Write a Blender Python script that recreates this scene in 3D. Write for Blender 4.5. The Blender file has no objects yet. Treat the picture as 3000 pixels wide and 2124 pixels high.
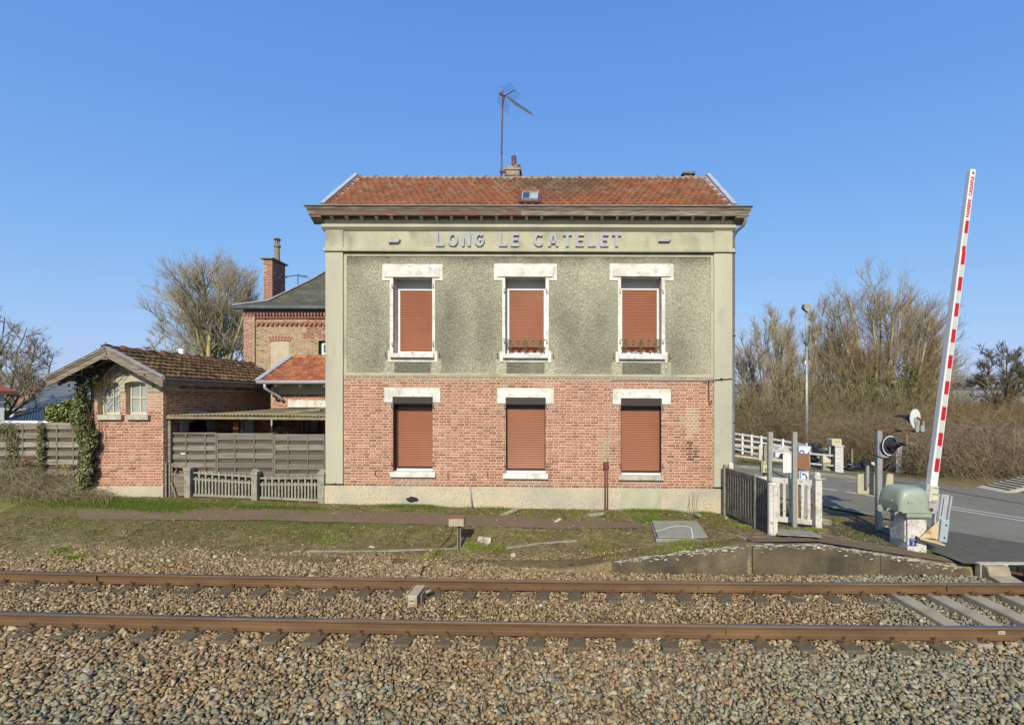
import bpy, math, random
import numpy as np
from mathutils import Vector, Matrix
rng = np.random.default_rng(7); random.seed(7)
SC = bpy.context.scene; COL = SC.collection
R = math.radians
# ---------------------------------------------------------------- camera, sky, sun
F = 1370.0; H = 3.09; CX = 1630.0; CY = 1168.0        # focal length in px of a 3000 px wide picture, eye height over the rails
cam = bpy.data.cameras.new('camera'); co = bpy.data.objects.new('camera', cam); COL.objects.link(co)
cam.sensor_width = 36; cam.lens = 36*F/3000
cam.shift_x = -(CX-1500)/3000; cam.shift_y = (CY-1062)/3000
cam.clip_start = .05; cam.clip_end = 6000
co.location = (0, 0, H); co.rotation_euler = (R(90), 0, 0)
SC.camera = co
EL = R(34.5); AZ = math.atan2(110, F)
sd = Vector((math.sin(AZ)*math.cos(EL), math.cos(AZ)*math.cos(EL), -math.sin(EL)))
sun = bpy.data.lights.new('sun', 'SUN'); so = bpy.data.objects.new('sun', sun); COL.objects.link(so)
sun.energy = 3.1; sun.angle = R(.5); sun.color = (1, .91, .73)
so.rotation_euler = sd.to_track_quat('-Z', 'Y').to_euler()
so.location = (0, -20, 30)
wd = bpy.data.worlds.new('World'); SC.world = wd; wd.use_nodes = True
wt = wd.node_tree; wt.nodes.clear()
sky = wt.nodes.new('ShaderNodeTexSky'); sky.sky_type = 'NISHITA'; sky.sun_disc = False
sky.sun_elevation = EL; sky.sun_rotation = math.pi + AZ
sky.air_density = 1.0; sky.dust_density = 1.0; sky.ozone_density = 10; sky.altitude = 0
bgn = wt.nodes.new('ShaderNodeBackground'); bgn.inputs[1].default_value = .15
wo = wt.nodes.new('ShaderNodeOutputWorld')
def vm(op, a, b_):
    n = wt.nodes.new('ShaderNodeVectorMath'); n.operation = op
    for i, v in enumerate((a, b_)):
        if isinstance(v, tuple): n.inputs[i].default_value = v
        else: wt.links.new(v, n.inputs[i])
    return n.outputs[0]
kE = .265                                             # soft shoulder: the bright horizon of the sky model is rolled off
cS = vm('MULTIPLY', sky.outputs[0], (kE, kE, kE))
num = vm('MULTIPLY', cS, (1.20/kE, 1.57/kE, 3.50/kE)); den = vm('ADD', vm('MULTIPLY', cS, (1.0, 1.6, 3.2)), (1, 1, 1))
wt.links.new(vm('DIVIDE', num, den), bgn.inputs[0]); wt.links.new(bgn.outputs[0], wo.inputs[0])
SC.view_settings.view_transform = 'Standard'; SC.view_settings.look = 'None'
SC.view_settings.gamma = 1; SC.view_settings.exposure = .82
SC.render.resolution_x = 1024; SC.render.resolution_y = 724

# ---------------------------------------------------------------- helpers
def W(px, py, D): return ((px-CX)/F*D, D, H-(py-CY)/F*D)
def G(px, py, z=0.): D = F*(H-z)/(py-CY); return ((px-CX)/F*D, D, z)
def tag(o, label=None, cat=None, group=None, kind=None):
    if label: o['label'] = label
    if cat: o['category'] = cat
    if group: o['group'] = group
    if kind: o['kind'] = kind
    return o
def empty(name, loc=(0, 0, 0), label=None, cat=None, group=None, rz=0):
    o = bpy.data.objects.new(name, None); COL.objects.link(o); o.location = loc; o.rotation_euler = (0, 0, rz)
    o.empty_display_size = .2
    return tag(o, label, cat, group)
def link(name, me, mat, parent=None):
    o = bpy.data.objects.new(name, me); COL.objects.link(o)
    if mat: me.materials.append(mat)
    if parent:
        o.parent = parent
        pw = parent
        off = Vector((0, 0, 0)); q = parent
        while q is not None: off += Vector(q.location); q = q.parent
        if parent.rotation_euler[2] == 0: me.transform(Matrix.Translation(-off))
    return o
def npmesh(name, V, Fc, mat, parent=None, fcol=None, smooth=False):
    """V (n,3), Fc (m,k) equal-sized faces, fcol (m,3) one colour per face"""
    V = np.asarray(V, np.float32); Fc = np.asarray(Fc, np.int32); m, k = Fc.shape
    me = bpy.data.meshes.new(name)
    me.vertices.add(len(V)); me.vertices.foreach_set('co', V.ravel())
    me.loops.add(m*k); me.loops.foreach_set('vertex_index', Fc.ravel())
    me.polygons.add(m); me.polygons.foreach_set('loop_start', np.arange(0, m*k, k, dtype=np.int32))
    try: me.polygons.foreach_set('loop_total', np.full(m, k, np.int32))
    except Exception: pass
    if smooth: me.polygons.foreach_set('use_smooth', np.ones(m, bool))
    if fcol is not None:
        a = me.color_attributes.new('Col', 'FLOAT_COLOR', 'CORNER')
        c = np.ones((m, k, 4), np.float32); c[:, :, :3] = np.asarray(fcol, np.float32)[:, None, :]
        a.data.foreach_set('color', c.ravel())
    me.update(calc_edges=True); me.validate()
    return link(name, me, mat, parent)
class MB:
    def __init__(s, tf=None): s.v = []; s.f = []; s.c = []; s.tf = tf
    def add(s, vs, fs, col=None):
        n = len(s.v); s.v += [tuple(p) for p in vs]
        for f in fs: s.f.append(tuple(n+i for i in f)); s.c.append(col or (1, 1, 1))
        return s
    def box(s, x0, y0, z0, x1, y1, z1, col=None, rot=0, tilt=None):
        x0, x1 = sorted((x0, x1)); y0, y1 = sorted((y0, y1)); z0, z1 = sorted((z0, z1))
        vs = [(x0, y0, z0), (x1, y0, z0), (x1, y1, z0), (x0, y1, z0), (x0, y0, z1), (x1, y0, z1), (x1, y1, z1), (x0, y1, z1)]
        if rot:
            cx, cy = (x0+x1)/2, (y0+y1)/2; c, n = math.cos(rot), math.sin(rot)
            vs = [(cx+(x-cx)*c-(y-cy)*n, cy+(x-cx)*n+(y-cy)*c, z) for x, y, z in vs]
        return s.add(vs, [(0, 3, 2, 1), (4, 5, 6, 7), (0, 1, 5, 4), (1, 2, 6, 5), (2, 3, 7, 6), (3, 0, 4, 7)], col)
    def bar(s, p0, p1, w, h, col=None, up=(0, 0, 1)):
        """a bar of section w x h from p0 to p1"""
        p0 = Vector(p0); p1 = Vector(p1); t = (p1-p0).normalized(); u = Vector(up)
        a = t.cross(u)
        if a.length < 1e-4: a = t.cross(Vector((0, 1, 0)))
        a.normalize(); b = a.cross(t).normalized()
        vs = [p+a*(i*w/2)+b*(j*h/2) for p in (p0, p1) for i, j in ((-1, -1), (1, -1), (1, 1), (-1, 1))]
        return s.add(vs, [(0, 1, 2, 3), (7, 6, 5, 4), (0, 4, 5, 1), (1, 5, 6, 2), (2, 6, 7, 3), (3, 7, 4, 0)], col)
    def tube(s, pts, r, n=8, col=None, caps=True):
        pts = [Vector(p) for p in pts]; K = len(pts)
        rr = r if isinstance(r, (list, tuple)) else [r]*K
        vs = []; a = None
        for i, p in enumerate(pts):
            t = (pts[min(i+1, K-1)]-pts[max(i-1, 0)])
            if t.length < 1e-9: t = Vector((0, 0, 1))
            t.normalize()
            if a is None:
                a = t.orthogonal().normalized()
            else:
                a = a-t*a.dot(t)
                a = t.orthogonal().normalized() if a.length < 1e-5 else a.normalized()
            b = t.cross(a)
            for j in range(n):
                th = 2*math.pi*j/n; vs.append(p+(a*math.cos(th)+b*math.sin(th))*rr[i])
        fs = [(i*n+j, i*n+(j+1) % n, (i+1)*n+(j+1) % n, (i+1)*n+j) for i in range(K-1) for j in range(n)]
        if caps: fs += [tuple(range(n))[::-1], tuple((K-1)*n+j for j in range(n))]
        return s.add(vs, fs, col)
    def prism(s, poly, h0, h1, axis='y', col=None):
        """2D outline swept along an axis; axis y: (x,z) outline, x: (y,z), z: (x,y)"""
        n = len(poly)
        m = {'y': lambda a, b, h: (a, h, b), 'x': lambda a, b, h: (h, a, b), 'z': lambda a, b, h: (a, b, h)}[axis]
        vs = [m(a, b, h0) for a, b in poly]+[m(a, b, h1) for a, b in poly]
        fs = [tuple(range(n)), tuple(range(n, 2*n))[::-1]]+[(i, n+i, n+(i+1) % n, (i+1) % n) for i in range(n)]
        return s.add(vs, fs, col)
    def lathe(s, c, prof, n=20, axis='z', col=None):
        """prof: list of (r, h) turned round an axis through c"""
        m = {'z': lambda a, b, h: (c[0]+a, c[1]+b, c[2]+h), 'y': lambda a, b, h: (c[0]+a, c[1]+h, c[2]+b), 'x': lambda a, b, h: (c[0]+h, c[1]+a, c[2]+b)}[axis]
        vs = [m(r*math.cos(2*math.pi*j/n), r*math.sin(2*math.pi*j/n), h) for r, h in prof for j in range(n)]
        K = len(prof)
        fs = [(i*n+j, i*n+(j+1) % n, (i+1)*n+(j+1) % n, (i+1)*n+j) for i in range(K-1) for j in range(n)]
        fs += [tuple(range(n))[::-1], tuple((K-1)*n+j for j in range(n))]
        return s.add(vs, fs, col)
    def build(s, name, mat, parent=None, smooth=False, bevel=0, xf=None, attr=True):
        vs = s.v
        if xf is not None: vs = [tuple(xf @ Vector(p)) for p in vs]
        if s.tf: vs = [s.tf(*p) for p in vs]
        me = bpy.data.meshes.new(name); me.from_pydata(vs, [], s.f)
        if attr and any(c != (1, 1, 1) for c in s.c):
            a = me.color_attributes.new('Col', 'FLOAT_COLOR', 'CORNER'); L = []
            for f, c in zip(s.f, s.c): L += [c[0], c[1], c[2], 1.0]*len(f)
            a.data.foreach_set('color', L)
        import bmesh
        bm = bmesh.new(); bm.from_mesh(me); bmesh.ops.recalc_face_normals(bm, faces=bm.faces); bm.to_mesh(me); bm.free()
        if smooth: me.polygons.foreach_set('use_smooth', [True]*len(me.polygons))
        me.update()
        o = link(name, me, mat, parent)
        if bevel:
            b = o.modifiers.new('bevel', 'BEVEL'); b.width = bevel; b.segments = 2; b.limit_method = 'ANGLE'; b.angle_limit = R(40)
        return o
def copy_tree(o, parent=None):
    c = o.copy(); COL.objects.link(c); c.parent = parent
    for ch in list(o.children): copy_tree(ch, c)
    return c

# ---------------------------------------------------------------- materials
KA = .80
def mat(name, c1, c2=None, scale=6, amt=(.35, .65), rough=.85, bump=.0, bscale=60, metal=0, attr=False, c3=None, s3=1.2, a3=(.55, .7),
        stretch=(1, 1, 1), spec=.3, fine=.12, fscale=90, detail=4):
    kk = KA if max(c1) > .04 else 1; c1 = tuple(kk*v for v in c1); c2 = c2 and tuple(KA*v for v in c2); c3 = c3 and tuple(KA*v for v in c3)
    m = bpy.data.materials.new(name); m.use_nodes = True; t = m.node_tree; N = t.nodes; L = t.links
    b = N['Principled BSDF']; b.inputs['Roughness'].default_value = rough; b.inputs['Metallic'].default_value = metal
    b.inputs['Specular IOR Level'].default_value = spec
    tc = N.new('ShaderNodeTexCoord'); mp = N.new('ShaderNodeMapping'); mp.inputs['Scale'].default_value = stretch
    L.new(tc.outputs['Object'], mp.inputs[0])
    def noise(sc, d=detail, vec=mp.outputs[0]):
        n = N.new('ShaderNodeTexNoise'); n.inputs['Scale'].default_value = sc; n.inputs['Detail'].default_value = d; L.new(vec, n.inputs['Vector']); return n
    def ramp(src, a):
        r = N.new('ShaderNodeMapRange'); r.inputs[1].default_value = a[0]; r.inputs[2].default_value = a[1]; L.new(src, r.inputs[0]); return r.outputs[0]
    def mix(f, A, B, mode='MIX'):
        x = N.new('ShaderNodeMix'); x.data_type = 'RGBA'; x.blend_type = mode
        if isinstance(f, float): x.inputs[0].default_value = f
        else: L.new(f, x.inputs[0])
        for s, v in ((6, A), (7, B)):
            if isinstance(v, tuple): x.inputs[s].default_value = (*v, 1)
            else: L.new(v, x.inputs[s])
        return x.outputs[2]
    col = c1
    if attr:
        a = N.new('ShaderNodeVertexColor'); a.layer_name = 'Col'; col = mix(1.0, a.outputs[0], c1, 'MULTIPLY')
    if c2: col = mix(ramp(noise(scale).outputs[0], amt), col, c2)
    if c3: col = mix(ramp(noise(s3).outputs[0], a3), col, c3)
    if fine:
        f = noise(fscale, 3, tc.outputs['Object']); g = N.new('ShaderNodeMapRange'); g.inputs[1].default_value = .25; g.inputs[2].default_value = .75
        g.inputs[3].default_value = 1-fine*1.6; g.inputs[4].default_value = 1+fine*1.2; L.new(f.outputs[0], g.inputs[0])
        hs = N.new('ShaderNodeHueSaturation'); L.new(g.outputs[0], hs.inputs['Value'])
        if isinstance(col, tuple): hs.inputs['Color'].default_value = (*col, 1)
        else: L.new(col, hs.inputs['Color'])
        col = hs.outputs[0]
    if isinstance(col, tuple): b.inputs['Base Color'].default_value = (*col, 1)
    else: L.new(col, b.inputs['Base Color'])
    if bump:
        bn = noise(bscale, 5, tc.outputs['Object']); bp = N.new('ShaderNodeBump'); bp.inputs['Strength'].default_value = bump; bp.inputs['Distance'].default_value = .02
        L.new(bn.outputs[0], bp.inputs['Height']); L.new(bp.outputs[0], b.inputs['Normal'])
    return m
M = {}
M['stucco'] = mat('stucco', (.50, .49, .35), (.40, .40, .29), 1.6, (.35, .7), c3=(.25, .25, .19), s3=1.1, a3=(.54, .74), stretch=(1.6, 1, .8), bump=.25, bscale=50, fine=.05, fscale=40)
M['stucco_grey'] = mat('stucco_grey', (.52, .51, .39), (.42, .42, .33), 1.2, (.35, .7), c3=(.30, .30, .25), s3=2.5, a3=(.62, .85), stretch=(1, 1, .35), bump=.3, bscale=60, fine=.08, fscale=60)
M['roughcast'] = mat('roughcast', (1, 1, 1), attr=True, bump=1.0, bscale=26, fine=.30, fscale=34)
M['aggregate'] = mat('aggregate', (.62, .57, .42), (.42, .33, .20), 45, (.5, .62), c3=(.42, .41, .34), s3=1.3, a3=(.42, .72), bump=.5, bscale=70, fine=.18, fscale=60)
M['white'] = mat('white_paint', (.80, .80, .74), (.58, .60, .53), 4, (.40, .62), c3=(.44, .45, .38), s3=12, a3=(.58, .72), bump=.12, bscale=30, fine=.03)
M['pvc'] = mat('white_frame', (.80, .82, .84), rough=.4, fine=.02)
M['brick'] = mat('brick', (1, 1, 1), attr=True, bump=.4, bscale=70, fine=.14, fscale=70)
M['mortar'] = mat('pink_mortar', (.70, .48, .35), (.60, .42, .31), 3, (.4, .7), c3=(.42, .34, .26), s3=1.4, a3=(.6, .75), bump=.3, bscale=80, fine=.08)
M['pale_mortar'] = mat('pale_mortar', (.58, .50, .36), (.48, .42, .31), 4, bump=.3, bscale=80, fine=.08)
M['shutter'] = mat('shutter', (.30, .105, .045), (.34, .125, .058), 1.2, (.4, .7), rough=.42, spec=.5, fine=.02)
M['dark_metal'] = mat('dark_metal', (.035, .028, .028), rough=.45, fine=.05, spec=.4)
M['tile'] = mat('roof_tile', (1, 1, 1), attr=True, c2=(.10, .07, .05), scale=9, amt=(.56, .72), bump=.5, bscale=60, fine=.18, fscale=50)
M['mossy_tile'] = mat('mossy_tile', (1, 1, 1), attr=True, c2=(.09, .065, .025), scale=5, amt=(.42, .62), bump=.7, bscale=50, fine=.25, fscale=40)
M['zinc'] = mat('zinc', (.50, .52, .55), (.40, .42, .44), 4, rough=.55, metal=.2, fine=.05)
M['zincdark'] = mat('gutter_zinc', (.22, .25, .26), (.16, .18, .18), 5, rough=.6, metal=.3, fine=.05)
M['oldwood'] = mat('old_wood', (.14, .115, .085), (.34, .30, .24), 8, (.35, .7), stretch=(.35, 1, 4), rough=.9, bump=.4, bscale=40, fine=.15)
M['redwood'] = mat('peeling_red_wood', (.20, .07, .06), (.15, .13, .10), 3, (.42, .56), stretch=(.5, 1, 2), rough=.85, bump=.3, bscale=40, fine=.12, c3=(.33, .30, .24), s3=9, a3=(.60, .72))
M['greywood'] = mat('grey_wood', (1, 1, 1), attr=True, c2=(.15, .125, .09), scale=5, amt=(.4, .7), stretch=(.3, 1, 6), rough=.9, bump=.4, bscale=40, fine=.15)
M['concrete'] = mat('concrete', (.36, .35, .27), (.24, .23, .18), 6, (.4, .7), c3=(.15, .15, .12), s3=22, a3=(.6, .7), bump=.35, bscale=70, fine=.15)
M['darkconc'] = mat('dark_concrete', (.15, .145, .12), (.26, .25, .20), 10, (.5, .75), c3=(.07, .07, .06), s3=4, a3=(.5, .75), bump=.4, bscale=60, fine=.2)
M['whiteconc'] = mat('flaking_white_concrete', (.66, .65, .60), (.30, .29, .25), 16, (.55, .68), c3=(.45, .44, .38), s3=4, a3=(.5, .7), bump=.3, bscale=60, fine=.1)
M['platwall'] = mat('platform_wall', (.12, .093, .054), (.19, .16, .10), 3, (.35, .7), c3=(.07, .06, .045), s3=1.3, a3=(.42, .68), bump=.4, bscale=40, fine=.2, fscale=40)
M['rust'] = mat('rust', (.155, .092, .043), (.12, .068, .034), 5, (.35, .7), c3=(.20, .12, .058), s3=1.5, a3=(.5, .75), rough=.75, bump=.25, bscale=90, fine=.07, stretch=(.4, 1, 2))
M['railtop'] = mat('polished_steel', (.36, .34, .32), rough=.34, metal=1, fine=.04)
M['steel'] = mat('galvanised', (.42, .44, .41), (.34, .36, .34), 9, rough=.5, metal=.35, fine=.08)
M['sleeper'] = mat('sleeper_concrete', (.12, .10, .06), (.20, .165, .10), 12, (.5, .75), bump=.4, bscale=60, fine=.2)
M['newsleeper'] = mat('pale_sleeper', (.38, .34, .25), (.30, .25, .17), 4, (.4, .7), bump=.2, bscale=60, fine=.1)
M['stone'] = mat('ballast_stone', (1, 1, 1), attr=True, bump=.25, bscale=60, fine=.16, fscale=60)
M['bed'] = mat('ballast_bed', (.13, .09, .055), (.09, .07, .05), 30, bump=1, bscale=30, fine=.3)
M['ground'] = mat('ground', (1, 1, 1), attr=True, bump=1.0, bscale=22, fine=.34, fscale=26)
M['grass'] = mat('grass', (1, 1, 1), attr=True, rough=.9, spec=.15, fine=0)
M['leaf'] = mat('leaf', (1, 1, 1), attr=True, rough=.5, spec=.4, fine=0)
M['bark'] = mat('bark', (1, 1, 1), attr=True, rough=.95, spec=.1, fine=.12, fscale=12)
M['path'] = mat('red_asphalt', (.20, .125, .105), (.17, .12, .085), 3, (.4, .65), c3=(.16, .14, .06), s3=4, a3=(.48, .58), bump=.6, bscale=60, fine=.22, fscale=45)
M['asphalt'] = mat('asphalt', (.225, .208, .155), (.19, .178, .135), 1.5, (.35, .7), bump=.35, bscale=90, fine=.10, fscale=50, stretch=(1, 1, 1), c3=(.24, .23, .185), s3=.5, a3=(.5, .7))
M['newasphalt'] = mat('dark_asphalt', (.11, .105, .08), (.135, .125, .095), 8, bump=.7, bscale=60, fine=.22, fscale=55)
M['pave'] = mat('pavement', (.13, .125, .115), (.17, .16, .14), 4, bump=.4, bscale=60, fine=.18)
M['gravel'] = mat('gravel', (.20, .19, .155), (.28, .26, .21), 14, (.5, .7), bump=.7, bscale=50, fine=.25, fscale=30)
M['roadpaint'] = mat('road_paint', (.55, .55, .50), (.40, .40, .36), 20, (.5, .7), fine=.08)
M['slate'] = mat('slate', (.07, .075, .06), (.12, .115, .07), 2.2, (.4, .7), stretch=(1, 1, 3), bump=.3, bscale=14, fine=.22, fscale=9)
M['slateblue'] = mat('slate_blue', (.13, .15, .17), (.16, .18, .19), 1.5, rough=.7, fine=.1, fscale=5)
M['blueroof'] = mat('blue_sheet', (.055, .085, .12), rough=.5, spec=.5, fine=.03)
M['green'] = mat('barrier_green', (.33, .39, .31), (.28, .32, .25), 3, (.45, .7), rough=.45, spec=.5, c3=(.14, .14, .10), s3=9, a3=(.66, .78), fine=.03)
M['armwhite'] = mat('barrier_white', (.74, .75, .74), rough=.45, fine=.02)
M['armgrey'] = mat('reflective_white', (.52, .55, .53), rough=.5, fine=.02)
M['red'] = mat('reflective_red', (.48, .012, .02), rough=.45, fine=.02)
M['cream'] = mat('cream_paint', (.66, .64, .48), (.58, .56, .42), 4, rough=.5, fine=.03)
M['beige'] = mat('beige_plastic', (.58, .55, .36), rough=.5, fine=.02)
M['beigedark'] = mat('olive_plastic', (.30, .29, .17), rough=.5, fine=.02)
M['tin'] = mat('tin_box', (.52, .47, .34), (.46, .40, .28), 4, rough=.45, metal=.2, fine=.05)
M['black'] = mat('black', (.02, .02, .02), rough=.6, fine=.05)
M['glass'] = mat('window_glass', (.10, .14, .15), rough=.12, spec=.6, fine=0)
M['milkglass'] = mat('frosted_glass', (.42, .47, .46), (.28, .33, .33), 3, (.35, .65), rough=.25, spec=.5, fine=.03)
M['lettering'] = mat('letter_blue', (.33, .39, .46), (.50, .48, .38), 14, (.55, .66), c3=(.40, .36, .40), s3=3, a3=(.5, .7), rough=.6, fine=.03)
M['blue'] = mat('sign_blue', (.02, .16, .62), rough=.4, fine=0)
M['darkblue'] = mat('plate_blue', (.03, .06, .30), rough=.4, fine=.04)
M['signwhite'] = mat('sign_white', (.74, .76, .78), rough=.4, fine=.02)
M['brownboard'] = mat('brown_board', (.30, .15, .08), (.25, .13, .08), 6, stretch=(1, 1, .3), fine=.08)
M['brownpaint'] = mat('mast_brown', (.13, .055, .045), rough=.55, fine=.06)
M['ironwork'] = mat('gilded_iron', (.22, .18, .08), (.10, .075, .04), 20, rough=.6, fine=.1)
M['rustyiron'] = mat('rusty_iron', (.16, .06, .04), rough=.8, fine=.15)
M['cable'] = mat('cable_grey', (.45, .46, .44), rough=.6, fine=0)
M['fibre'] = mat('fibre_cement', (.31, .27, .16), (.23, .195, .115), 5, c3=(.38, .36, .26), s3=25, a3=(.62, .7), bump=.4, bscale=50, fine=.2)
M['darkdoor'] = mat('dark_red_door', (.085, .02, .018), rough=.6, fine=.1)
M['greypaint'] = mat('grey_paint', (.55, .57, .56), rough=.7, fine=.04)
M['orangewood'] = mat('orange_wood', (.30, .12, .035), (.20, .08, .03), 6, stretch=(1, 1, .3), fine=.15)
M['chalk'] = mat('rock', (.56, .53, .42), (.42, .39, .30), 8, bump=.5, bscale=30, fine=.12)
M['hatch'] = mat('hatch_concrete', (.31, .32, .27), (.26, .27, .22), 5, bump=.2, bscale=60, fine=.08)
M['rustplate'] = mat('rust_stained_plate', (.60, .50, .30), (.45, .22, .08), 6, (.5, .68), fine=.06)
M['housewhite'] = mat('house_render', (.60, .64, .66), fine=.05)
M['plastic_bag'] = mat('black_sheeting', (.018, .02, .026), rough=.35, spec=.6, bump=.8, bscale=6, fine=.1)
M['carpaint'] = mat('car_paint', (.55, .58, .62), rough=.25, spec=.6, fine=0)
def whl(px0, px1, n): return np.linspace(px0, px1, n)
# ================================================================ GROUND
def interp2(X, Y, xs, ys, Z):
    X = np.asarray(X, float); Y = np.asarray(Y, float); xs = np.array(xs); ys = np.array(ys); Z = np.array(Z)
    i = np.clip(np.searchsorted(xs, X)-1, 0, len(xs)-2); j = np.clip(np.searchsorted(ys, Y)-1, 0, len(ys)-2)
    u = np.clip((X-xs[i])/(xs[i+1]-xs[i]), 0, 1); v = np.clip((Y-ys[j])/(ys[j+1]-ys[j]), 0, 1)
    return (Z[j, i]*(1-u)+Z[j, i+1]*u)*(1-v)+(Z[j+1, i]*(1-u)+Z[j+1, i+1]*u)*v
def yfar(X): return 7.96-.028*X+.0016*X*X             # centre line of the far rail; gently curved track
def vnoise(X, Y, s, seed=0):
    """smooth value noise 0..1"""
    X = np.asarray(X, float)/s; Y = np.asarray(Y, float)/s
    xi = np.floor(X).astype(int); yi = np.floor(Y).astype(int); u = X-xi; v = Y-yi; u = u*u*(3-2*u); v = v*v*(3-2*v)
    def h(a, b):
        n = (a*374761393+b*668265263+seed*974711) & 0x7fffffff
        n = ((n ^ (n >> 13))*1274126177) & 0x7fffffff
        return ((n ^ (n >> 16)) & 0xffff)/65535.
    return (h(xi, yi)*(1-u)+h(xi+1, yi)*u)*(1-v)+(h(xi, yi+1)*(1-u)+h(xi+1, yi+1)*u)*v
def fbm(X, Y, s, seed=0, o=4):
    r = 0; a = .5; t = 0
    for k in range(o): r = r+a*vnoise(X, Y, s/2**k, seed+k); t += a; a *= .5
    return r/t
_xs = [-16, -11, -9, -6, -1, .5, 1.1, 2.39, 3.59, 4.97, 6.27, 7.4, 8.2, 11]
_ys = [8.0, 8.88, 8.91, 9.6, 11.0, 12.2, 14, 17]
_Z = [[-.34]*14,
      [-.22, -.22, -.22, -.23, -.22, -.25]+[-.30]*8,
      [-.22, -.22, -.22, -.23, -.22, -.15, 0, .19, .32, .35, .14, -.03, -.05, -.02],
      [-.06, -.07, -.08, -.12, -.16, -.12, -.02, .15, .26, .28, .14, .03, -.02, 0],
      [.24, .23, .20, .14, .12, .12, .12, .13, .14, .14, .10, .03, 0, 0],
      [.62, .56, .50, .36, .25, .24, .23, .2, .15, .10, .05, 0, 0, 0],
      [.6, .5, .4, .3, .2, .2, .2, .15, .1, .03, 0, 0, 0, 0],
      [.3, .3, .2, .1, .1, .1, .1, .1, 0, 0, 0, 0, 0, 0]]
def g(X, Y):
    X = np.asarray(X, float); Y = np.asarray(Y, float)
    Ys = Y+(7.96-yfar(np.clip(X, -12, 9)))*np.clip((11-Y)/2, 0, 1)      # the near part follows the curved track
    z = interp2(X, Ys, _xs, _ys, _Z)
    far = np.clip((Y-17)/6, 0, 1); z = z*(1-far)
    z = np.where(Y < 8.3, -.42, z)
    d = np.hypot(X, Y); z = z+np.clip((d-220)/1500, 0, 2)**1.3*46*np.clip((Y-20)/200, 0, 1)*(1+.14*np.sin(X/330.+1))
    return z
def gz(x, y): return float(g(x, y))
def axis(segs):
    out = []
    for a, b, n in segs: out += list(np.linspace(a, b, n, endpoint=False))
    return np.array(out+[segs[-1][1]])
gx = axis([(-3000, -300, 12), (-300, -40, 14), (-40, -16, 24), (-16, 10, 520), (10, 40, 40), (40, 300, 14), (300, 3000, 14)])
gy = axis([(-60, 8.3, 6), (8.3, 8.5, 2), (8.5, 13.2, 100), (13.2, 26, 40), (26, 60, 12), (60, 300, 14), (300, 3500, 26)])
XX, YY = np.meshgrid(gx, gy)
nz = (fbm(XX, YY, .5, 3)-.5)*.06*np.clip((YY-8.6)*2, 0, 1)*np.clip((13-YY), 0, 1)
ZZ = g(XX, YY)+nz*(np.abs(XX) < 16)*(XX < 7)
V = np.stack([XX, YY, ZZ], -1).reshape(-1, 3)
ny, nx = XX.shape
ii = (np.arange(ny-1)[:, None]*nx+np.arange(nx-1)[None]).ravel()
Fc = np.stack([ii, ii+1, ii+nx+1, ii+nx], 1)
fx = V[Fc].mean(1)
def gcol(x, y):
    n1 = fbm(x, y, .7, 11); n2 = fbm(x*1., y, .16, 21); n3 = fbm(x*.5, y*1.6, 1.6, 31)
    soil = np.array([.23, .175, .09]); straw = np.array([.33, .285, .135]); green = np.array([.17, .195, .045]); moss = np.array([.20, .165, .035]); dark = np.array([.10, .075, .035])
    def mx(a, b, t): t = np.clip(t, 0, 1)[:, None]; return a*(1-t)+b*t
    c = mx(np.tile(soil, (len(x), 1)), straw, (n1-.35)*3)
    c = mx(c, green, (n3-.48)*5); c = mx(c, moss, (n2-.55)*5); c = mx(c, dark, (.34-n2)*5)
    lawn = np.array([.10, .16, .03]); c = mx(c, lawn, ((y > 12.2) & (x < -9)).astype(float))
    c = mx(c, np.array([.19, .125, .095]), ((x > 4.5) & (x < 8.6) & (y > 9) & (y < 14)).astype(float)*np.clip((n2-.38)*6, 0, .85))
    verge = np.array([.22, .18, .07]); c = mx(c, verge, np.clip((x-8)*1., 0, 1)*.7)
    near_ = ((x > -13.5) & (x < 8.2) & (y > 9) & (y < 12.6))[:, None]; c = np.where(near_, c*np.array([.62, .60, .58]), c)
    fld = np.stack([.30+.10*vnoise(x, y, 260, 5), .31+.08*vnoise(x, y, 260, 5), .24+.08*vnoise(x, y, 330, 9)], 1)  # far fields are paled in their own colour in place of haze
    c = mx(c, fld, (np.hypot(x, y)-120)/80)
    wood = np.array([.075, .07, .055]); c = mx(c, wood, ((vnoise(x, y, 190, 77) > .62) & (np.hypot(x, y) > 420)).astype(float)*.8)
    return c
npg = npmesh('ground', V, Fc, M['ground'], fcol=gcol(fx[:, 0], fx[:, 1]), smooth=True); tag(npg, kind='structure')

# ballast bed
def zb(X, Y):
    X = np.asarray(X, float); Y = np.asarray(Y, float)
    d = Y-yfar(np.clip(X, -12, 12))
    base = -.207+.02*(fbm(X, Y, .5, 51)-.5)*2+.035*np.exp(-((d+.80)/.26)**2)-.017*np.exp(-((d+1.83)/.22)**2)
    edge = np.clip((d-.75)/.85, 0, 1)
    tgt = np.where(X < .8, g(X, Y)+.01, np.interp(X, [.8, 1.2, 2.4, 3.2], [-.06, -.07, -.12, -.20]))
    z = base*(1-edge)+np.minimum(tgt, -.02)*edge
    z = z-.055*((X > 5.45) & (d > -1.5) & (d < 0))
    front = np.clip((-d-2.2)/1.0, 0, 1)*np.clip((d+4.6)/1.0, 0, 1)
    return z
bx = np.linspace(-18, 18, 240); by = np.linspace(-1.0, 9.9, 120)
BX, BY = np.meshgrid(bx, by); BZ = zb(BX, BY)-.012
BYs = BY
mask_top = BY > yfar(BX)+np.where(BX < .8, 1.75, .95)
V = np.stack([BX, BY, BZ], -1).reshape(-1, 3)
ny, nx = BX.shape; ii = (np.arange(ny-1)[:, None]*nx+np.arange(nx-1)[None]).ravel()
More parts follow.
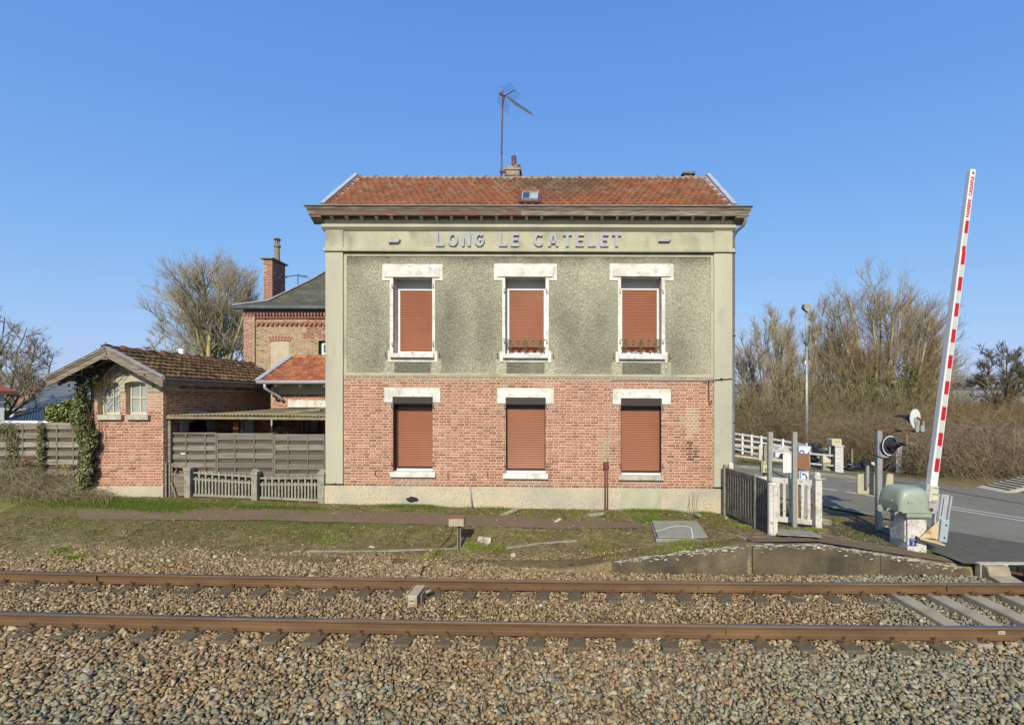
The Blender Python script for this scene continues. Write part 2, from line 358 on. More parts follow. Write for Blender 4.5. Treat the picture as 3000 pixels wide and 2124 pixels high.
Fc = np.stack([ii, ii+1, ii+nx+1, ii+nx], 1); keep = ~mask_top.ravel()[Fc].any(1)
tag(npmesh('ballast_bed', V, Fc[keep], M['bed']), kind='structure')

# individual ballast stones as one mesh (uncountable)
def ico():
    t = (1+5**.5)/2
    v = np.array([(-1, t, 0), (1, t, 0), (-1, -t, 0), (1, -t, 0), (0, -1, t), (0, 1, t), (0, -1, -t), (0, 1, -t), (t, 0, -1), (t, 0, 1), (-t, 0, -1), (-t, 0, 1)], float)
    f = np.array([(0, 11, 5), (0, 5, 1), (0, 1, 7), (0, 7, 10), (0, 10, 11), (1, 5, 9), (5, 11, 4), (11, 10, 2), (10, 7, 6), (7, 1, 8), (3, 9, 4), (3, 4, 2), (3, 2, 6), (3, 6, 8), (3, 8, 9), (4, 9, 5), (2, 4, 11), (6, 2, 10), (8, 6, 7), (9, 8, 1)])
    return v/np.linalg.norm(v[0]), f
IV, IF = ico()
def rot_rand(n):
    q = rng.normal(size=(n, 4)); q /= np.linalg.norm(q, axis=1)[:, None]; w, x, y, z = q.T
    return np.stack([1-2*(y*y+z*z), 2*(x*y-z*w), 2*(x*z+y*w), 2*(x*y+z*w), 1-2*(x*x+z*z), 2*(y*z-x*w), 2*(x*z-y*w), 2*(y*z+x*w), 1-2*(x*x+y*y)], 1).reshape(n, 3, 3)
# a few angular stone shapes: ico points pushed to random cut planes
import bmesh
PRO = []; PRF = []
while len(PRO) < 24:
    v = np.array([(i, j, k) for i in (-1, 1) for j in (-1, 1) for k in (-1, 1)], float)*.72*np.array([1.25, .9, .62])*rng.uniform(.8, 1.2, 3); v = v*rng.uniform(.55, 1.25, (8, 1))+rng.normal(size=(8, 3))*.14
    bm = bmesh.new(); vs_ = [bm.verts.new(p) for p in v]; bmesh.ops.convex_hull(bm, input=vs_); bmesh.ops.triangulate(bm, faces=bm.faces); bm.verts.index_update()
    fs_ = [tuple(w.index for w in f.verts) for f in bm.faces]
    if len(fs_) == 12 and len(bm.verts) == 8: PRO.append(np.array([w.co[:] for w in bm.verts])); PRF.append(fs_)
    bm.free()
PRO = np.array(PRO); PRF = np.array(PRF)
def stones(name, P, S, C, matn='stone', label=None, cat=None, lim=None):
    n = len(P); k = rng.integers(0, len(PRO), n); Rm = rot_rand(n)
    sc = S[:, None, None]*(1+.25*rng.normal(size=(n, 1, 3))).clip(.55, 1.5)
    v = PRO[k]*sc; v = np.einsum('nij,nkj->nki', Rm, v)
    v[:, :, 2] *= .85
    v = v+P[:, None, :]
    f = (PRF[k]+8*np.arange(n)[:, None, None]).reshape(-1, 3)
    c = np.repeat(C, 12, 0)
    return npmesh(name, v.reshape(-1, 3), f, M[matn], fcol=c)
sp = .040
xs = np.arange(-14, 10.5, sp); ys_ = np.arange(2.6, 9.9, sp)
SX, SY = np.meshgrid(xs, ys_); SX = SX.ravel(); SY = SY.ravel()
SX = SX+rng.uniform(-.5, .5, SX.size)*sp; SY = SY+rng.uniform(-.5, .5, SY.size)*sp
d = SY-yfar(SX)
keep = (SX > -1.30*SY-2.2) & (SX < 1.12*SY+2.2) & ~((SX > 7.95) & (SY < 6.3))
edge = np.where(SX < .8, 1.5+.22*(vnoise(SX, SY, .5, 5)-.5)*2, .84)
edge = np.where((SX >= .0) & (SX < 1.2), .95, edge)
edge = np.where((SX < 0), 1.45+.28*(vnoise(SX, SY, .35, 5)-.5)*2-.10*np.clip(SX+4, 0, 4), edge)
keep &= d < edge
keep &= ~((SX > 7.9) & (d > .1))
SX = SX[keep]; SY = SY[keep]; d = d[keep]
n = len(SX); S = .0262*np.exp(.28*rng.normal(size=n)).clip(.45, 1.8)
S = S*np.where((d < -1.5) | (d > .1), 1.02, .84)
P = np.stack([SX, SY, zb(SX, SY)+rng.uniform(-.012, .022, n)], 1)
# colours: rusty brown near the rails and left, grey-green further front and to the right
nf = fbm(SX, SY, 1.1, 61); fr = np.clip((-d-2.3)/1.5+(nf-.5)*1.8, 0, 1)*.85
fr = np.maximum(fr, np.clip((SX-.8)/2.5, 0, 1)*np.clip((-d-1.5)*1.6+.1+(nf-.5)*1.0, 0, 1)*.93)
gr = np.where((d > -1.5) & (SX > 5.1+.25*d), .86, 0); gr = np.where((d > .1) & (SX > 4.4), np.clip((SX-4.4)/1.4, 0, .88), gr)
fr = np.clip(np.maximum(fr, gr)+.04, 0, .95)
isg = rng.random(n) < fr
grey = np.array([[.285, .27, .175], [.335, .32, .22], [.25, .23, .14], [.36, .345, .235], [.30, .295, .215], [.31, .265, .15]])
brn = np.array([[.37, .265, .14], [.31, .21, .105], [.42, .325, .185], [.27, .19, .10], [.47, .385, .235], [.34, .215, .12], [.25, .175, .10], [.40, .30, .145]])
C = np.where(isg[:, None], grey[rng.integers(0, 6, n)], brn[rng.integers(0, 8, n)])*rng.uniform(.62, 1.18, (n, 1))
pale = rng.random(n) < .015; C[pale] = (.5, .45, .36)
tag(stones('ballast_stones', P, S, C), kind='stuff', label='angular brown and grey crushed stone ballast around the rails', cat='ballast')
print('stones', n)
# loose stray chips at the ballast edge
n = 1500; X = rng.uniform(-10.5, 1.5, n); Y = yfar(X)+1.45+rng.exponential(.12, n); P = np.stack([X, Y, g(X, Y)+.005], 1)
tag(stones('loose_chips', P, .016*np.exp(.3*rng.normal(size=n)), brn[rng.integers(0, 8, n)]*rng.uniform(.7, 1.2, (n, 1))), kind='stuff', label='loose brown chips scattered along the grass edge', cat='stones')

# ================================================================ TRACK
def rail_mesh(ycurve, x0, x1, name, label, head=1):
    prof = [(-.07, -.155), (.07, -.155), (.07, -.145), (.02, -.128), (.009, -.115), (.009, -.045), (.034, -.035), (.036, -.012), (.030, -.0015), (-.030, -.0015), (-.036, -.012), (-.034, -.035), (-.009, -.045), (-.009, -.115), (-.02, -.128), (-.07, -.145)]
    xs = np.linspace(x0, x1, 60); b = MB(); n = len(prof)
    vs = []; fs = []
    for i, x in enumerate(xs):
        for (a, z) in prof: vs.append((x, ycurve(x)+a, z))
    for i in range(len(xs)-1):
        for j in range(n): fs.append((i*n+j, i*n+(j+1) % n, (i+1)*n+(j+1) % n, (i+1)*n+j))
    b.add(vs, fs); t = empty(name, (0, float(ycurve(0)), -.155), label, 'rail')
    b.build('web', M['rust'], t)
    h = MB(); vs = []; fs = []
    for x in xs:
        for a, z in ((-.027, -.0012), (.027, -.0012), (.024, .002), (-.024, .002)): vs.append((x, ycurve(x)+a, z))
    for i in range(len(xs)-1):
        for j in range(4): fs.append((i*4+j, i*4+(j+1) % 4, (i+1)*4+(j+1) % 4, (i+1)*4+j))
    h.add(vs, fs); h.build('railhead', M['railtop'] if head else M['rust'], t)
    return t
yn = lambda x: yfar(x)-1.505
y3 = lambda x: 4.40-.004*x; y4 = lambda x: 2.89-.008*x
r_far = rail_mesh(yfar, -22, 22, 'rail', 'rusty steel rail farther from the camera, nearest to the station', 1)
r_near = rail_mesh(yn, -22, 22, 'rail', 'rusty steel rail nearer to the camera, with a small white number plate', 1)
rail_mesh(y3, -14, 14, 'rail', 'rail tip just showing at the bottom left corner of the ballast', 0)
# rail joints (fish plate weld lips) and number plate
b = MB()
for px, cur, D in ((2050, yfar, 7.85), (2773, yfar, 7.84), (303, yfar, 8.4)):
    x = (px-CX)/F*D; b = MB(); b.box(x-.012, cur(x)-.040, -.150, x+.012, cur(x)+.040, -.004); b.build('weld_joint', M['rust'], r_far)
b = MB(); x = (2127-CX)/F*6.4; b.box(x-.012, yn(x)-.040, -.150, x+.012, yn(x)+.040, -.004); b.build('weld_joint', M['rust'], r_near)
x = (2935-CX)/F*6.33; b = MB(); b.box(x-.045, yn(x)-.014, -.098, x+.045, yn(x)-.008, -.055); b.build('number_plate', M['cream'], r_near)
b = MB()
for k in range(5): b.box(x-.036+k*.016, yn(x)-.017, -.09, x-.036+k*.016+.004+(k % 2)*.004, yn(x)-.0145, -.063)
b.build('number_plate_digits', M['rust'], r_near)
def make_sleeper(kind):
    t = empty('sleeper', (0, 0, 0))
    if kind == 'twin':
        for sgn, yc in ((-1, -.75), (1, .75)):
            b = MB(); b.prism([(-.14, -.40), (.14, -.40), (.115, -.165), (-.115, -.165)], yc-(.33 if sgn < 0 else .40), yc+.38, 'y')
            b.build('concrete_block', M['sleeper'], t, bevel=.02)
        b = MB(); b.box(-.035, -.35, -.31, .035, .35, -.26); b.build('tie_bar', M['rust'], t)
    else:
        b = MB(); b.prism([(-.15, -.40), (.15, -.40), (.12, -.155), (-.12, -.155)], -.93, 1.22, 'y'); b.build('concrete_beam', M['newsleeper'], t, bevel=.02)
    for yc in (-.75, .75):
        for sg in (-1, 1):
            b = MB(); y = yc+sg*.10
            b.box(-.05, y-.045, -.165, .05, y+.045, -.148); b.box(-.032, y-.02*sg-.03, -.15, .032, y-.02*sg+.03, -.128)
            b.lathe((0, y+.005*sg, -.13), [(.019, 0), (.019, .022), (.010, .022), (.010, .05)], 6)
            if kind == 'mono': b.lathe((.04, y+.035*sg, -.15), [(.022, 0), (.022, .028), (.010, .028), (.010, .055)], 6)
            b.bar((-.02, y+.03*sg, -.145), (-.11, y+.055*sg, -.118), .012, .008)
            b.build('rail_clip', M['rust'], t)
    return t
tw = make_sleeper('twin'); mo = make_sleeper('mono'); first = {0: True, 1: True}
for k in range(-30, 9):
    X = 5.70+.597*k+(0 if k >= 0 else .03*math.sin(k*2.3)); mono = k >= 0
    if X < -12.5: continue
    src = mo if mono else tw
    if first[int(mono)]: o = src; first[int(mono)] = False
    else: o = copy_tree(src)
    sl = -.028+.0032*X; yc = float(yfar(X))-.7525
    o.location = (X, yc, .0); o.rotation_euler = (0, 0, math.atan(sl))
    if mono: tag(o, 'pale full-length concrete sleeper between the rails near the level crossing', 'sleeper', 'pale concrete sleepers near the crossing')
    else: tag(o, 'dark weathered sleeper block end poking out of the brown ballast under the rails', 'sleeper', 'dark sleeper ends along the track')

# detector cabinet clamped on the far rail
x0 = (1217-CX)/F*7.45; x0 += .02; t = empty('track_detector', (x0, 7.5, -.2), 'beige metal detector cabinet clamped to the far rail', 'cabinet')
b = MB(); xf = Matrix.Translation((x0-.02, 7.50, 0))@Matrix.Rotation(R(-2), 4, 'Z')
b.box(-.075, -.20, -.17, .075, .22, .0); b.build('housing', M['tin'], t, bevel=.012, xf=xf)
b = MB(); b.box(-.08, -.205, -.004, .08, .225, .02); b.build('lid', M['tin'], t, bevel=.008, xf=xf)
b = MB(); b.box(-.055, -.212, -.075, .055, -.201, -.035); b.box(-.055, -.212, -.13, .055, -.201, -.085); b.build('raised_panel', M['tin'], t, bevel=.006, xf=xf)
b = MB(); b.box(-.035, -.217, -.062, .035, -.2135, -.048); b.build('name_badge', M['darkconc'], t, xf=xf)
for s in (-1, 1):
    b = MB(); b.box(s*.115-.006, -.12, -.13, s*.115+.006, .24, .0); b.build('side_plate', M['beigedark'] if s > 0 else M['tin'], t, xf=xf)  # right plate takes a darker colour to paint its shaded side
    b = MB(); b.box(s*.08, -.05, -.08, s*.11, -.02, -.05); b.box(s*.08, .12, -.08, s*.11, .15, -.05); b.build('bracket', M['steel'], t, xf=xf)
b = MB(); b.tube([(-.10, .1, -.06), (-.13, -.0, -.1), (-.12, -.15, -.17), (-.04, -.27, -.175), (.06, -.25, -.165)], .013, 8); b.build('hose', M['black'], t, smooth=True, xf=xf)
b = MB(); b.tube([(.10, .1, -.06), (.17, .16, -.05), (.17, .22, -.09), (.12, .26, -.12)], .028, 8); b.build('rubber_boot', M['beigedark'], t, smooth=True, xf=xf)

# ================================================================ PATH, WALL, HATCH
def strip(name, pts_lo, pts_hi, m, dz=.012, n=160, kind='structure', jag=.03, rows=8):
    """a sheet on the ground between two polylines given in (X,Y)"""
    lo = np.array(pts_lo, float); hi = np.array(pts_hi, float)
    def samp(p):
        s = np.r_[0, np.cumsum(np.hypot(*np.diff(p, axis=0).T))]; t = np.linspace(0, s[-1], n)
        return np.stack([np.interp(t, s, p[:, 0]), np.interp(t, s, p[:, 1])], 1)
    A = samp(lo); B = samp(hi)
    A[:, 1] += (fbm(A[:, 0], A[:, 1], .4, 91)-.5)*2*jag; B[:, 1] += (fbm(B[:, 0], B[:, 1], .3, 95)-.5)*2*jag*1.6
    t = np.linspace(0, 1, rows)[:, None, None]; P = A[None]*(1-t)+B[None]*t
    zz = g(P[..., 0], P[..., 1])+dz+.006*((P[..., 0] > -14) & (P[..., 0] < 9) & (P[..., 1] < 13))
    V = np.concatenate([P, zz[..., None]], -1).reshape(-1, 3)
    ii = (np.arange(rows-1)[:, None]*n+np.arange(n-1)[None]).ravel()
    o = npmesh(name, V, np.stack([ii, ii+1, ii+n+1, ii+n], 1), m, smooth=True); tag(o, kind=kind); return o
def gp(px, py, z=.1): p = G(px, py, z); return (p[0], p[1])
strip('path', [gp(230, 1527, .2), gp(500, 1529, .18), gp(800, 1531, .14), gp(1200, 1538, .12), gp(1500, 1543, .12), gp(1700, 1546, .12), gp(1895, 1548, .12)],
      [gp(230, 1508, .24), gp(500, 1508, .24), gp(800, 1506, .2), gp(1200, 1512, .15), gp(1500, 1518, .15), gp(1700, 1524, .15), gp(1880, 1534, .15)], M['path'], jag=.05)
strip('path', [gp(2180, 1583, .22), gp(2205, 1593, .30), gp(2400, 1590, .33), gp(2600, 1623, .13), gp(2800, 1656, -.07)],
      [gp(2110, 1551, .14), gp(2250, 1560, .2), gp(2400, 1565, .2), gp(2620, 1602, .12), gp(2790, 1640, -.04)], M['path'], jag=.02, dz=.02)
# old edging strips left in the grass
for k, (pts, lab) in enumerate((([(860, 1607), (1100, 1606), (1340, 1601)], 'broken concrete edging strip in the grass left of the tin box'),
                  ([(1480, 1600), (1600, 1592), (1690, 1589)], 'short broken concrete edging strip in the mossy grass right of the pale stones'),
                  ([(1100, 1640), (1250, 1639), (1345, 1644)], 'low concrete edge at the border of ballast and grass'))):
    b = MB()
    for (ax, ay), (bx_, by_) in zip(pts, pts[1:]):
        A = gp(ax, ay, -.05); B = gp(bx_, by_, -.05); za = gz(*A)+.01; zb_ = gz(*B)+.01
        b.bar((A[0], A[1], za-.018), (B[0], B[1], zb_-.018), .09, .05)
    tag(b.build('kerb_edging', M['concrete'], bevel=.01), lab, 'kerb')
# flat stones by the facade foot
# retaining wall of the ramp
def wtop(X): return np.interp(X, [.9, 1.1, 2.39, 3.59, 4.97, 6.27, 7.69, 7.72], [-.05, .0, .19, .32, .35, .14, -.095, -.1])
t = empty('platform_wall', (4, 8.8, -.2), 'low mossy concrete retaining wall of the ramp behind the far rail', 'wall')
segs = [(1.05, 3.58), (3.68, 6.05), (6.06, 7.72)]
for a, c in segs:
    b = MB(); xs = np.linspace(a, c, 14); vs = []; fs = []
    for x in xs:
        y = yfar(x)+.88; z = float(wtop(x))
        vs += [(x, y, -.42), (x, y, z-.02), (x, y+.02, z), (x, y+.16, z+.002), (x, y+.16, -.42)]
    for i in range(len(xs)-1):
        for j in range(4): fs.append((i*5+j, i*5+j+1, (i+1)*5+j+1, (i+1)*5+j))
    fs += [(0, 1, 2, 3, 4), tuple(len(vs)-5+k for k in range(5))[::-1]]
    b.add(vs, fs); b.build('wall_section', M['platwall'], t)
b = MB(); b.box(3.575, float(yfar(3.63))+.93, -.42, 3.685, float(yfar(3.63))+1.03, .30); b.build('joint_gap', M['darkconc'], t)
# lichen on its top edge
nn = 620; X = np.concatenate([rng.uniform(1.2, 3.5, 260), rng.uniform(3.7, 7.6, 360)]); top = rng.random(nn) < .75
Y = yfar(X)+.88+np.where(top, rng.uniform(.0, .10, nn), -.004); Zl = wtop(X)+np.where(top, .004, -rng.exponential(.03, nn)-.01)
P = np.stack([X, Y, Zl], 1); kp = rng.integers(0, 24, nn); v = PRO[kp]*(.022*np.exp(.4*rng.normal(size=nn)))[:, None, None]*np.where(top[:, None, None], np.array([1.6, 1, .12]), np.array([.8, .12, .7]))
v = v+P[:, None]; tag(npmesh('lichen', v.reshape(-1, 3), (PRF[kp]+8*np.arange(nn)[:, None, None]).reshape(-1, 3), M['chalk']), 'pale lichen crusts on the top edge of the concrete retaining wall', 'lichen', kind='stuff')
b = MB(); ys0 = []
A = [gp(1922, 1583, .15), gp(2082, 1583, .15), gp(2043, 1531, .15), gp(1905, 1531, .15)]
t = empty('concrete_hatch', (A[0][0], A[0][1], .12), 'grey concrete manhole cover with a white chalk curve in the grass', 'hatch')
zt = .215
b.prism(A, zt-.12, zt-.03, 'z'); b.build('frame', M['hatch'], t, bevel=.01)
cx_ = sum(p[0] for p in A)/4; cy_ = sum(p[1] for p in A)/4; In = [(cx_+(p[0]-cx_)*.93, cy_+(p[1]-cy_)*.93) for p in A]
b = MB(); b.prism(In, zt-.03, zt, 'z'); b.build('lid', M['hatch'], t, bevel=.006)
b = MB(); b.prism([(cx_+(p[0]-cx_)*.96, cy_+(p[1]-cy_)*.96) for p in A], zt-.04, zt-.026, 'z'); b.build('seal_gap', M['black'], t)
cv = [(1919, 1556), (1945, 1550), (1965, 1543), (1987, 1540), (2005, 1541), (2020, 1543), (2026, 1550), (2028, 1560), (2030, 1578)]
pts = [G(px, py, zt+.003) for px, py in cv]; b = MB()
for p, q in zip(pts, pts[1:]): b.bar(p, q, .022, .003)
b.build('chalk_line', M['signwhite'], t)

# tin box on post
p = G(1345, 1596, .0); X0, Y0 = p[0], p[1]; z0 = gz(X0, Y0)
s_ = Y0/F
t = empty('equipment_box', (X0, Y0, z0), 'small tin equipment box on a short steel post in the grass', 'equipment box')
bt = H-(1516-CY)*s_; bb = H-(1536-CY)*s_
xa, xb = (1317-CX)*s_, (1361-CX)*s_
b = MB(); b.box(xa, Y0-.09, bb-.02, xb, Y0+.17, bt); b.build('box', M['tin'], t, bevel=.006)
b = MB(); b.box(xa-.008, Y0-.10, bt, xb+.008, Y0+.18, bt+.012); b.build('lid', M['brownboard'], t)
b = MB(); b.box(X0-.032, Y0-.012, z0-.1, X0-.018, Y0+.04, bb-.02); b.box(X0+.018, Y0-.012, z0-.1, X0+.032, Y0+.04, bb-.02); b.box(X0-.018, Y0+.028, z0-.1, X0+.018, Y0+.04, bb-.02)
b.prism([(X0-.07, bb-.02), (X0+.07, bb-.02), (X0+.032, bb-.14), (X0-.032, bb-.14)], Y0+.041, Y0+.047, 'y')
b.build('post', M['steel'], t)
b = MB(); b.tube([(X0, Y0-.004, z0-.05), (X0, Y0-.004, bb-.02)], .013, 8); b.build('conduit', M['black'], t)
cab = [W(1328, 1537, Y0), W(1325, 1560, Y0-.1), W(1312, 1580, Y0-.25)]+[(*gp(px, py, -.05), gz(*gp(px, py, -.05))+.015) for px, py in ((1290, 1600), (1270, 1622), (1252, 1640))]+[(*gp(px, py, -.18), -.15) for px, py in ((1240, 1665), (1232, 1688))]
b = MB(); b.tube(cab, .012, 6); tag(b.build('cable', M['black'], smooth=True), 'black cable looping from the tin box down to the far rail', 'cable')
# rocks
def rock(px, py, zz, sx, sy, sz, label, seed, m='chalk'):
    r = np.random.default_rng(seed); import bmesh
    me = bpy.data.meshes.new('rock'); bm = bmesh.new(); bmesh.ops.create_icosphere(bm, subdivisions=3, radius=1)
    for v in bm.verts:
        c = v.co; k = 1+.18*math.sin(c.x*3+seed)+.15*math.sin(c.y*4+c.z*3+seed*2)+.05*r.normal()
        v.co = Vector((max(-.8, min(.8, c.x*k))*sx, max(-.75, min(.75, c.y*k))*sy, max(-.7, min(.75, c.z*k))*sz))
    bm.to_mesh(me); bm.free(); o = link('rock', me, M[m]); x, y = gp(px, py, zz); o.location = (x, y, gz(x, y)+sz*.45); o.rotation_euler = (0, .2, seed)
    tag(o, label, 'rock'); return o
rock(1410, 1582, .0, .13, .09, .09, 'pale cream rock with a flat top in the grass, left of its ribbed twin', 1)
rock(1427, 1584, .0, .11, .09, .10, 'pale ribbed rock leaning on another stone, right of the tin box', 2)
rock(1504, 1622, -.1, .06, .05, .055, 'small round pale stone alone in the lower grass', 3)
rock(1634, 1527, .15, .14, .05, .04, 'long pale stone lying on the red path', 4)
rock(2602, 1547, .05, .08, .06, .06, 'pale lump of stone at the foot of the signal post', 5)
rock(1090, 1600, -.05, .08, .05, .03, 'flat pale stone in the grass below the vent hole', 6)
rock(2408, 1535, .1, .30, .20, .12, 'mossy broken concrete lump behind the white fence end post', 7, 'concrete')
rock(2030, 1516, .1, .45, .08, .05, 'low pale slab of footing at the right end of the station base', 8, 'concrete')
rock(1740, 1508, .2, .35, .08, .05, 'low pale slab of footing below the rusty wall pipes', 9, 'concrete')
rock(1490, 1504, .2, .30, .07, .04, 'low pale slab of footing between the leaning pipe and the wall pipes', 10, 'concrete')
# ================================================================ STATION
D0 = 12.2
def tfs(x, y, z): return (x, y-.0113*(x+.7), z-.0065*(x+.7))     # the whole facade runs slightly out of level, as measured
def U(px, o=0): return (px-CX)/F*(D0-o)
def Zs(py, px=1550, o=0): return H-(py-.0065*(px-1550)-CY)/F*(D0-o)
def fb(b, x0, y0, x1, y1, f, back, col=None):
    """box whose front face stands f metres proud of the wall (y = D0-f), given the corners of that front face as measured"""
    xc = (x0+x1)/2
    b.box(U(x0, f), D0-f, Zs(y1, xc, f), U(x1, f), D0-back, Zs(y0, xc, f), col); return b
SX0, SX1 = U(953), U(2141)
st = empty('station_building', ((SX0+SX1)/2, D0+1.8, .1), 'two-storey station with pink brick ground floor, roughcast upper floor, shuttered windows and large letters', 'station')
def S(b, name, m, parent=None, **k): return b.build(name, m, parent or st, **k)
def MS(): return MB(tfs)
def holes_wall(b, x0, z0, x1, z1, holes, y, col=None):
    xs = sorted({x0, x1, *[h[0] for h in holes], *[h[2] for h in holes]}); zs = sorted({z0, z1, *[h[1] for h in holes], *[h[3] for h in holes]})
    xs = [v for v in xs if x0 <= v <= x1]; zs = [v for v in zs if z0 <= v <= z1]
    for a, c in zip(xs, xs[1:]):
        for d, e in zip(zs, zs[1:]):
            if any(h[0] <= (a+c)/2 <= h[2] and h[1] <= (d+e)/2 <= h[3] for h in holes): continue
            b.add([(a, y, d), (c, y, d), (c, y, e), (a, y, e)], [(0, 1, 2, 3)], col)
# window data (photo px of the wall plane)
UP = [dict(lo=(1118.5, 773.6, 1296.6, 821), li=(1126, 783, 1287, 812), jo=(1141, 1274), op=(1151, 1266), sill=(1143, 1036, 1272, 1048), su=(1135.5, 1028, 1281, 1060), rail=False),
      dict(lo=(1447, 773.5, 1631.5, 821.6), li=(1456, 783, 1621.7, 813), jo=(1471.8, 1607.9), op=(1480, 1598.5), sill=(1472.9, 1038, 1605.4, 1050), su=(1464, 1029.5, 1615, 1061), rail=True),
      dict(lo=(1785.8, 774.8, 1971.8, 823), li=(1794.8, 784, 1963, 813), jo=(1810, 1947), op=(1818.5, 1937), sill=(1812, 1040.5, 1946, 1053.5), su=(1803.5, 1032, 1954, 1063), rail=True)]
GF = [dict(li=(1125, 1136.3, 1290, 1179), mid=1162.5, op=(1150, 1267), sill=(1140.7, 1381.7, 1273.4, 1398.6)),
      dict(li=(1457, 1138, 1623, 1183), mid=1164.7, op=(1481.8, 1598.5), sill=(1473.5, 1386, 1605.6, 1403)),
      dict(li=(1794.6, 1140.7, 1963.3, 1184.7), mid=1166.8, op=(1819, 1937), sill=(1811.5, 1391.8, 1944, 1406.3))]
for w in UP:
    c = (w['op'][0]+w['op'][1])/2; w['z'] = (Zs(1036.5 if not w['rail'] else 1039, c), Zs(812, c)); w['h'] = (U(w['op'][0]), w['z'][0], U(w['op'][1]), w['z'][1])
for w in GF:
    c = (w['op'][0]+w['op'][1])/2; w['z'] = (Zs(w['sill'][1]+1, c), Zs(w['mid'], c)); w['h'] = (U(w['op'][0]), w['z'][0], U(w['op'][1]), w['z'][1])
zband0, zband1 = Zs(1103), Zs(1095); zfr0, zfr1 = Zs(745), Zs(752)
# roughcast panel with soot and damp stains
x0, x1, z0, z1 = U(1012), U(2084), Zs(1097), Zs(751)
nx_, nz_ = 560, 180; gxs = np.linspace(x0, x1, nx_); gzs = np.linspace(z0, z1, nz_)
PXm, PZm = np.meshgrid(gxs, gzs)
Xc = (PXm[:-1, :-1]+PXm[1:, 1:])/2; Zc = (PZm[:-1, :-1]+PZm[1:, 1:])/2
hole = np.zeros(Xc.shape, bool)
for w in UP: hole |= (Xc > w['h'][0]) & (Xc < w['h'][2]) & (Zc > w['h'][1]) & (Zc < w['h'][3])
stn = .25*fbm(Xc, Zc, .9, 201)
def soft(v, a, b): return np.clip((v-a)/(b-a), 0, 1)
streak = vnoise(Xc, Zc*.15, .12, 210)*.5+vnoise(Xc, Zc*.3, .35, 211)*.5
blot = .65*fbm(Xc, Zc*.3, .35, 212)+.35*fbm(Xc, Zc, .3, 215)
Hh = z1-z0; rel = (Zc-z0)/Hh
stn = stn+.75*soft(rel, .90, .99)*(.5+.8*streak)                     # sooty top edge
for w in UP:
    cl, cr = U(w['jo'][0]), U(w['jo'][1]); sb = Zs(w['su'][3]); slo = Zs(w['lo'][3])
    for e, sg in ((cl, -1), (cr, 1)):
        dd = (Xc-e)*sg
        stn = stn+.62*np.clip(1-np.abs(dd-.33)/.62, 0, 1)**.8*soft(slo-Zc, 0, .9)*(.25+1.0*blot)*(dd > 0)*np.clip((Zc-z0)/.5+.3, 0, 1)
    inn = (Xc > U(w['sill'][0])+.1) & (Xc < U(w['sill'][2])-.1) & (Zc < sb)
    stn = np.where(inn, .55+.55*streak, stn)
    rn = ((np.abs(Xc-U(w['su'][0])-.02) < .12) | (np.abs(Xc-U(w['su'][2])+.02) < .12)) & (Zc < sb+.05)
    stn = np.where(rn, stn*.1+.1*streak-.2, stn)
stn = stn+.45*(fbm(Xc, Zc*.6, 1.1, 214)-.5)*2+.20+.25*np.exp(-((Xc-U(1700))/.35)**2)*soft(.6-rel, 0, .5)
stn = np.clip(stn-.12, -.1, .95)[..., None]
base = np.array([.46, .455, .335]); dirty = np.array([.165, .165, .13])
cc = base*(1-stn)+dirty*stn; spk = rng.random(Xc.shape)[..., None]
cc = cc*(.72+.46*spk)
bump = rng.uniform(-.010, .010, PXm.shape); bump[0] = bump[-1] = 0
V = np.stack([PXm, np.full_like(PXm, D0+.004)+bump, PZm], -1).reshape(-1, 3)
V = np.stack([V[:, 0], V[:, 1]-.0113*(V[:, 0]+.7), V[:, 2]-.0065*(V[:, 0]+.7)], 1)
ii = (np.arange(nz_-1)[:, None]*nx_+np.arange(nx_-1)[None]).ravel(); k = ~hole.ravel()
npmesh('roughcast_wall', V, np.stack([ii, ii+1, ii+nx_+1, ii+nx_], 1)[k], M['roughcast'], st, fcol=cc.reshape(-1, 3)[k])
# smooth render band around it
b = MS(); xa, xb = U(1005), U(2089)
b.box(xa, D0-.012, zfr1-.004, xb, D0+.1, Zs(744)); b.box(xa, D0-.012, zband0, xb, D0+.1, zband1)
b.box(xa, D0-.0125, zband1, U(1014), D0+.1, zfr1-.004); b.box(U(2080), D0-.0125, zband1, xb, D0+.1, zfr1-.004)
S(b, 'render_band', M['stucco'])
# pilasters with plain caps, frieze
b = MS(); zp = Zs(1421)
b.box(SX0, D0-.06, zp, U(1004.5), D0+.3, Zs(742)); S(b, 'pilaster', M['stucco_grey'], bevel=.008); b = MS(); b.box(U(2088), D0-.06, zp, SX1, D0+.3, Zs(742))
S(b, 'pilaster', M['stucco_grey'], bevel=.008)
b = MS(); b.box(SX0, D0-.06, Zs(730), U(1004.5), D0+.3, Zs(676)); b.box(U(2088), D0-.06, Zs(730), SX1, D0+.3, Zs(676)); b.box(U(1004.5), D0-.03, Zs(730), U(2088), D0+.2, Zs(676)); S(b, 'frieze', M['stucco'])
b = MS(); b.box(SX0-.045, D0-.105, Zs(741), SX1+.045, D0+.25, Zs(730.2)); S(b, 'string_course', M['stucco'], bevel=.012)
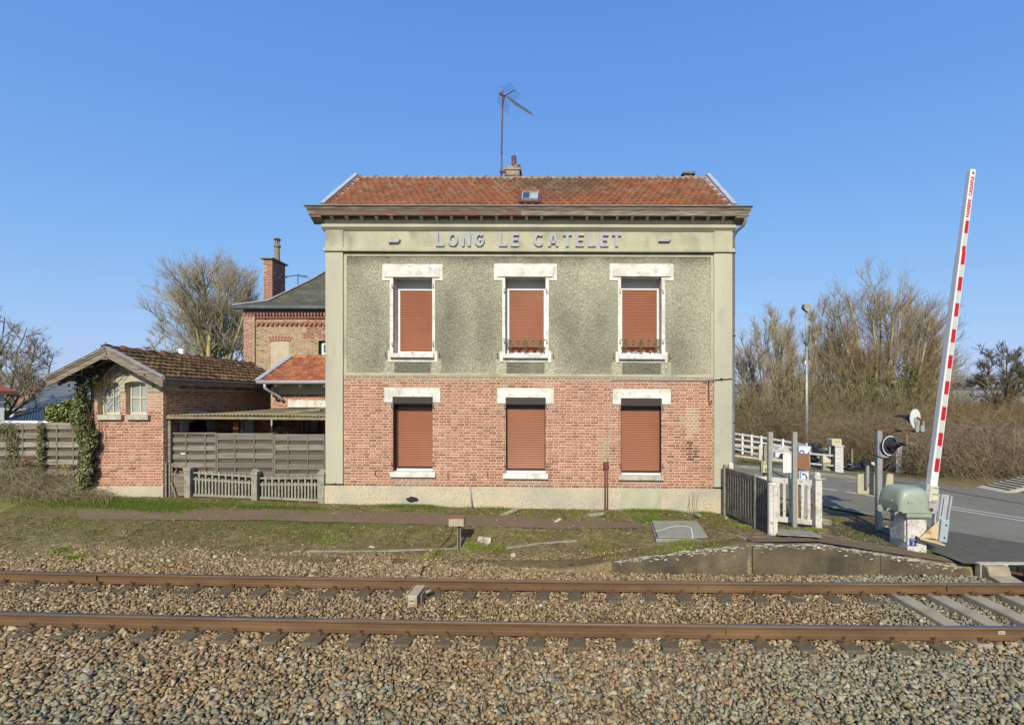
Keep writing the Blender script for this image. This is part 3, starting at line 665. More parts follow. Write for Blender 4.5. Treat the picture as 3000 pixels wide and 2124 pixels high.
# cornice: stacked mouldings under the eave
b = MS()
b.prism([(D0-.05, Zs(679)), (D0-.13, Zs(671)), (D0-.13, Zs(663)), (D0+.2, Zs(663)), (D0+.2, Zs(679))], SX0-.07, SX1+.07, 'x')
b.prism([(D0-.08, Zs(663)+.0), (D0-.17, Zs(657)), (D0-.17, Zs(654)), (D0+.2, Zs(654)), (D0+.2, Zs(663))], SX0-.11, SX1+.11, 'x')
S(b, 'cornice', M['stucco_grey'])
b = MS(); b.box(SX0-.05, D0-.09, Zs(654), SX1+.05, D0+.2, Zs(631)); S(b, 'frieze_board', M['stucco_grey'])
b = MS(); b.box(SX0-.32, D0-.315, Zs(631, 1550, .3)+.0, SX1+.32, D0+.3, Zs(631, 1550, .3)+.02); S(b, 'soffit', M['oldwood'])
for k in range(27):
    xx = U(971+k*44.0, .2); zt = Zs(631, 1550, .3); w_ = .035; b = MS()
    if k == 15: continue
    b.prism([(D0-.09, zt), (D0-.285, zt), (D0-.285, zt-.04), (D0-.12, zt-.14), (D0-.09, zt-.14)], xx-w_, xx+w_, 'x', (1, 1, 1)); S(b, 'bracket', M['stucco'])
for xx in (SX0-.13, SX1+.13):
    b = MS(); zt = Zs(631, 1550, .3); b.prism([(D0-.09, zt), (D0-.305, zt), (D0-.305, zt-.05), (D0-.09, zt-.17)], xx-.14, xx+.14, 'x'); S(b, 'end_bracket', M['oldwood'])
zg = Zs(604, 1550, .33); zf1 = Zs(617, 1550, .33); zf0 = Zs(631, 1550, .33)
b = MS(); b.box(SX0-.30, D0-.325, zf0, U(1530), D0-.28, zf1); S(b, 'fascia', M['redwood'])
b = MS(); b.box(U(1530), D0-.324, zf0, SX1+.32, D0-.28, zf1+.001); S(b, 'fascia', M['oldwood'])
b = MS(); b.prism([(D0-.28, zf1), (D0-.335, zf1), (D0-.335, zf1+.015), (D0-.35, zf1+.03), (D0-.365, zf1+.07), (D0-.385, zg-.02), (D0-.28, zg-.02)], SX0-.34, SX1+.36, 'x'); S(b, 'crown_moulding', M['oldwood'])
b = MS(); b.box(SX0-.40, D0-.40, zg-.02, SX1+.40, D0-.2, zg); S(b, 'gutter_edge', M['zincdark'])
# end returns of the roof trim so that the corner reads solid from the side
for xx, sg in ((SX0, -1), (SX1, 1)):
    b = MS(); b.box(xx, D0-.28, zf0, xx+sg*.28, D0+3.8, zf1); S(b, 'side_fascia', M['oldwood'])
# letters
def letter_shapes(ch, w, h, s):
    """outlines of a bold grotesque capital: list of (polygon or (outer, inner) ring)"""
    R_ = lambda x0, z0, x1, z1: [(x0, z0), (x1, z0), (x1, z1), (x0, z1)]
    if ch == 'L': return [[(0, 0), (w, 0), (w, s), (s*1.05, s), (s*1.05, h), (0, h)]]
    if ch == 'E': return [[(0, 0), (w, 0), (w, s), (s*1.05, s), (s*1.05, .42*h), (w*.86, .42*h), (w*.86, .42*h+s*.9), (s*1.05, .42*h+s*.9), (s*1.05, h-s), (w, h-s), (w, h), (0, h)]]
    if ch == 'T': c = w/2; return [[(c-s*.52, 0), (c+s*.52, 0), (c+s*.52, h-s), (w, h-s), (w, h), (0, h), (0, h-s), (c-s*.52, h-s)]]
    if ch == 'N': return [[(0, 0), (s, 0), (s, h*.62), (w-s*1.1, 0), (w, 0), (w, h), (w-s, h), (w-s, h*.38), (s*1.1, h), (0, h)]]
    if ch == 'A': return [[(0, 0), (s*1.05, 0), (w*.5-s*.05, h*.80), (w*.5+s*.05, h*.80), (w-s*1.05, 0), (w, 0), (w*.5+s*.62, h), (w*.5-s*.62, h)], R_(w*.22, h*.22, w*.78, h*.22+s*.85)]
    if ch in 'OCG':
        cx, cz = w/2, h/2; a0, a1 = (0, 2*math.pi) if ch == 'O' else (R(42), R(318)) if ch == 'C' else (R(42), R(352))
        n = 30; o = []; i = []
        for k in range(n+1):
            t = a0+(a1-a0)*k/n; o.append((cx+cx*math.cos(t), cz+cz*math.sin(t))); i.append((cx+(cx-s)*math.cos(t), cz+(cz-s)*math.sin(t)))
        out = []
        for k in range(n): out.append([o[k], o[k+1], i[k+1], i[k]])
        if ch == 'G': out += [R_(w*.48, h*.40, w, h*.40+s*.8)]
        return out
y_t = 682; y_b = 722
LT = [('L', 1275, 1300), ('O', 1310.5, 1341), ('N', 1351.5, 1378.5), ('G', 1388.5, 1419), ('L', 1460.5, 1486), ('E', 1496, 1520.5), ('C', 1563, 1594), ('A', 1605, 1637), ('T', 1649, 1675), ('E', 1686, 1711), ('L', 1722, 1746), ('E', 1757.5, 1782.5), ('T', 1793, 1819.5)]
for ch, a, c in LT:
    b = MS(); w = U(c, .08)-U(a, .08); h = (y_b-y_t)/F*(D0-.08)*1.0; zb_ = Zs(y_b-.5, a, .08)-.0065*0
    zb_ = H-((y_b)-.0065*(a-1550)*0-CY)/F*(D0-.08)
    for poly in letter_shapes(ch, w, h, .072):
        b.prism([(U(a, .08)+p, zb_+q) for p, q in poly], D0-.085, D0-.03, 'y')
    S(b, 'letter', M['lettering'])
for a, c in ((1136, 1171), (1928, 1966)):
    b = MS(); b.prism([(U(a, .08), Zs(709, a, .08)), (U(c-6, .08), Zs(709, a, .08)), (U(c, .08), Zs(699.5, a, .08)), (U(a+7, .08), Zs(699.5, a, .08))], D0-.10, D0-.03, 'y'); S(b, 'dash_ornament', M['lettering'])
# brickwork as real bricks in Flemish bond
def bricks(name, x0, z0, x1, z1, holes, y, parent, tf=None, sh=.0715, st_=.214, hd=.117, palette=None, dark=.10, jt=.015, axis='x', proud=.006, paintfade=None, sgn=-1, plain=False):
    pal = palette or [(.41, .205, .14), (.38, .18, .12), (.43, .225, .155), (.40, .20, .135), (.45, .255, .18), (.36, .165, .11)]
    V = []; Fq = []; C = []; r = int(round((z1-z0)/sh)); sh = (z1-z0)/r; per = st_+hd
    for i in range(r):
        za, zc = z0+i*sh, z0+(i+1)*sh; x = x0-((i % 2)*(per/2)+.03*((i*7) % 5)/5); k = 0
        while x < x1:
            L_ = st_ if k % 2 == 0 else hd; a, c = max(x, x0)+jt/2, min(x+L_, x1)-jt/2; x += L_; k += 1
            if c-a < .02: continue
            parts = [(a, c)]
            for h in holes:
                if zc > h[1]+.012 and za < h[3]-.012:
                    new = []
                    for p, q in parts:
                        if q <= h[0] or p >= h[2]: new.append((p, q)); continue
                        if p < h[0]: new.append((p, h[0]))
                        if q > h[2]: new.append((h[2], q))
                    parts = new
            for a2, c2 in parts:
                if c2-a2 < .02: continue
                j = lambda s=.0035: random.uniform(-s, s)
                p = proud+random.uniform(-.002, .002); e = .004
                f4 = [(a2+j(), za+jt/2+j()), (c2+j(), za+jt/2+j()), (c2+j(), zc-jt/2+j()), (a2+j(), zc-jt/2+j())]
                n = len(V)
                for (u, z), q in list(zip(f4, [0]*4))+[((u+(e if i_ in (0, 3) else -e), z+(e if i_ < 2 else -e)), 1) for i_, (u, z) in enumerate(f4)]:
                    yy = y+sgn*(p if q else -.004)
                    V.append((u, yy, z) if axis == 'x' else (yy, u, z))
                Fq += [(n+4, n+5, n+6, n+7), (n, n+1, n+5, n+4), (n+1, n+2, n+6, n+5), (n+2, n+3, n+7, n+6), (n+3, n, n+4, n+7)]
                col = np.array(random.choice(pal)); q = random.random()
                xm, zm = (a2+c2)/2, (za+zc)/2
                if plain: pass
                elif q < dark*2*float(vnoise(xm, zm, .8, 300)): col = col*np.array([.45, .5, .5])+np.array([.04, .04, .02])
                elif q < .2+.0: col = col*.8
                elif q > .93: col = np.array([.50, .32, .24])
                col = col*random.uniform(.9, 1.1)
                if paintfade is not None: col = paintfade(xm, zm, col)
                C += [tuple(col)]*5
    V = np.array(V)
    if tf: V = np.array([tf(*p) for p in V])
    # normals outward: flip when needed
    Fq = np.array(Fq)
    if (axis == 'x' and sgn > 0) or (axis == 'y' and sgn < 0): Fq = Fq[:, ::-1]
    return npmesh(name, V, Fq, M['brick'], parent, fcol=np.array(C))
bx0, bx1, bz0, bz1 = U(1005), U(2088), Zs(1427), Zs(1103.5)
def fade(x, z, c):
    n1 = float(fbm(x, z, .8, 400)); pk = np.array([.52, .30, .225])
    c = c*(1-.30*n1)+pk*.30*n1
    if z > bz1-.16: c = c*.35+np.array([.34, .30, .225])*.65
    elif z > bz1-.5:
        for w in GF:
            if abs(x-w['h'][2]-.02) < .14 or abs(x-w['h'][0]+.05) < .1: c = c*.5+np.array([.45, .40, .33])*.5
    for w in GF:
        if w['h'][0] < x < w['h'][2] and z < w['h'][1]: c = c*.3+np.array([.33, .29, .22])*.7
        if (0 < x-w['h'][2] < .22 or -.2 < x-w['h'][0] < 0) and w['h'][3]-.35 < z < w['h'][3]+.1: c = c*.45+np.array([.40, .36, .28])*.55
    X_ = x-U(2022); Z_ = z-Zs(1235)
    if (X_/.19)**2+(Z_/.42)**2 < 1: c = c*.15+np.array([.46, .40, .26])*.85
    if (X_-.05)**2/.012+(Z_+.75)**2/.14 < 1: c = c*.4
    X_ = x-U(1773); Z_ = z-Zs(1325)
    if abs(X_) < .16 and abs(Z_) < .3: c = c*.3+np.array([.36, .32, .22])*.7
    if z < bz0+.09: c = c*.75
    return c
gh = [w['h'] for w in GF]
b = MS(); holes_wall(b, bx0, bz0, bx1, bz1, gh, D0+.001); S(b, 'mortar_wall', M['mortar'])
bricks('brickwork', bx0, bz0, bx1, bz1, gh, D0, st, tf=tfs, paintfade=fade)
# plinth
b = MS(); b.prism([(SX0-.02, -.3), (U(2129, .08), -.3), (U(2129, .08), Zs(1426.5)), (SX0-.02, Zs(1426.5))], D0-.075, D0+.3, 'y'); S(b, 'plinth', M['aggregate'], bevel=.01)
b = MS(); b.box(U(1819, .08), D0-.082, -.2, U(1936, .08), D0-.05, Zs(1427.5)-.0); S(b, 'plinth_patch', M['stucco'])
b = MS(); n = 14; vx, vz = U(1206, .08), Zs(1464, 1206, .08); r_ = [1+.12*math.sin(k*2.1)+.1*math.cos(k*3.3) for k in range(n)]
b.prism([(vx+.155*r_[k]*math.cos(k*6.2832/n), vz+.075*r_[k]*math.sin(k*6.2832/n)) for k in range(n)], D0-.079, D0-.0755, 'y'); S(b, 'vent_hole', M['black'])
b = MS(); b.lathe((U(980), D0-.06, Zs(1412, 980)), [(.04, 0), (.045, -.02), (.03, -.03), (.02, -.035)], 12, 'y'); S(b, 'survey_bolt', M['rustplate'])
b = MS(); b.box(U(2126, .08), D0-.06, -.3, SX1, D0+.2, Zs(1426)); S(b, 'plinth_return', M['stucco_grey'])
# body behind the facade: side walls, back wall
DB = D0+3.9
b = MS()
zt_ = Zs(606)
for xx, sg in ((SX0, 1), (SX1, -1)): b.box(xx, D0+.3, -.3, xx+sg*.3, DB, zt_)
b.box(SX0+.3, DB-.3, -.3, SX1-.3, DB, zt_); b.box(SX0+.31, D0+.8, zt_-.2, SX1-.31, DB-.31, zt_-.1)
S(b, 'outer_wall', M['stucco_grey'])
b = MS(); b.box(SX0+.3, D0+.62, -.3, SX1-.3, D0+.66, zt_-.1); S(b, 'inner_wall', M['black'])
b = MS(); xs_ = SX0; 
# gable triangles + roof
YR = 14.0; ZR = H+646/F*YR; YE = D0-.30; ZE = zg-.03; YB = 2*YR-YE
b = MS()
for xx, sg in ((SX0, 1), (SX1, -1)): b.prism([(D0, zt_-.01), (2*YR-D0, zt_-.01), (YR, ZR-.12)], xx+sg*.01, xx+sg*.26, 'x')
S(b, 'gable_wall', M['stucco_grey'])
def tiled(name, x0, x1, ye, ze, yr, zr, parent, m, tf=None, tw=.18, th=.225, pal=None, var=.10, colf=None, dirx=1):
    """interlocking tiles: each tile a slightly tilted plate with a raised side roll"""
    L_ = math.hypot(yr-ye, zr-ze); nr = int(round(L_/th)); th = L_/nr; ncol = int(round((x1-x0)/tw)); tw = (x1-x0)/ncol
    ty, tz = (yr-ye)/L_, (zr-ze)/L_; ny, nz2 = -tz, ty
    if yr < ye: ny, nz2 = tz, -ty
    if nz2 < 0: ny, nz2 = -ny, -nz2
    V = []; Fq = []; C = []
    pal = pal or [(.29, .115, .06), (.26, .10, .052), (.32, .13, .066), (.22, .09, .05), (.28, .12, .066)]
    for i in range(nr):
        off = (i % 2)*tw*.5
        for k in range(-1, ncol+1):
            a = max(x0, x0+k*tw+off); c = min(x1, x0+(k+1)*tw+off)
            if c-a < .04: continue
            s0, s1 = i*th-.02, (i+1)*th+.02; h0 = .062+random.uniform(0, .014); h1 = .008; w = c-a
            sec = [(0, .0), (.04, .022), (.16*w/.2+.0, .022), (.21*w/.2*.9, .0), (w*.55, .0), (w, .0)]
            sec = [(0, .002), (.018, .034), (.045, .034), (.062, .004), (w*.6, .0), (w, .003)]
            n = len(V); rx = random.uniform(-.004, .004)
            for s, h in ((s0, h0), (s1, h1)):
                for u, q in sec:
                    hh = h+q; V.append((a+min(u, w)+rx, ye+ty*s+ny*hh, ze+tz*s+nz2*hh))
            for u, q in sec: V.append((a+min(u, w)+rx, ye+ty*s0+ny*.0, ze+tz*s0+nz2*.0))
            col = np.array(random.choice(pal))*random.uniform(1-var, 1+var)
            if colf is not None: col = colf(a, i/nr, col)
            for j in range(5):
                Fq.append((n+j, n+j+1, n+6+j+1, n+6+j)); C.append(tuple(col))
                Fq.append((n+12+j, n+12+j+1, n+j+1, n+j)); C.append(tuple(col*.9))
    V = np.array(V)
    if tf: V = np.array([tf(*p) for p in V])
    o = npmesh(name, V, np.array(Fq), m, parent, fcol=np.array(C))
    return o
def stcol(x, t, c):
    n = float(vnoise(x, t*3, .7, 501)); n2 = float(vnoise(x*2, t*5, .5, 503))
    sl = soft(x, U(1330), U(1480))*soft(-x, -U(1900), -U(1640))*soft(t, .15, .75)
    k = np.clip(sl*.9+(n-.6)*.9+soft(t, .8, 1)*.35, 0, .75); c = c*(1-k)+np.array([.13, .095, .065])*k
    if n2 > .66 and t > .35: c = c*.7+np.array([.30, .30, .22])*.3
    return c
rf = tiled('tiled_roof', SX0+.12, SX1-.12, YE, ZE, YR, ZR-.02, st, M['tile'], tf=tfs, colf=stcol)
tiled('tiled_roof', SX0+.12, SX1-.12, YB, ZE, YR, ZR-.03, st, M['tile'], tf=tfs)
b = MS()
b.prism([(YE, ZE-.04), (YR, ZR-.05), (YB, ZE-.04), (YR, ZR-.12)], SX0+.05, SX1-.05, 'x'); S(b, 'roof_deck', M['black'])
def ridge_tiles(b, x0, x1, y, z, r=.085, pitch=.47, droop=0):
    x = x0
    while x < x1-.05:
        e = min(x+pitch, x1); dz = random.uniform(-.006, .006); n = 9
        rr = [r*1.25, r*1.25, r*.98, r*.96, r*1.0]; xx = [x-.02, x+.05, x+.055, (x+e)/2, e]
        vs = []
        for q, px_ in zip(rr, xx):
            for j in range(n):
                a = math.pi*(1.08*j/(n-1)-.04); vs.append((px_, y+q*1.1*math.cos(a), z+dz-droop*math.sin(math.pi*(x-x0)/(x1-x0))+q*.9*math.sin(a)-.03))
        col = random.choice([(.46, .17, .08), (.40, .14, .07), (.50, .21, .11), (.26, .14, .09)]); b.add(vs, [(i*n+j, i*n+j+1, (i+1)*n+j+1, (i+1)*n+j) for i in range(4) for j in range(n-1)], col)
        x = e
b = MS(); ridge_tiles(b, SX0+.12, SX1-.12, YR, ZR+.0); S(b, 'ridge_tiles', M['tile'])
b = MS(); b.box(SX0+.14, YR-.10, ZR-.08, SX1-.14, YR+.10, ZR-.005); S(b, 'ridge_bedding', M['concrete'])
for xx, sg in ((SX0, 1), (SX1, -1)):
    b = MS(); dz = ZR-ZE; 
    for (ya, za, yb, zb2) in ((YE+.03, ZE, YR, ZR), (YB-.03, ZE, YR, ZR)):
        nseg = 5
        for k in range(nseg):
            A = (xx+sg*.03, ya+(yb-ya)*k/nseg, za+(zb2-za)*k/nseg+.10); B = (xx+sg*.03, ya+(yb-ya)*(k+1)/nseg, za+(zb2-za)*(k+1)/nseg+.10)
            b.bar(A, B, .12+.004*(k % 2), .075+.004*(k % 2))
        A = (xx+sg*.15, ya, za+.055); B = (xx+sg*.15, yb, zb2+.055); b.bar(A, B, .14, .012)
    S(b, 'verge_flashing', M['zinc'])
# skylight in the roof
def onroof(px, py):
    # intersect the view ray with the roof plane
    dy = (px-CX)/F; dz = -(py-.0065*(px-1550)-CY)/F
    s = (ZR-ZE)/(YR-YE); Y = (ZE+.05-H-s*YE)/(dz-s); return (dy*Y, Y, H+dz*Y)
q = [onroof(1528, 594), onroof(1576, 594), onroof(1582, 573), onroof(1535, 573)]
cxx = sum(p[0] for p in q)/4; ln = math.hypot(q[2][1]-q[1][1], q[2][2]-q[1][2]); nrm = Vector((0, -(ZR-ZE), YR-YE)).normalized(); al = Vector((0, YR-YE, ZR-ZE)).normalized()
c0 = Vector(((q[0][0]+q[1][0])/2, q[0][1], q[0][2])); wdt = q[1][0]-q[0][0]
mtx = Matrix(((1, 0, 0), tuple([0, al.y, nrm.y]), tuple([0, al.z, nrm.z]))).to_4x4(); mtx.translation = c0+nrm*.06
b = MS(); b.box(-wdt/2-.09, -.10, -.05, wdt/2+.09, ln+.08, .0); sk = S(b, 'skylight', M['brownpaint'], xf=mtx)
b = MS(); fr = .025
for a, c, e, h in ((-wdt/2, 0, wdt/2, fr), (-wdt/2, ln-fr, wdt/2, ln), (-wdt/2, fr, -wdt/2+fr, ln-fr), (wdt/2-fr, fr, wdt/2, ln-fr), (-.012, fr, .012, ln-fr)): b.box(a, c, 0, e, h, .05)
S(b, 'skylight_frame', M['zinc'], sk, xf=mtx)
b = MS(); b.box(-wdt/2+fr, fr, .012, -.012, ln-fr, .022); S(b, 'skylight_pane', mat('sky_glass', (.03, .05, .09), rough=.03, spec=1, fine=0), sk, xf=mtx)
b = MS(); b.box(.012, fr, .012, wdt/2-fr, ln-fr, .022); S(b, 'skylight_pane', M['milkglass'], sk, xf=mtx)
# chimneys
s_ = (YR+.1)/F
def PX(px, D): return (px-CX)/F*D
def PZ(py, D): return H-(py-CY)/F*D
Dc = YR+.15
b = MS(); b.box(PX(1480, Dc), Dc, ZR-.5, PX(1522, Dc), Dc+1.1, PZ(498, Dc)); ch = S(b, 'chimney', M['concrete'], bevel=.01)
b = MS(); b.box(PX(1477, Dc), Dc-.03, PZ(499, Dc), PX(1525.5, Dc), Dc+1.13, PZ(485.5, Dc)); S(b, 'chimney_cap', M['concrete'], ch, bevel=.01)
b = MS(); b.tube([(PX(1505.5, Dc+.25), Dc+.25, PZ(487, Dc)), (PX(1505.5, Dc+.25), Dc+.25, PZ(459, Dc+.25))], .078, 16); S(b, 'flue_pipe', M['brownpaint'], ch, smooth=True)
b = MS(); b.box(PX(1514, Dc), Dc-.034, PZ(492, Dc), PX(1525, Dc), Dc+.1, PZ(485, Dc)+.01); S(b, 'brick_stub', M['rustyiron'], ch)
b = MS(); b.box(PX(2003, Dc+.2), Dc+.2, ZR-.5, PX(2026, Dc+.2), Dc+.9, PZ(511, Dc+.2)); ch2 = S(b, 'chimney', M['concrete'])
b = MS(); b.box(PX(1998, Dc+.2), Dc+.15, PZ(511, Dc+.2), PX(2035, Dc+.2), Dc+.95, PZ(505, Dc+.2)); S(b, 'chimney_cap', M['darkconc'], ch2, bevel=.01)
b = MS(); 
for xx in (2003, 2018, 2030): b.lathe((PX(xx, Dc+.4), Dc+.4, PZ(505.2, Dc+.4)), [(.03, 0), (.04, .02), (.02, .04)], 8)
S(b, 'cap_mortar', M['concrete'], ch2)
# windows
def arc_slats(b, x0, x1, z0, z1, y, pitch=.047, r=.014):
    n = max(1, int(round((z1-z0)/pitch))); p = (z1-z0)/n
    vs = []; prof = []
    for i in range(n):
        for t, o in ((.0, 0.), (.08, -.6), (.3, -1.), (.6, -1.), (.86, -.55), (.93, 0.)): prof.append((z0+(i+t)*p, y+o*r))
    prof.append((z1, y))
    for z, yy in prof: vs += [(x0, yy, z), (x1, yy, z)]
    b.add(vs, [(2*i, 2*i+1, 2*i+3, 2*i+2) for i in range(len(prof)-1)])
def reveal(b, h, y0, y1, top=True):
    x0, z0, x1, z1 = h
    b.add([(x0, y0, z0), (x0, y1, z0), (x0, y1, z1), (x0, y0, z1)], [(0, 1, 2, 3)]); b.add([(x1, y0, z0), (x1, y1, z0), (x1, y1, z1), (x1, y0, z1)], [(3, 2, 1, 0)])
    b.add([(x0, y0, z1), (x1, y0, z1), (x1, y1, z1), (x0, y1, z1)], [(0, 1, 2, 3)]); b.add([(x0, y0, z0), (x1, y0, z0), (x1, y1, z0), (x0, y1, z0)], [(3, 2, 1, 0)])
def hook(b, px, py, h=12, f=.03):
    x = U(px); z = Zs(py); b.bar((x, D0-f, z+h*.0089/2), (x, D0-f, z-h*.0089/2), .014, .014); b.bar((x, D0-f, z+h*.0089/2), (x, D0, z+h*.0089/2), .014, .014)
    b.bar((x, D0-f, z-h*.0089/2+.02), (x+.02, D0-f-.01, z-h*.0089/2), .02, .02)
for idx, w in enumerate(UP):
    c = (w['op'][0]+w['op'][1])/2; x0, z0, x1, z1 = w['h']; yi = D0+.33
    win = MS(); fr = .055; zbox = Zs(842, c, 0)
    zbx = z1-(842-812)/F*D0*1.03; zlo = z0+.085
    win.box(x0+.006, yi-.04, zbx, x1-.006, yi+.1, zbx+.035); win.box(x0+.006, yi-.03, zlo, x0+fr+.02, yi+.1, zbx); win.box(x1-fr-.0, yi-.03, zlo, x1-.006, yi+.1, zbx)
    win.box(x0+.006, yi-.045, z0+.03, x1-.006, yi+.1, zlo)
    wo_ = S(win, 'window', M['pvc'])
    b = MS(); b.box(x0+.004, yi-.012, zbx+.035, x1-.004, yi+.1, z1+.02); S(b, 'shutter_box', M['greypaint'], wo_)
    b = MS(); arc_slats(b, x0+fr+.02, x1-fr, zlo, zbx, yi-.008); S(b, 'roller_shutter', M['shutter'], wo_)
    b = MS(); reveal(b, (x0, z0, x1, z1), D0-.001, yi+.1); S(b, 'reveal', M['white'], wo_)
    b = MS()
    a, t_, e, d_ = w['lo']; ja, jb = w['jo']; A, T_, E, B_ = w['li']
    zl = z1; ztop = Zs(t_, c); zear = Zs(d_, c); zsu0, zsu1 = Zs(w['su'][3], c), Zs(w['su'][1], c)
    b.box(U(a), D0-.016, zl, U(e), D0+.05, ztop)
    b.box(U(a), D0-.0155, zear, x0, D0+.05, zl); b.box(x1, D0-.0155, zear, U(e), D0+.05, zl)
    b.box(U(ja), D0-.0165, zsu1, x0, D0+.05, zear); b.box(x1, D0-.0165, zsu1, U(jb), D0+.05, zear)
    b.box(U(w['su'][0]), D0-.015, zsu0, x0, D0+.05, zsu1); b.box(x1, D0-.015, zsu0, U(w['su'][2]), D0+.05, zsu1); b.box(x0, D0-.015, zsu0, x1, D0+.05, z0)
    S(b, 'painted_surround', M['white'], wo_)
    b = MS(); b.box(U(A), D0-.045, zl-.002, U(E), D0+.03, Zs(T_, c)); S(b, 'lintel', M['white'], wo_, bevel=.006)
    b = MS(); b.box(x0, D0-.05, z0-.02, x1, yi+.05, z0+.012); b.box(U(w['sill'][0]), D0-.11, Zs(w['sill'][3], c), U(w['sill'][2]), D0+.02, Zs(w['sill'][1], c)); S(b, 'sill', M['stucco' if idx < 0 else 'white'], wo_, bevel=.006)
    b = MS()
    for xx in (w['op'][0]-3, w['op'][1]+3):
        for py in ((840, 1011) if idx == 0 else (853, 1000)): b = MS(); hook(b, xx, py, 11); S(b, 'shutter_hinge', M['rustyiron'], wo_)
    for xx in (w['su'][0]-7, w['su'][2]+6): b = MS(); hook(b, xx, 1041, 13); S(b, 'wall_hook', M['rustyiron'], wo_)
    b = MS(); b.box((x0+x1)/2-.03, D0-.06, z0+.012, (x0+x1)/2+.03, D0-.02, z0+.03); S(b, 'shutter_catch', M['rustyiron'], wo_)
    if w['rail']:
        b = MS(); y = D0+.03; zt = Zs(994, c); zb_ = Zs(1029, c)
        b.box(x0, y-.03, zt-.025, x1, y+.03, zt); 
        for xx in (x0+.05, x1-.05): b.bar((xx, y, zt), (xx, y, zb_), .016, .016)
        zm = (zt+zb_)/2; W_ = x1-x0-.1
        def ring(cx, cz, rx, rz, r=.012, n=18, a0=0, a1=2*math.pi):
            b.tube([(cx+rx*math.cos(a0+(a1-a0)*k/n), y, cz+rz*math.sin(a0+(a1-a0)*k/n)) for k in range(n+1)], r, 5, caps=False)
        for q in (.08, .5, .92):
            cx = x0+.05+W_*q; ring(cx, zm+.02, .062, .098); ring(cx, zm+.02, .028, .06)
            for a_ in range(4): t_ = a_*math.pi/2+.785; b.bar((cx-.05*math.cos(t_), y, zm+.02-.08*math.sin(t_)), (cx+.05*math.cos(t_), y, zm+.02+.08*math.sin(t_)), .008, .008)
            b.bar((cx, y, zt), (cx, y, zb_+.03), .008, .008)
            ring(cx, zb_+.05, .05, .035, a0=math.pi, a1=2*math.pi)
        for q in (.29, .71):
            cx = x0+.05+W_*q
            for dx, dz in ((-.025, .0), (.025, .0), (0, .04), (0, -.035)): ring(cx+dx, zm+.065+dz, .021, .021, n=10)
            ring(cx-.07, zm+.05, .07, .05, a0=-1.4, a1=.3, n=8); ring(cx+.07, zm+.05, .07, .05, a0=math.pi-.3, a1=math.pi+1.4, n=8)
        b.bar((x0+.05, y, zt-.055), (x1-.05, y, zt-.055), .007, .007)
        S(b, 'balcony_railing', M['ironwork'], wo_)
for idx, w in enumerate(GF):
    c = (w['op'][0]+w['op'][1])/2; x0, z0, x1, z1 = w['h']; yi = D0+.16+.09*(idx == 0)
    zbb = Zs([1185.6, 1188, 1192][idx], c); zlo = z0+.125; zst = z0+.055
    win = MS(); xl = [.06, .035, .03][idx]; xr = .03
    win.box(x0+.004, yi-.03, zst, x0+xl, yi+.06, zbb); win.box(x1-xr, yi-.03, zst, x1-.004, yi+.06, zbb); win.box(x0+xl, yi-.03, zst+.001, x1-xr, yi+.06, zlo-.02); win.box(x0+.004, yi-.03, zbb-.08, x1-.004, yi+.06, zbb)
    wo_ = S(win, 'window', M['dark_metal'])
    b = MS(); arc_slats(b, x0+xl, x1-xr, zlo-.02, zbb-.06, yi-.005); S(b, 'roller_shutter', M['shutter'], wo_)
    b = MS(); f_ = .10; b.prism([(D0+.1, zbb), (D0-.02, zbb), (D0-.05, zbb+.035), (D0-.05, z1-.012), (D0-.02, z1-.005), (D0+.1, z1-.005)], x0+.006, x1-.012, 'x'); S(b, 'shutter_box', M['dark_metal'], wo_)
    b = MS(); reveal(b, (x0, z0, x1, z1), D0-.003, yi+.06); S(b, 'reveal', M['brownpaint'], wo_)
    b = MS(); b.box(x0+.03*(idx != 1), yi-.05, z0-.01, x1-.0, yi+.05, zst); S(b, 'frame_base', M['pvc'], wo_)
    A, T_, E, B_ = w['li']; b = MS()
    b.box(U(A), D0-.03, z1, U(E), D0+.05, Zs(T_, c)); b.box(U(A), D0-.0295, Zs(B_, c), x0-.004, D0+.05, z1); b.box(x1+.004, D0-.0295, Zs(B_, c), U(E), D0+.05, z1)
    S(b, 'lintel', M['white'], wo_, bevel=.004)
    b = MS(); b.box(U(w['sill'][0], .07), D0-.08, Zs(w['sill'][3], c, .07), U(w['sill'][2], .07), D0+.02, z0); b.box(x0, D0-.02, z0-.03, x1, yi+.02, z0+.004); S(b, 'sill', M['white'] if idx < 2 else M['chalk'], wo_, bevel=.006)
    b = MS()
    for xx in (w['op'][0]-3, w['op'][1]+3):
        for py in (1192, 1361): b = MS(); hook(b, xx, py, 12); S(b, 'shutter_hinge', M['rustyiron'], wo_)
for px, py in ((1098, 1389), (1312, 1394), (1429, 1393)): b = MS(); hook(b, px, py, 13); S(b, 'wall_hook', M['rustyiron'])
# sill ornaments: flowerpot
x = U(1905); z = UP[2]['h'][1]+.012
b = MB(tfs); b.lathe((x, D0+.04, z+.0), [(.02, 0), (.03, .02), (.028, .05)], 10); tag(b.build('small_pot', M['rustyiron']), 'little dark pot on the sill of the right upper window', 'pot')
b = MB(tfs); b.lathe((x-.16*0+U(1856)-x, D0+.02, z), [(.07, 0), (.09, .03), (.08, .05), (.075, .05)], 14); tag(b.build('glass_bowl', M['milkglass']), 'pale glass bowl on the sill of the right upper window', 'bowl')
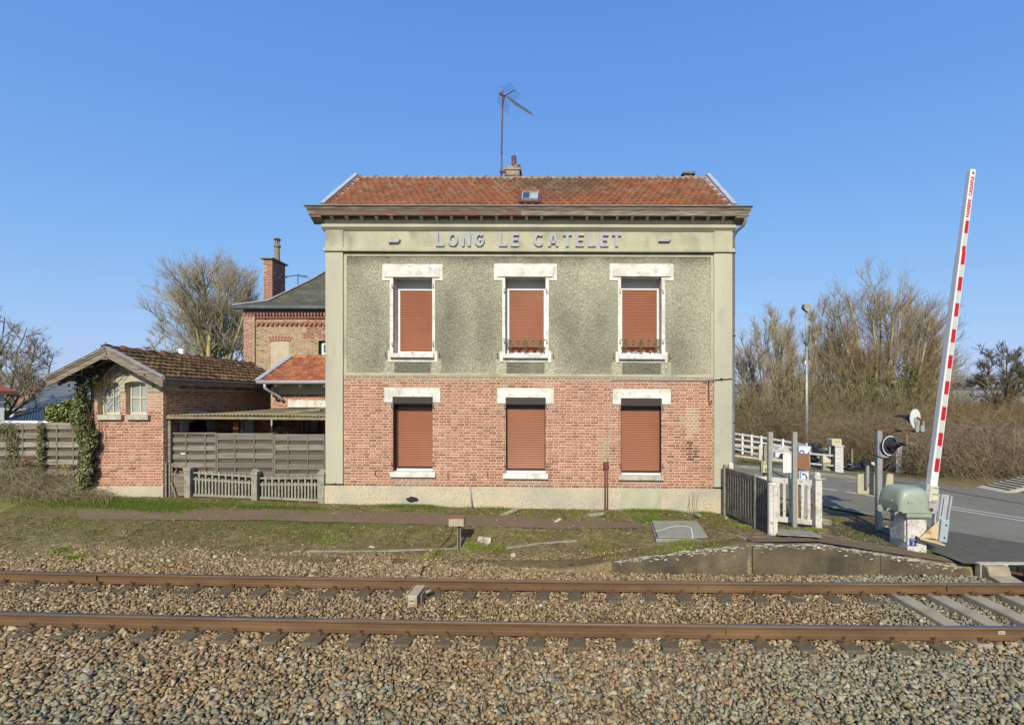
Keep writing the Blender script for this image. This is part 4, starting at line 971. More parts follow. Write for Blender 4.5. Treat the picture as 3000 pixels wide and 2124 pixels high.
# cables, junction box, pipes
b = MS(); y = D0-.03
pts = [(1779.5, 1352), (1781, 1335), (1781.5, 1300), (1781, 1240), (1780, 1180), (1780, 1135), (1783, 1118), (1795, 1113), (1850, 1112), (1950, 1114), (2060, 1114), (2085, 1112), (2110, 1110), (2143, 1109.5)]
b.tube([(U(px, .03), y-.03*(px > 2085), Zs(py, px, .03)) for px, py in pts], .011, 6); cbl = S(b, 'wall_cable', M['cable'], smooth=True)
b = MS(); pts = [(2074, 1115), (2075, 1150), (2075, 1175), (2079, 1187), (2083, 1180), (2082, 1172)]
b.tube([(U(px, .03), y, Zs(py, px, .03)) for px, py in pts], .010, 6); S(b, 'cable_tail', M['black'], smooth=True)
b = MS(); pts = [(2060, 1116), (2100, 1113), (2143, 1110)]; b.tube([(U(px, .09), D0-.08, Zs(py, px, .09)) for px, py in pts], .012, 6); b.lathe((U(2112, .09), D0-.08, Zs(1111, 2112, .09)), [(.02, -.03), (.035, 0), (.02, .03)], 8, 'x'); S(b, 'cable_coupler', M['black'])
b = MS(); fb(b, 1767, 1354, 1784, 1374, .09, 0); S(b, 'junction_box', M['rustyiron'], bevel=.01)
b = MS()
for px, m_ in ((1772.5, 0), (1779.5, 1)): b.tube([(U(px, .11), D0-.11, Zs(1374, px, .11)), (U(px, .11), D0-.11, .05)], .022-.002*m_, 8)
S(b, 'conduit', M['rustyiron'], smooth=True)
b = MS(); b.tube([(U(1376, .1), D0-.09, Zs(1424, 1376, .1)), (U(1380, .1), D0-.12, Zs(1455, 1380, .1)), (U(1384.5, .12), D0-.14, Zs(1488, 1384, .12))], .02, 8); S(b, 'leaning_pipe', M['steel'], smooth=True)
# downpipe right
b = MS(); xr = SX1+.045
b.tube([(SX1+.24, D0-.28, zf0-.02), (SX1+.24, D0-.28, zf0-.12), (SX1+.2, D0-.24, zf0-.22), (SX1+.08, D0-.08, zf0-.32), (xr, D0-.0, zf0-.45), (xr, D0, 2.2), (xr, D0, 1.0), (xr, D0, .35)], .038, 12); dp = S(b, 'downpipe', M['zincdark'], smooth=True)
b = MS()
for z in (6.9, 4.75, 2.5): b.box(xr-.05, D0-.045, z-.012, xr+.05, D0+.05, z+.012)
S(b, 'pipe_bracket', M['black'], dp)
# antenna
Da = YR+.1
t = empty('tv_antenna', (PX(1470, Da), Da, ZR), 'tall rusty mast with a rake TV antenna on the station roof ridge', 'antenna')
b = MB(); b.tube([W(1469, 522, Da), W(1469.5, 440, Da), W(1472, 330, Da), W(1472.8, 267.5, Da)], [.026, .026, .022, .020], 8); b.build('mast', M['brownpaint'], t, smooth=True)
b = MB(); P_ = W(1470, 504, Da); b.box(P_[0]-.06, Da-.04, P_[2]-.025, PX(1482, Da), Da+.03, P_[2]+.03); b.bar(W(1481, 505, Da), W(1481, 517, Da), .05, .05); b.box(PX(1481, Da), Da-.03, PZ(518, Da), PX(1522.5, Da), Da+.04, PZ(514, Da)); b.build('wall_bracket', M['rustyiron'], t)
b = MB(); A0 = Vector(W(1481, 284, Da)); A1 = Vector(W(1556, 333, Da-.5)); b.bar(A0, A1, .03, .03); b.build('boom', M['ironwork'], t)
b = MB(); dr = (A1-A0).normalized(); pr = Vector((dr.y, -dr.x, 0)).normalized(); pr = (pr+Vector((0, 0, .25))).normalized(); pv = dr.cross(pr)
for k in range(11):
    c_ = A0+(A1-A0)*(.2+.8*k/10); e = .20-.008*k; b.tube([c_-pr*e, c_+pr*e], .005, 5); b.bar(c_-pv*.03, c_+pv*.03, .02, .02)
b.build('director_rod', M['ironwork'], t)
for s in (1, -1):
    b = MB(); base = Vector(W(1479, 282, Da)); e1 = (dr*.55+pv*s*.85).normalized()
    for k in range(9): q = base+e1*(.05+.042*k); b.tube([q-pr*.27, q+pr*.27], .0022, 4)
    for k in range(-3, 4): q = base+pr*(.09*k); b.tube([q+e1*.05, q+e1*.38], .0022, 4)
    b.tube([base, base+e1*.34], .012, 6)
    b.build('reflector_grid', M['black'], t)
b = MB(); b.tube([W(1466, 274, Da), W(1477, 282, Da)], [.05, .035], 10); b.build('amplifier', M['brownpaint'], t)
b = MB(); b.tube([W(1469, 500, Da-.03), W(1468, 470, Da-.03), W(1469, 456, Da-.03), W(1473, 455, Da-.03), W(1490, 468, Da-.05), W(1505, 480, Da-.05), W(1517, 486, Da-.05)], .006, 5); b.build('coax_cable', M['cable'], t)
b = MB(); o1 = [onroof(1505, 524), onroof(1490, 530), onroof(1476, 544), onroof(1471, 554), onroof(1480, 562), onroof(1500, 562), onroof(1504, 556)]
b.tube([(p[0], p[1]-.02, p[2]+.02) for p in o1], .006, 5); tag(b.build('roof_cable', M['cable']), 'thin white cable looping over the station roof tiles below the chimney', 'cable')
# ================================================================ SHED, ANNEX, AWNING, HOUSE
def L_(mb, name, m, parent, **k): return mb.build(name, m, parent, **k)
XA, XB = -12.15, -10.26; XM = (XA+XB)/2; ys, ye_ = D0, 16.8
sh = empty('brick_shed', (XM, D0, .5), 'small pink brick outbuilding with two frosted windows and a mossy tiled gable roof', 'shed')
def UU(px, f=0): return (px-CX)/F*(D0-f)
def ZZs(py, f=0): return H-(py-CY)/F*(D0-f)
wins = [(287, 1120, 352, 1214), (369, 1120, 430.5, 1214)]
wh = [(UU(a), ZZs(d_), UU(c), ZZs(b_)) for a, b_, c, d_ in wins]
zpl = ZZs(1424); ztopb = ZZs(1148); zE = 3.55; zA = 4.20
def shfade(x, z, c):
    if z > ZZs(1192): c = c*.35+np.array([.52, .44, .32])*.65
    elif z > ZZs(1205): c = c*.6+np.array([.58, .44, .32])*.4
    return c*1.03
b = MB(); holes_wall(b, XA, zpl, XB, ztopb, wh, D0+.001); L_(b, 'mortar_wall', M['mortar'], sh)
bricks('brickwork', XA, zpl, XB, ztopb, wh, D0, sh, paintfade=shfade)
b = MB(); holes_wall(b, XA, ztopb, XB, zE+.01, wh, D0-.012); b.add([(XA, D0-.012, zE+.01), (XB, D0-.012, zE+.01), (XM, D0-.012, zA)], [(0, 1, 2)]); L_(b, 'gable_render', M['stucco'], sh)
# arched render head over the windows
def arch(b, cx, w, z0, rise, z1, y0, y1, n=12, x0=None, x1=None):
    """panel with an arched cut-out, between x0..x1"""
    pts = [(x0, z0)]+[(cx-w/2, z0)]+[(cx-w/2+w*k/n, z0+rise*math.sin(math.pi*k/n)**.8) for k in range(1, n)]+[(cx+w/2, z0), (x1, z0)]
    for (a, c), (d_, e) in zip(pts, pts[1:]):
        if d_-a < 1e-5: continue
        b.add([(a, y0, c), (d_, y0, e), (d_, y0, z1), (a, y0, z1), (a, y1, c), (d_, y1, e)], [(0, 1, 2, 3), (0, 4, 5, 1)])
zc_ = ZZs(1132); mid = (wh[0][2]+wh[1][0])/2
b = MB(); arch(b, (wh[0][0]+wh[0][2])/2, wh[0][2]-wh[0][0], ZZs(1123), .05, ZZs(1095), D0-.04, D0+.2, x0=UU(268), x1=mid)
arch(b, (wh[1][0]+wh[1][2])/2, wh[1][2]-wh[1][0], ZZs(1123), .05, ZZs(1095), D0-.04, D0+.2, x0=mid, x1=UU(450))
for a, c in ((268, 287), (352, 369), (430.5, 450)): b.box(UU(a), D0-.041, ZZs(1137), UU(c), D0, ZZs(1123)+.001)
b.box(UU(262), D0-.03, ZZs(1148), UU(286), D0, ZZs(1137)); b.box(UU(352.5), D0-.03, ZZs(1148), UU(368.5), D0, ZZs(1137)); b.box(UU(431), D0-.03, ZZs(1148), UU(475), D0, ZZs(1137))
L_(b, 'window_hood', M['stucco'], sh)
b = MB(); b.prism([(UU(360), ZZs(1080)), (UU(385), ZZs(1080)), (UU(372), ZZs(1068)), (UU(345), ZZs(1072)), (UU(336), ZZs(1090)), (UU(350), ZZs(1096)), (UU(378), ZZs(1094))], D0-.03, D0-.01, 'y'); L_(b, 'bare_patch', M['concrete'], sh)
for i, (a, b_, c, d_) in enumerate(wins):
    x0, z0, x1, z1 = wh[i]; yi = D0+.12; w_ = x1-x0
    wf = MB(); fx0 = x0+.012; t_ = .035
    wf.box(fx0, yi, z0, fx0+t_, yi+.04, z1); wf.box(x1-.03, yi, z0, x1, yi+.04, z1); wf.box(fx0+t_, yi, z0, x1-.03, yi+.04, z0+.05); wf.box(fx0+t_, yi, z1-.05, x1-.03, yi+.04, z1)
    mx_ = (fx0+x1)/2; zm = z0+(z1-z0)*.52; wf.box(mx_-.014, yi-.004, z0+.05, mx_+.014, yi+.03, z1-.05); wf.box(fx0+t_, yi-.003, zm-.014, x1-.03, yi+.028, zm+.014)
    wo_ = L_(wf, 'window', M['cream'], sh)
    b = MB(); b.box(fx0, yi+.02, z0, x1, yi+.026, z1); L_(b, 'window_pane', M['milkglass'], wo_)
    b = MB(); reveal(b, (x0, z0, x1, z1+.03), D0-.005, yi+.05); L_(b, 'reveal', M['rustyiron'] if 0 else M['mortar'], wo_)
    b = MB(); b.box(UU(a-2, .08), D0-.09, ZZs(1230, .08), UU(c+3, .08), D0+.25, ZZs(1215, .08)); L_(b, 'sill', M['chalk'], wo_, bevel=.006)
b = MB(); b.box(XA-.05, D0-.05, .1, XB+.04, D0+.4, zpl); L_(b, 'plinth', M['aggregate'], sh, bevel=.01)
# side wall (faces the yard)
doors = [(13.0, .3, 13.75, 2.55), (15.35, 1.2, 15.85, 2.6)]
def sw(b, x, y0, y1, z0, z1, holes):
    t = MB(); holes_wall(t, y0, z0, y1, z1, holes, 0)
    b.add([(x, p[0], p[2]) for p in t.v], t.f)
b = MB(); sw(b, XB+.001, D0, ye_, .0, zE-.05, doors); sw(b, XA, D0, ye_, .0, zE-.05, []); b.box(XA, ye_-.05, 0, XB, ye_, zE); L_(b, 'side_wall', M['mortar'], sh)
bricks('side_brickwork', D0+.02, .4, ye_, zE-.25, doors, XB, sh, axis='y', sgn=1, dark=.2)
b = MB(); b.box(XB+.01, D0+.02, zE-.25, XB+.02, ye_, zE-.02); L_(b, 'render_strip', M['stucco_grey'], sh)
b = MB(); x = XB
for (y0, z0, y1, z1) in doors[:1]:
    b.add([(x-.2, y0, z0), (x-.2, y1, z0), (x-.2, y1, z1), (x-.2, y0, z1)], [(0, 1, 2, 3)])
    b.box(x-.2, y0, z0, x, y0+.02, z1); b.box(x-.2, y1-.02, z0, x, y1, z1)
L_(b, 'door', M['darkdoor'], sh)
b = MB(); b.box(x-.15, doors[1][0], doors[1][1], x-.1, doors[1][2], doors[1][3]); L_(b, 'window', M['glass'], sh)
for (yc, w_, zt) in ((13.37, 1.25, 2.62), (15.6, 1.15, 2.68)):
    n = 12; out = [(yc-w_/2, zt-.42), (yc-w_/2, zt)]+[(yc-w_/2+w_*k/n, zt+.12*math.sin(math.pi*k/n)) for k in range(1, n)]+[(yc+w_/2, zt), (yc+w_/2, zt-.42)]
    inn = [(yc+.36, zt-.42)]+[(yc+.36-.72*k/n, zt-.2+.06*math.sin(math.pi*k/n)) for k in range(0, n+1)]+[(yc-.36, zt-.42)]
    b = MB(); o_ = out; m_ = len(out)
    a_ = out; c_ = inn[::-1]
    for i in range(len(a_)-1):
        j0 = min(i, len(c_)-1); j1 = min(i+1, len(c_)-1)
        b.add([(XB+.035, *a_[i]), (XB+.035, *a_[i+1]), (XB+.035, *c_[j1]), (XB+.035, *c_[j0]), (XB, *a_[i]), (XB, *a_[i+1]), (XB, *c_[j1]), (XB, *c_[j0])], [(0, 1, 2, 3), (0, 4, 5, 1), (3, 2, 6, 7)])
    b.box(XB, yc-w_/2-.001, zt-.42, XB+.034, yc-w_/2+.01, zt)
    L_(b, 'door_hood', M['greypaint'] if yc < 14 else M['concrete'], sh)
# roof: tiles run along y, so build in a local frame turned by 90 degrees
rx0, rx1 = -12.68, -9.80; rz_e = 3.60; rz_a = 4.35; ry0, ry1 = 11.62, 17.3
def tf_e(x, y, z): return (rx1-(y), x, z)      # local x -> world y, local y -> inward from the east eave
def tf_w(x, y, z): return (rx0+(y), x, z)
hw = (rx1-rx0)/2
mossc = lambda x, t, c: (c*np.array([.85, .88, .9])*(1-.55*float(vnoise(x, t*4, .5, 601)))+np.array([.035, .03, .008]))
palo = [(.46, .25, .14), (.39, .20, .11), (.52, .29, .17), (.34, .19, .11)]
tiled('tiled_roof', ry0+.10, ry1-.1, 0, rz_e, hw, rz_a, sh, M['mossy_tile'], tf=tf_e, pal=palo, colf=mossc, tw=.175)
o = tiled('tiled_roof', ry0+.10, ry1-.1, 0, rz_e, hw, rz_a, sh, M['mossy_tile'], tf=tf_w, pal=palo, colf=mossc, tw=.175)
b = MB(); ridge_tiles(b, ry0+.05, ry1, 0, rz_a+.02, r=.10, pitch=.42); b.v = [(XM-.01+p[1], p[0], p[2]) for p in b.v]; L_(b, 'ridge_tiles', M['mossy_tile'], sh)
b = MB(); b.prism([(rx0, rz_e-.03), (XM, rz_a-.03), (rx1, rz_e-.03), (rx1, rz_e-.06), (XM, rz_a-.07), (rx0, rz_e-.06)], ry0+.05, ry1, 'y'); L_(b, 'roof_boards', M['oldwood'], sh)
# barge boards with mouldings
for sg, xe in ((-1, rx0), (1, rx1)):
    b = MB()
    for dz, th_, yy, m_ in ((.0, .045, ry0-.02, 0), (-.05, .04, ry0+.0, 0), (-.12, .10, ry0+.02, 0), (-.205, .05, ry0-.005, 0)):
        A = Vector((xe+sg*.02, yy+.02, rz_e+dz-.0)); B = Vector((XM, yy+.02, rz_a+dz+.01)); b.bar(A, B, .035+.0*th_, th_, up=(0, 0, 1))
    bb = L_(b, 'barge_board', M['oldwood'], sh)
    b = MB(); b.bar((xe+sg*.03, ry0+.03, rz_e+.035), (XM, ry0+.03, rz_a+.045), .12, .012); L_(b, 'verge_flashing', M['zinc'], bb)
    b = MB(); b.bar((xe+sg*.02, ry1-.03, rz_e+.045), (XM, ry1-.03, rz_a+.055), .14, .02); L_(b, 'verge_flashing', M['zinc'], sh)
for xx, zz in ((XM, rz_a-.26), (XM-.9, 3.70), (XM+.9, 3.70)):
    b = MB(); b.box(xx-.07, ry0-.02, zz-.03, xx+.07, D0, zz+.01); L_(b, 'purlin_end', M['oldwood'], sh)
b = MB(); b.bar((XM-1.5, ry0+.3, 3.45), (XM-.1, ry0+.3, 4.12), .06, .07); L_(b, 'eave_strut', M['oldwood'], sh)
b = MB(); b.box(rx1-.02, ry0, rz_e-.16, rx1+.02, ry1, rz_e-.02); L_(b, 'eave_board', M['oldwood'], sh)
b = MB(); b.box(rx1-.01, ry0, rz_e-.02, rx1+.07, ry1, rz_e+.005); L_(b, 'gutter_edge', M['zinc'], sh)
for k in range(9):
    y = D0+.55+k*.52; b = MB(); b.box(XB+.0, y-.035, rz_e-.24, rx1-.08, y+.035, rz_e-.17); L_(b, 'rafter_end', M['oldwood'], sh)
b = MB(); P_ = W(531, 1045, 15.6); b.tube([(P_[0]-.0, 15.6, 4.1), (P_[0], 15.6, H-(1022-CY)/F*15.6)], .075, 14); L_(b, 'vent_pipe', M['pvc'], sh, smooth=True)
b = MB(); P_ = W(430, 1022, 14.8); b.tube([(P_[0], 14.8, 4.0), (P_[0], 14.8, P_[2]+.02)], .012, 6); b.box(P_[0]-.10, 14.72, P_[2]+.02, P_[0]+.10, 14.88, P_[2]+.04); L_(b, 'dish_bracket', M['darkblue'], sh)

# low annex behind the station
ax0, ax1 = -9.60, -4.0; ay = 15.8; an = empty('brick_annex', (-7, ay, 0), 'low brick annex with orange tiled roof squeezed between shed and station', 'annex')
AZE = 3.62; AZR = 4.60; AYE = 15.28; AYR = 17.3
awh = [(W(885, 1, ay)[0], .4, W(945, 1, ay)[0], H-(1193-CY)/F*ay)]
b = MB(); holes_wall(b, ax0, 0, ax1, AZE-.5, awh, ay); b.box(ax0, ay+.01, 0, ax0+.2, ay+3, AZE); b.box(ax0, ay+3, 0, ax1, ay+3.1, AZE); L_(b, 'mortar_wall', M['mortar'], an)
bricks('brickwork', ax0, .3, ax1, H-(1155-CY)/F*ay, awh, ay, an)
b = MB(); b.box(ax0-.0, ay-.03, H-(1155-CY)/F*ay, ax1, ay+.1, H-(1146-CY)/F*ay); L_(b, 'render_band', M['stucco'], an)
b = MB(); b.box(ax0+.03, ay-.005, H-(1146-CY)/F*ay, ax1, ay+.1, AZE-.04); L_(b, 'roughcast_band', M['stucco_grey'], an)
b = MB(); b.box(W(845, 1, ay)[0], ay-.04, H-(1193-CY)/F*ay, ax1, ay+.05, H-(1172-CY)/F*ay); L_(b, 'lintel', M['white'], an)
b = MB(); x0, z0, x1, z1 = awh[0]; b.box(x0, ay+.06, z0, x1, ay+.12, z1); wo_ = L_(b, 'window', M['glass'], an)
b = MB()
for xx in (x0+.02, x0+.20, x0+.52): b.box(xx, ay+.03, z0, xx+.05, ay+.07, z1)
b.box(x0, ay+.031, 1.9, x1, ay+.068, 1.96); L_(b, 'window_frame', M['orangewood'], wo_)
b = MB(); xs_ = np.linspace(x0+.08, x0+.48, 14)
for k in range(13): b.add([(xs_[k], ay+.055+.008*(k % 2), 1.6), (xs_[k+1], ay+.055+.008*((k+1) % 2), 1.6), (xs_[k+1], ay+.055+.008*((k+1) % 2), z1-.02), (xs_[k], ay+.055+.008*(k % 2), z1-.02)], [(0, 1, 2, 3)])
L_(b, 'curtain', M['milkglass'], wo_)
tiled('tiled_roof', -9.72, ax1, AYE, AZE, AYR, AZR, an, M['tile'], pal=[(.38, .14, .07), (.33, .12, .06), (.42, .165, .085), (.29, .105, .06)], tw=.2)
b = MB(); ridge_tiles(b, -9.66, ax1, AYR, AZR+.04, r=.1); L_(b, 'ridge_tiles', M['tile'], an)
b = MB(); b.prism([(AYE, AZE-.03), (AYR, AZR-.03), (2*AYR-AYE, AZE-.03)], -9.7, ax1, 'x'); L_(b, 'roof_boards', M['oldwood'], an)
b = MB(); b.bar((-9.76, AYE-.02, AZE+.07), (-9.76, AYR, AZR+.09), .16, .07); L_(b, 'verge_flashing', M['zinc'], an)
b = MB(); b.tube([(-9.8, AYE-.06, AZE-.0), (ax1, AYE-.06, AZE+.02)], .065, 12); gt = L_(b, 'gutter', M['zinc'], an, smooth=True)
b = MB(); b.tube([(-9.5, AYE-.05, AZE-.05), (-9.5, AYE-.05, AZE-.17), (-9.42, AYE+.05, AZE-.28), (-9.30, ay-.10, AZE-.46), (-9.2, ay-.08, AZE-.6)], .045, 10); L_(b, 'downpipe', M['zinc'], gt, smooth=True)
for k in range(7):
    x = -9.2+k*.8; b = MB(); b.box(x-.04, AYE+.03, AZE-.14, x+.04, ay, AZE-.07); L_(b, 'rafter_end', M['cream'], an)

# corrugated awning over the yard
aw = empty('corrugated_awning', (-8.3, 13.5, 2.6), 'sagging fibre cement corrugated awning over the yard behind the wooden screens', 'awning')
nxa = 420; xs_ = np.linspace(-10.24, -6.05, nxa); yrow = [12.28, 13.2, 14.4, 15.7]
vs = []
for y in yrow:
    t_ = (y-12.28)/3.4
    for x in xs_:
        u = (x+10.24)/4.2; zf = 2.655+.02*math.sin(u*3.3)-.02*u; zb2 = 2.655+.10*np.clip(u/.35, 0, 1)+.03*math.sin(u*4)
        vs.append((x, y+.04*math.sin(u*25)*(y < 12.5), zf*(1-t_)+zb2*t_+.018*math.sin(x*2*math.pi/.095)))
ii = (np.arange(len(yrow)-1)[:, None]*nxa+np.arange(nxa-1)[None]).ravel()
o = npmesh('corrugated_sheet', vs, np.stack([ii, ii+1, ii+nxa+1, ii+nxa], 1), M['fibre'], aw, smooth=True); sl = o.modifiers.new('thick', 'SOLIDIFY'); sl.thickness = .008
b = MB(); b.bar((-10.24, 12.30, 2.60), (-6.05, 12.30, 2.565), .05, .07); b.bar((-10.20, 12.3, 2.62), (-10.20, 15.6, 2.66), .05, .07); L_(b, 'front_beam', M['fibre'], aw)
for y in (13.6, 14.8): b = MB(); b.box(-10.2, y-.03, 2.52, -6.05, y+.03, 2.60); L_(b, 'purlin', M['oldwood'], aw)
b = MB(); x = W(694, 1, 12.9)[0]; b.box(x-.07, 12.85, .3, x+.07, 12.98, 2.44); L_(b, 'post', M['orangewood'], aw)
b = MB(); b.box(x+.07, 12.95, .3, x+.13, 13.02, 2.6); L_(b, 'prop', M['oldwood'], aw)
b = MB(); x = W(494, 1, 12.3)[0]; b.box(x-.04, 12.32, .4, x+.03, 12.4, 2.52); L_(b, 'post', M['oldwood'], aw)
for k, (px0, px1, y, zz, rr, lb) in enumerate(((838, 930, 13.2, 2.72, -.12, 'old mossy plank lying on the awning roof, the front one'), (905, 950, 13.9, 2.78, -.15, 'shorter mossy plank on the awning roof next to the station corner'))):
    b = MB(); a = W(px0, 1, y)[0]; c = W(px1, 1, y)[0]; b.bar((a, y, zz-.02), (c, y+.2, zz+.05), .18, .045); tag(b.build('plank', M['fibre']), lb, 'plank')
# stored things under it
b = MB(); b.box(-9.5, 13.6, .3, -8.0, 14.2, 1.95); b.bar((-9.3, 13.4, 1.98), (-8.3, 13.5, 2.12), .2, .03); tag(b.build('stacked_boards', M['orangewood']), 'orange boards stacked behind the first wooden screen, under the awning', 'boards')
b = MB(); x = W(722, 1, 14.2)[0]; b.box(x-.2, 14.2, .3, x+.2, 14.3, 2.45); tag(b.build('grey_panel', M['greypaint']), 'grey panel standing to the right of the awning post', 'panel')
b = MB()
for k in range(26):
    a_ = random.uniform(0, 3.14); r_ = random.uniform(.15, .36); cx = W(830, 1, 13.2)[0]; b.tube([(cx+r_*1.1*math.cos(t_), 13.2+.15*math.sin(a_+k), 2.02+(r_*.8)*math.sin(t_)) for t_ in np.linspace(0, math.pi, 9)], .006, 4)
tag(b.build('wicker_bundle', M['ironwork']), 'round bundle of dry wicker behind the third wooden screen', 'wicker')

# big brick house behind
hd_ = 20.0; hx0, hx1 = -13.33, -2.0; hs = empty('brick_house', (-8, hd_, 0), 'tall yellow brick house with red brick corners and a hipped slate roof behind the shed', 'house')
def hz_(py): return H-(py-CY)/F*hd_
def hx(px): return (px-CX)/F*hd_
xq = hx(748); zT = hz_(921)
hw2 = [(hx(791.5), hz_(1110), hx(845), hz_(1000)), (hx(932), hz_(1150), hx(990), hz_(998))]
b = MB(); holes_wall(b, hx0, 0, hx1, zT, hw2[1:], hd_+.04); b.box(hx0, hd_+.05, 0, hx0+.3, hd_+8, zT+.3); b.box(hx0, hd_+8, 0, hx1, hd_+8.2, zT+.3); b.box(hx1-.2, hd_+.05, 0, hx1, hd_+8, zT+.3); L_(b, 'mortar_wall', M['pale_mortar'], hs)
ypal = [(.40, .28, .16), (.44, .31, .18), (.36, .25, .14), (.42, .26, .16), (.33, .25, .15), (.45, .33, .21)]
rpal = [(.36, .13, .09), (.31, .11, .075), (.40, .16, .11), (.37, .17, .12)]
def hfade(x, z, c):
    if x > hx(905)-.3*(zT-z) and z > hz_(990) and float(vnoise(x*2, z*3, .2, 700)) > .25: c = np.array(random.choice([(.30, .10, .07), (.26, .08, .055), (.33, .13, .09)]))
    return c
bricks('brickwork', xq, 2.5, hx1, zT-.02, hw2, hd_+.04, hs, sh=.079, palette=ypal, dark=.06, jt=.014, paintfade=hfade)
bricks('corner_brickwork', hx0, 2.5, xq, zT-.02, [], hd_-.06, hs, sh=.079, st_=.25, palette=rpal, dark=.05, jt=.02)
b = MB(); b.box(hx0, hd_-.06, 0, xq, hd_+.04, zT-.01); L_(b, 'corner_pier', M['pale_mortar'], hs)
bricks('blind_window_brickwork', hw2[0][0], 2.5, hw2[0][2], hw2[0][3], [], hd_+.13, hs, sh=.079, palette=ypal, dark=.03)
b = MB(); b.box(hw2[0][0], hd_+.13, 2.5, hw2[0][2], hd_+.135, hw2[0][3]); b.box(hw2[0][0]-.0, hd_+.041, hw2[0][3], hw2[0][2], hd_+.2, hw2[0][3]+.002); L_(b, 'blind_window', M['pale_mortar'], hs)
b = MB(); n = 15
for k in range(n):
    a = (k-(n-1)/2)*.055; cx = (hw2[0][0]+hw2[0][2])/2; x_ = cx+a*1.0*(hw2[0][2]-hw2[0][0])/(n*.055)*1.1; z_ = hw2[0][3]-.02+.06*math.cos(a*3.)
    b.bar((x_, hd_+.02, z_), (x_+a*.25, hd_+.02, z_+.20), .05, .04, (.42, .17, .12) if k % 2 else (.47, .30, .24), up=(0, 1, 0))
L_(b, 'arch_brickwork', M['brick'], hs)
b = MB(); x0, z0, x1, z1 = hw2[1]; b.box(x0, hd_+.2, z0, x1, hd_+.22, z1); wo_ = L_(b, 'window', M['glass'], hs)
b = MB(); b.box(x0+.08, hd_+.16, z0, x0+.16, hd_+.2, z1-.1); b.box(x0+.16, hd_+.16, hz_(1035)-.04, x1, hd_+.2, hz_(1035)+.04); b.box(x0+.16, hd_+.16, z1-.16, x1, hd_+.2, z1-.1); L_(b, 'window_frame', M['pvc'], wo_)
b = MB(); reveal(b, hw2[1], hd_+.03, hd_+.22); L_(b, 'reveal', M['slate'], wo_)
# dentil courses
for nm, z_, stp, ww, hh, pj, xs0 in (('dentil_course', zT-.02, .135, .075, .12, .14, hx0), ('dentil_course', hz_(951), .206, .12, .07, .08, xq)):
    b = MB(); x = xs0+.03
    while x < hx1: b.box(x, hd_+.04-pj, z_-hh*.5, x+ww, hd_+.05, z_+hh*.5, random.choice(rpal)); x += stp
    b.box(xs0, hd_-.03, z_-hh*.5-.09, hx1, hd_+.05, z_-hh*.5-.03, (.34, .13, .09)) if nm and pj > .1 else b.box(xs0, hd_-.03, z_+.04, hx1, hd_+.05, z_+.11, (.30, .15, .11))
    L_(b, nm, M['brick'], hs)
b = MB(); b.box(hx0-.02, hd_-.10, zT+.04, hx1, hd_+.2, zT+.17, (.06, .04, .03)); L_(b, 'eave_board', M['dark_metal'], hs)
b = MB(); b.tube([(hx0-.30, hd_-.22, zT+.26), (hx1, hd_-.22, zT+.22)], .085, 12); L_(b, 'gutter', M['zincdark'], hs, smooth=True)
# hipped roof with a kicked eave
e0 = .3; ex, ey, ez = hx0-e0, hd_-e0, zT+.30
k1 = (hx(770)+.0, hd_+.9, hz_(880)+.35); 
prof = [(0, 0), (.9, .38), (2.2, 1.68), (4.3, 4.15)]
vs = []
for d_, hgt in prof: vs += [(ex+d_, ey+d_, ez+hgt), (hx1+1, ey+d_, ez+hgt), (ex+d_, hd_+8.3-d_, ez+hgt), (hx1+1, hd_+8.3-d_, ez+hgt)]
b = MB(); fs = []
for i in range(3):
    a = 4*i; c = 4*(i+1); fs += [(a, a+1, c+1, c), (a+2, c+2, c+3, a+3), (a, c, c+2, a+2)]
fs += [(12, 13, 15, 14)]
b.add(vs, fs); L_(b, 'slate_roof', M['slate'], hs)
b = MB()
for i in range(3): b.bar(Vector(vs[4*i])+Vector((0, 0, .04)), Vector(vs[4*(i+1)])+Vector((0, 0, .04)), .20, .06)
L_(b, 'hip_flashing', M['zinc'], hs)
cd = hd_+2.6
def cx_(px): return (px-CX)/F*cd
def cz_(py): return H-(py-CY)/F*cd
b = MB(); b.box(cx_(771), cd, 6.8, cx_(797), cd+1.1, cz_(760)); hc = L_(b, 'chimney', M['pale_mortar'], hs)
bricks('chimney_brickwork', cx_(771), 6.9, cx_(797), cz_(760), [], cd, hc, sh=.079, palette=[(.33, .10, .07), (.28, .085, .06), (.37, .13, .09)], dark=.05)
bricks('chimney_brickwork', cd, 6.9, cd+1.1, cz_(760), [], cx_(797), hc, axis='y', sgn=1, sh=.079, palette=[(.33, .10, .07), (.28, .085, .06), (.37, .13, .09)], dark=.05)
b = MB(); b.box(cx_(771)-.1, cd-.1, cz_(760), cx_(797)+.1, cd+1.2, cz_(755.5)); L_(b, 'chimney_cap', M['fibre'], hc, bevel=.01)
b = MB(); px_ = cx_(803)-.15; cy0 = cd+.5; cc_ = (px_, cy0, cz_(755.5))
b.lathe(cc_, [(.14, 0), (.12, .1), (.11, .62), (.16, .68), (.16, .76), (.12, .78), (.05, .78)], 14)
for k in range(4): b.box(px_+.09*math.cos(k*1.57+.4)-.02, cy0+.09*math.sin(k*1.57+.4)-.02, cc_[2]+.78, px_+.09*math.cos(k*1.57+.4)+.02, cy0+.09*math.sin(k*1.57+.4)+.02, cc_[2]+1.02)
b.lathe((px_, cy0, cc_[2]+1.02), [(.14, 0), (.17, .03), (.10, .11), (.02, .14)], 14)
L_(b, 'chimney_pot', M['fibre'], hc, smooth=False)
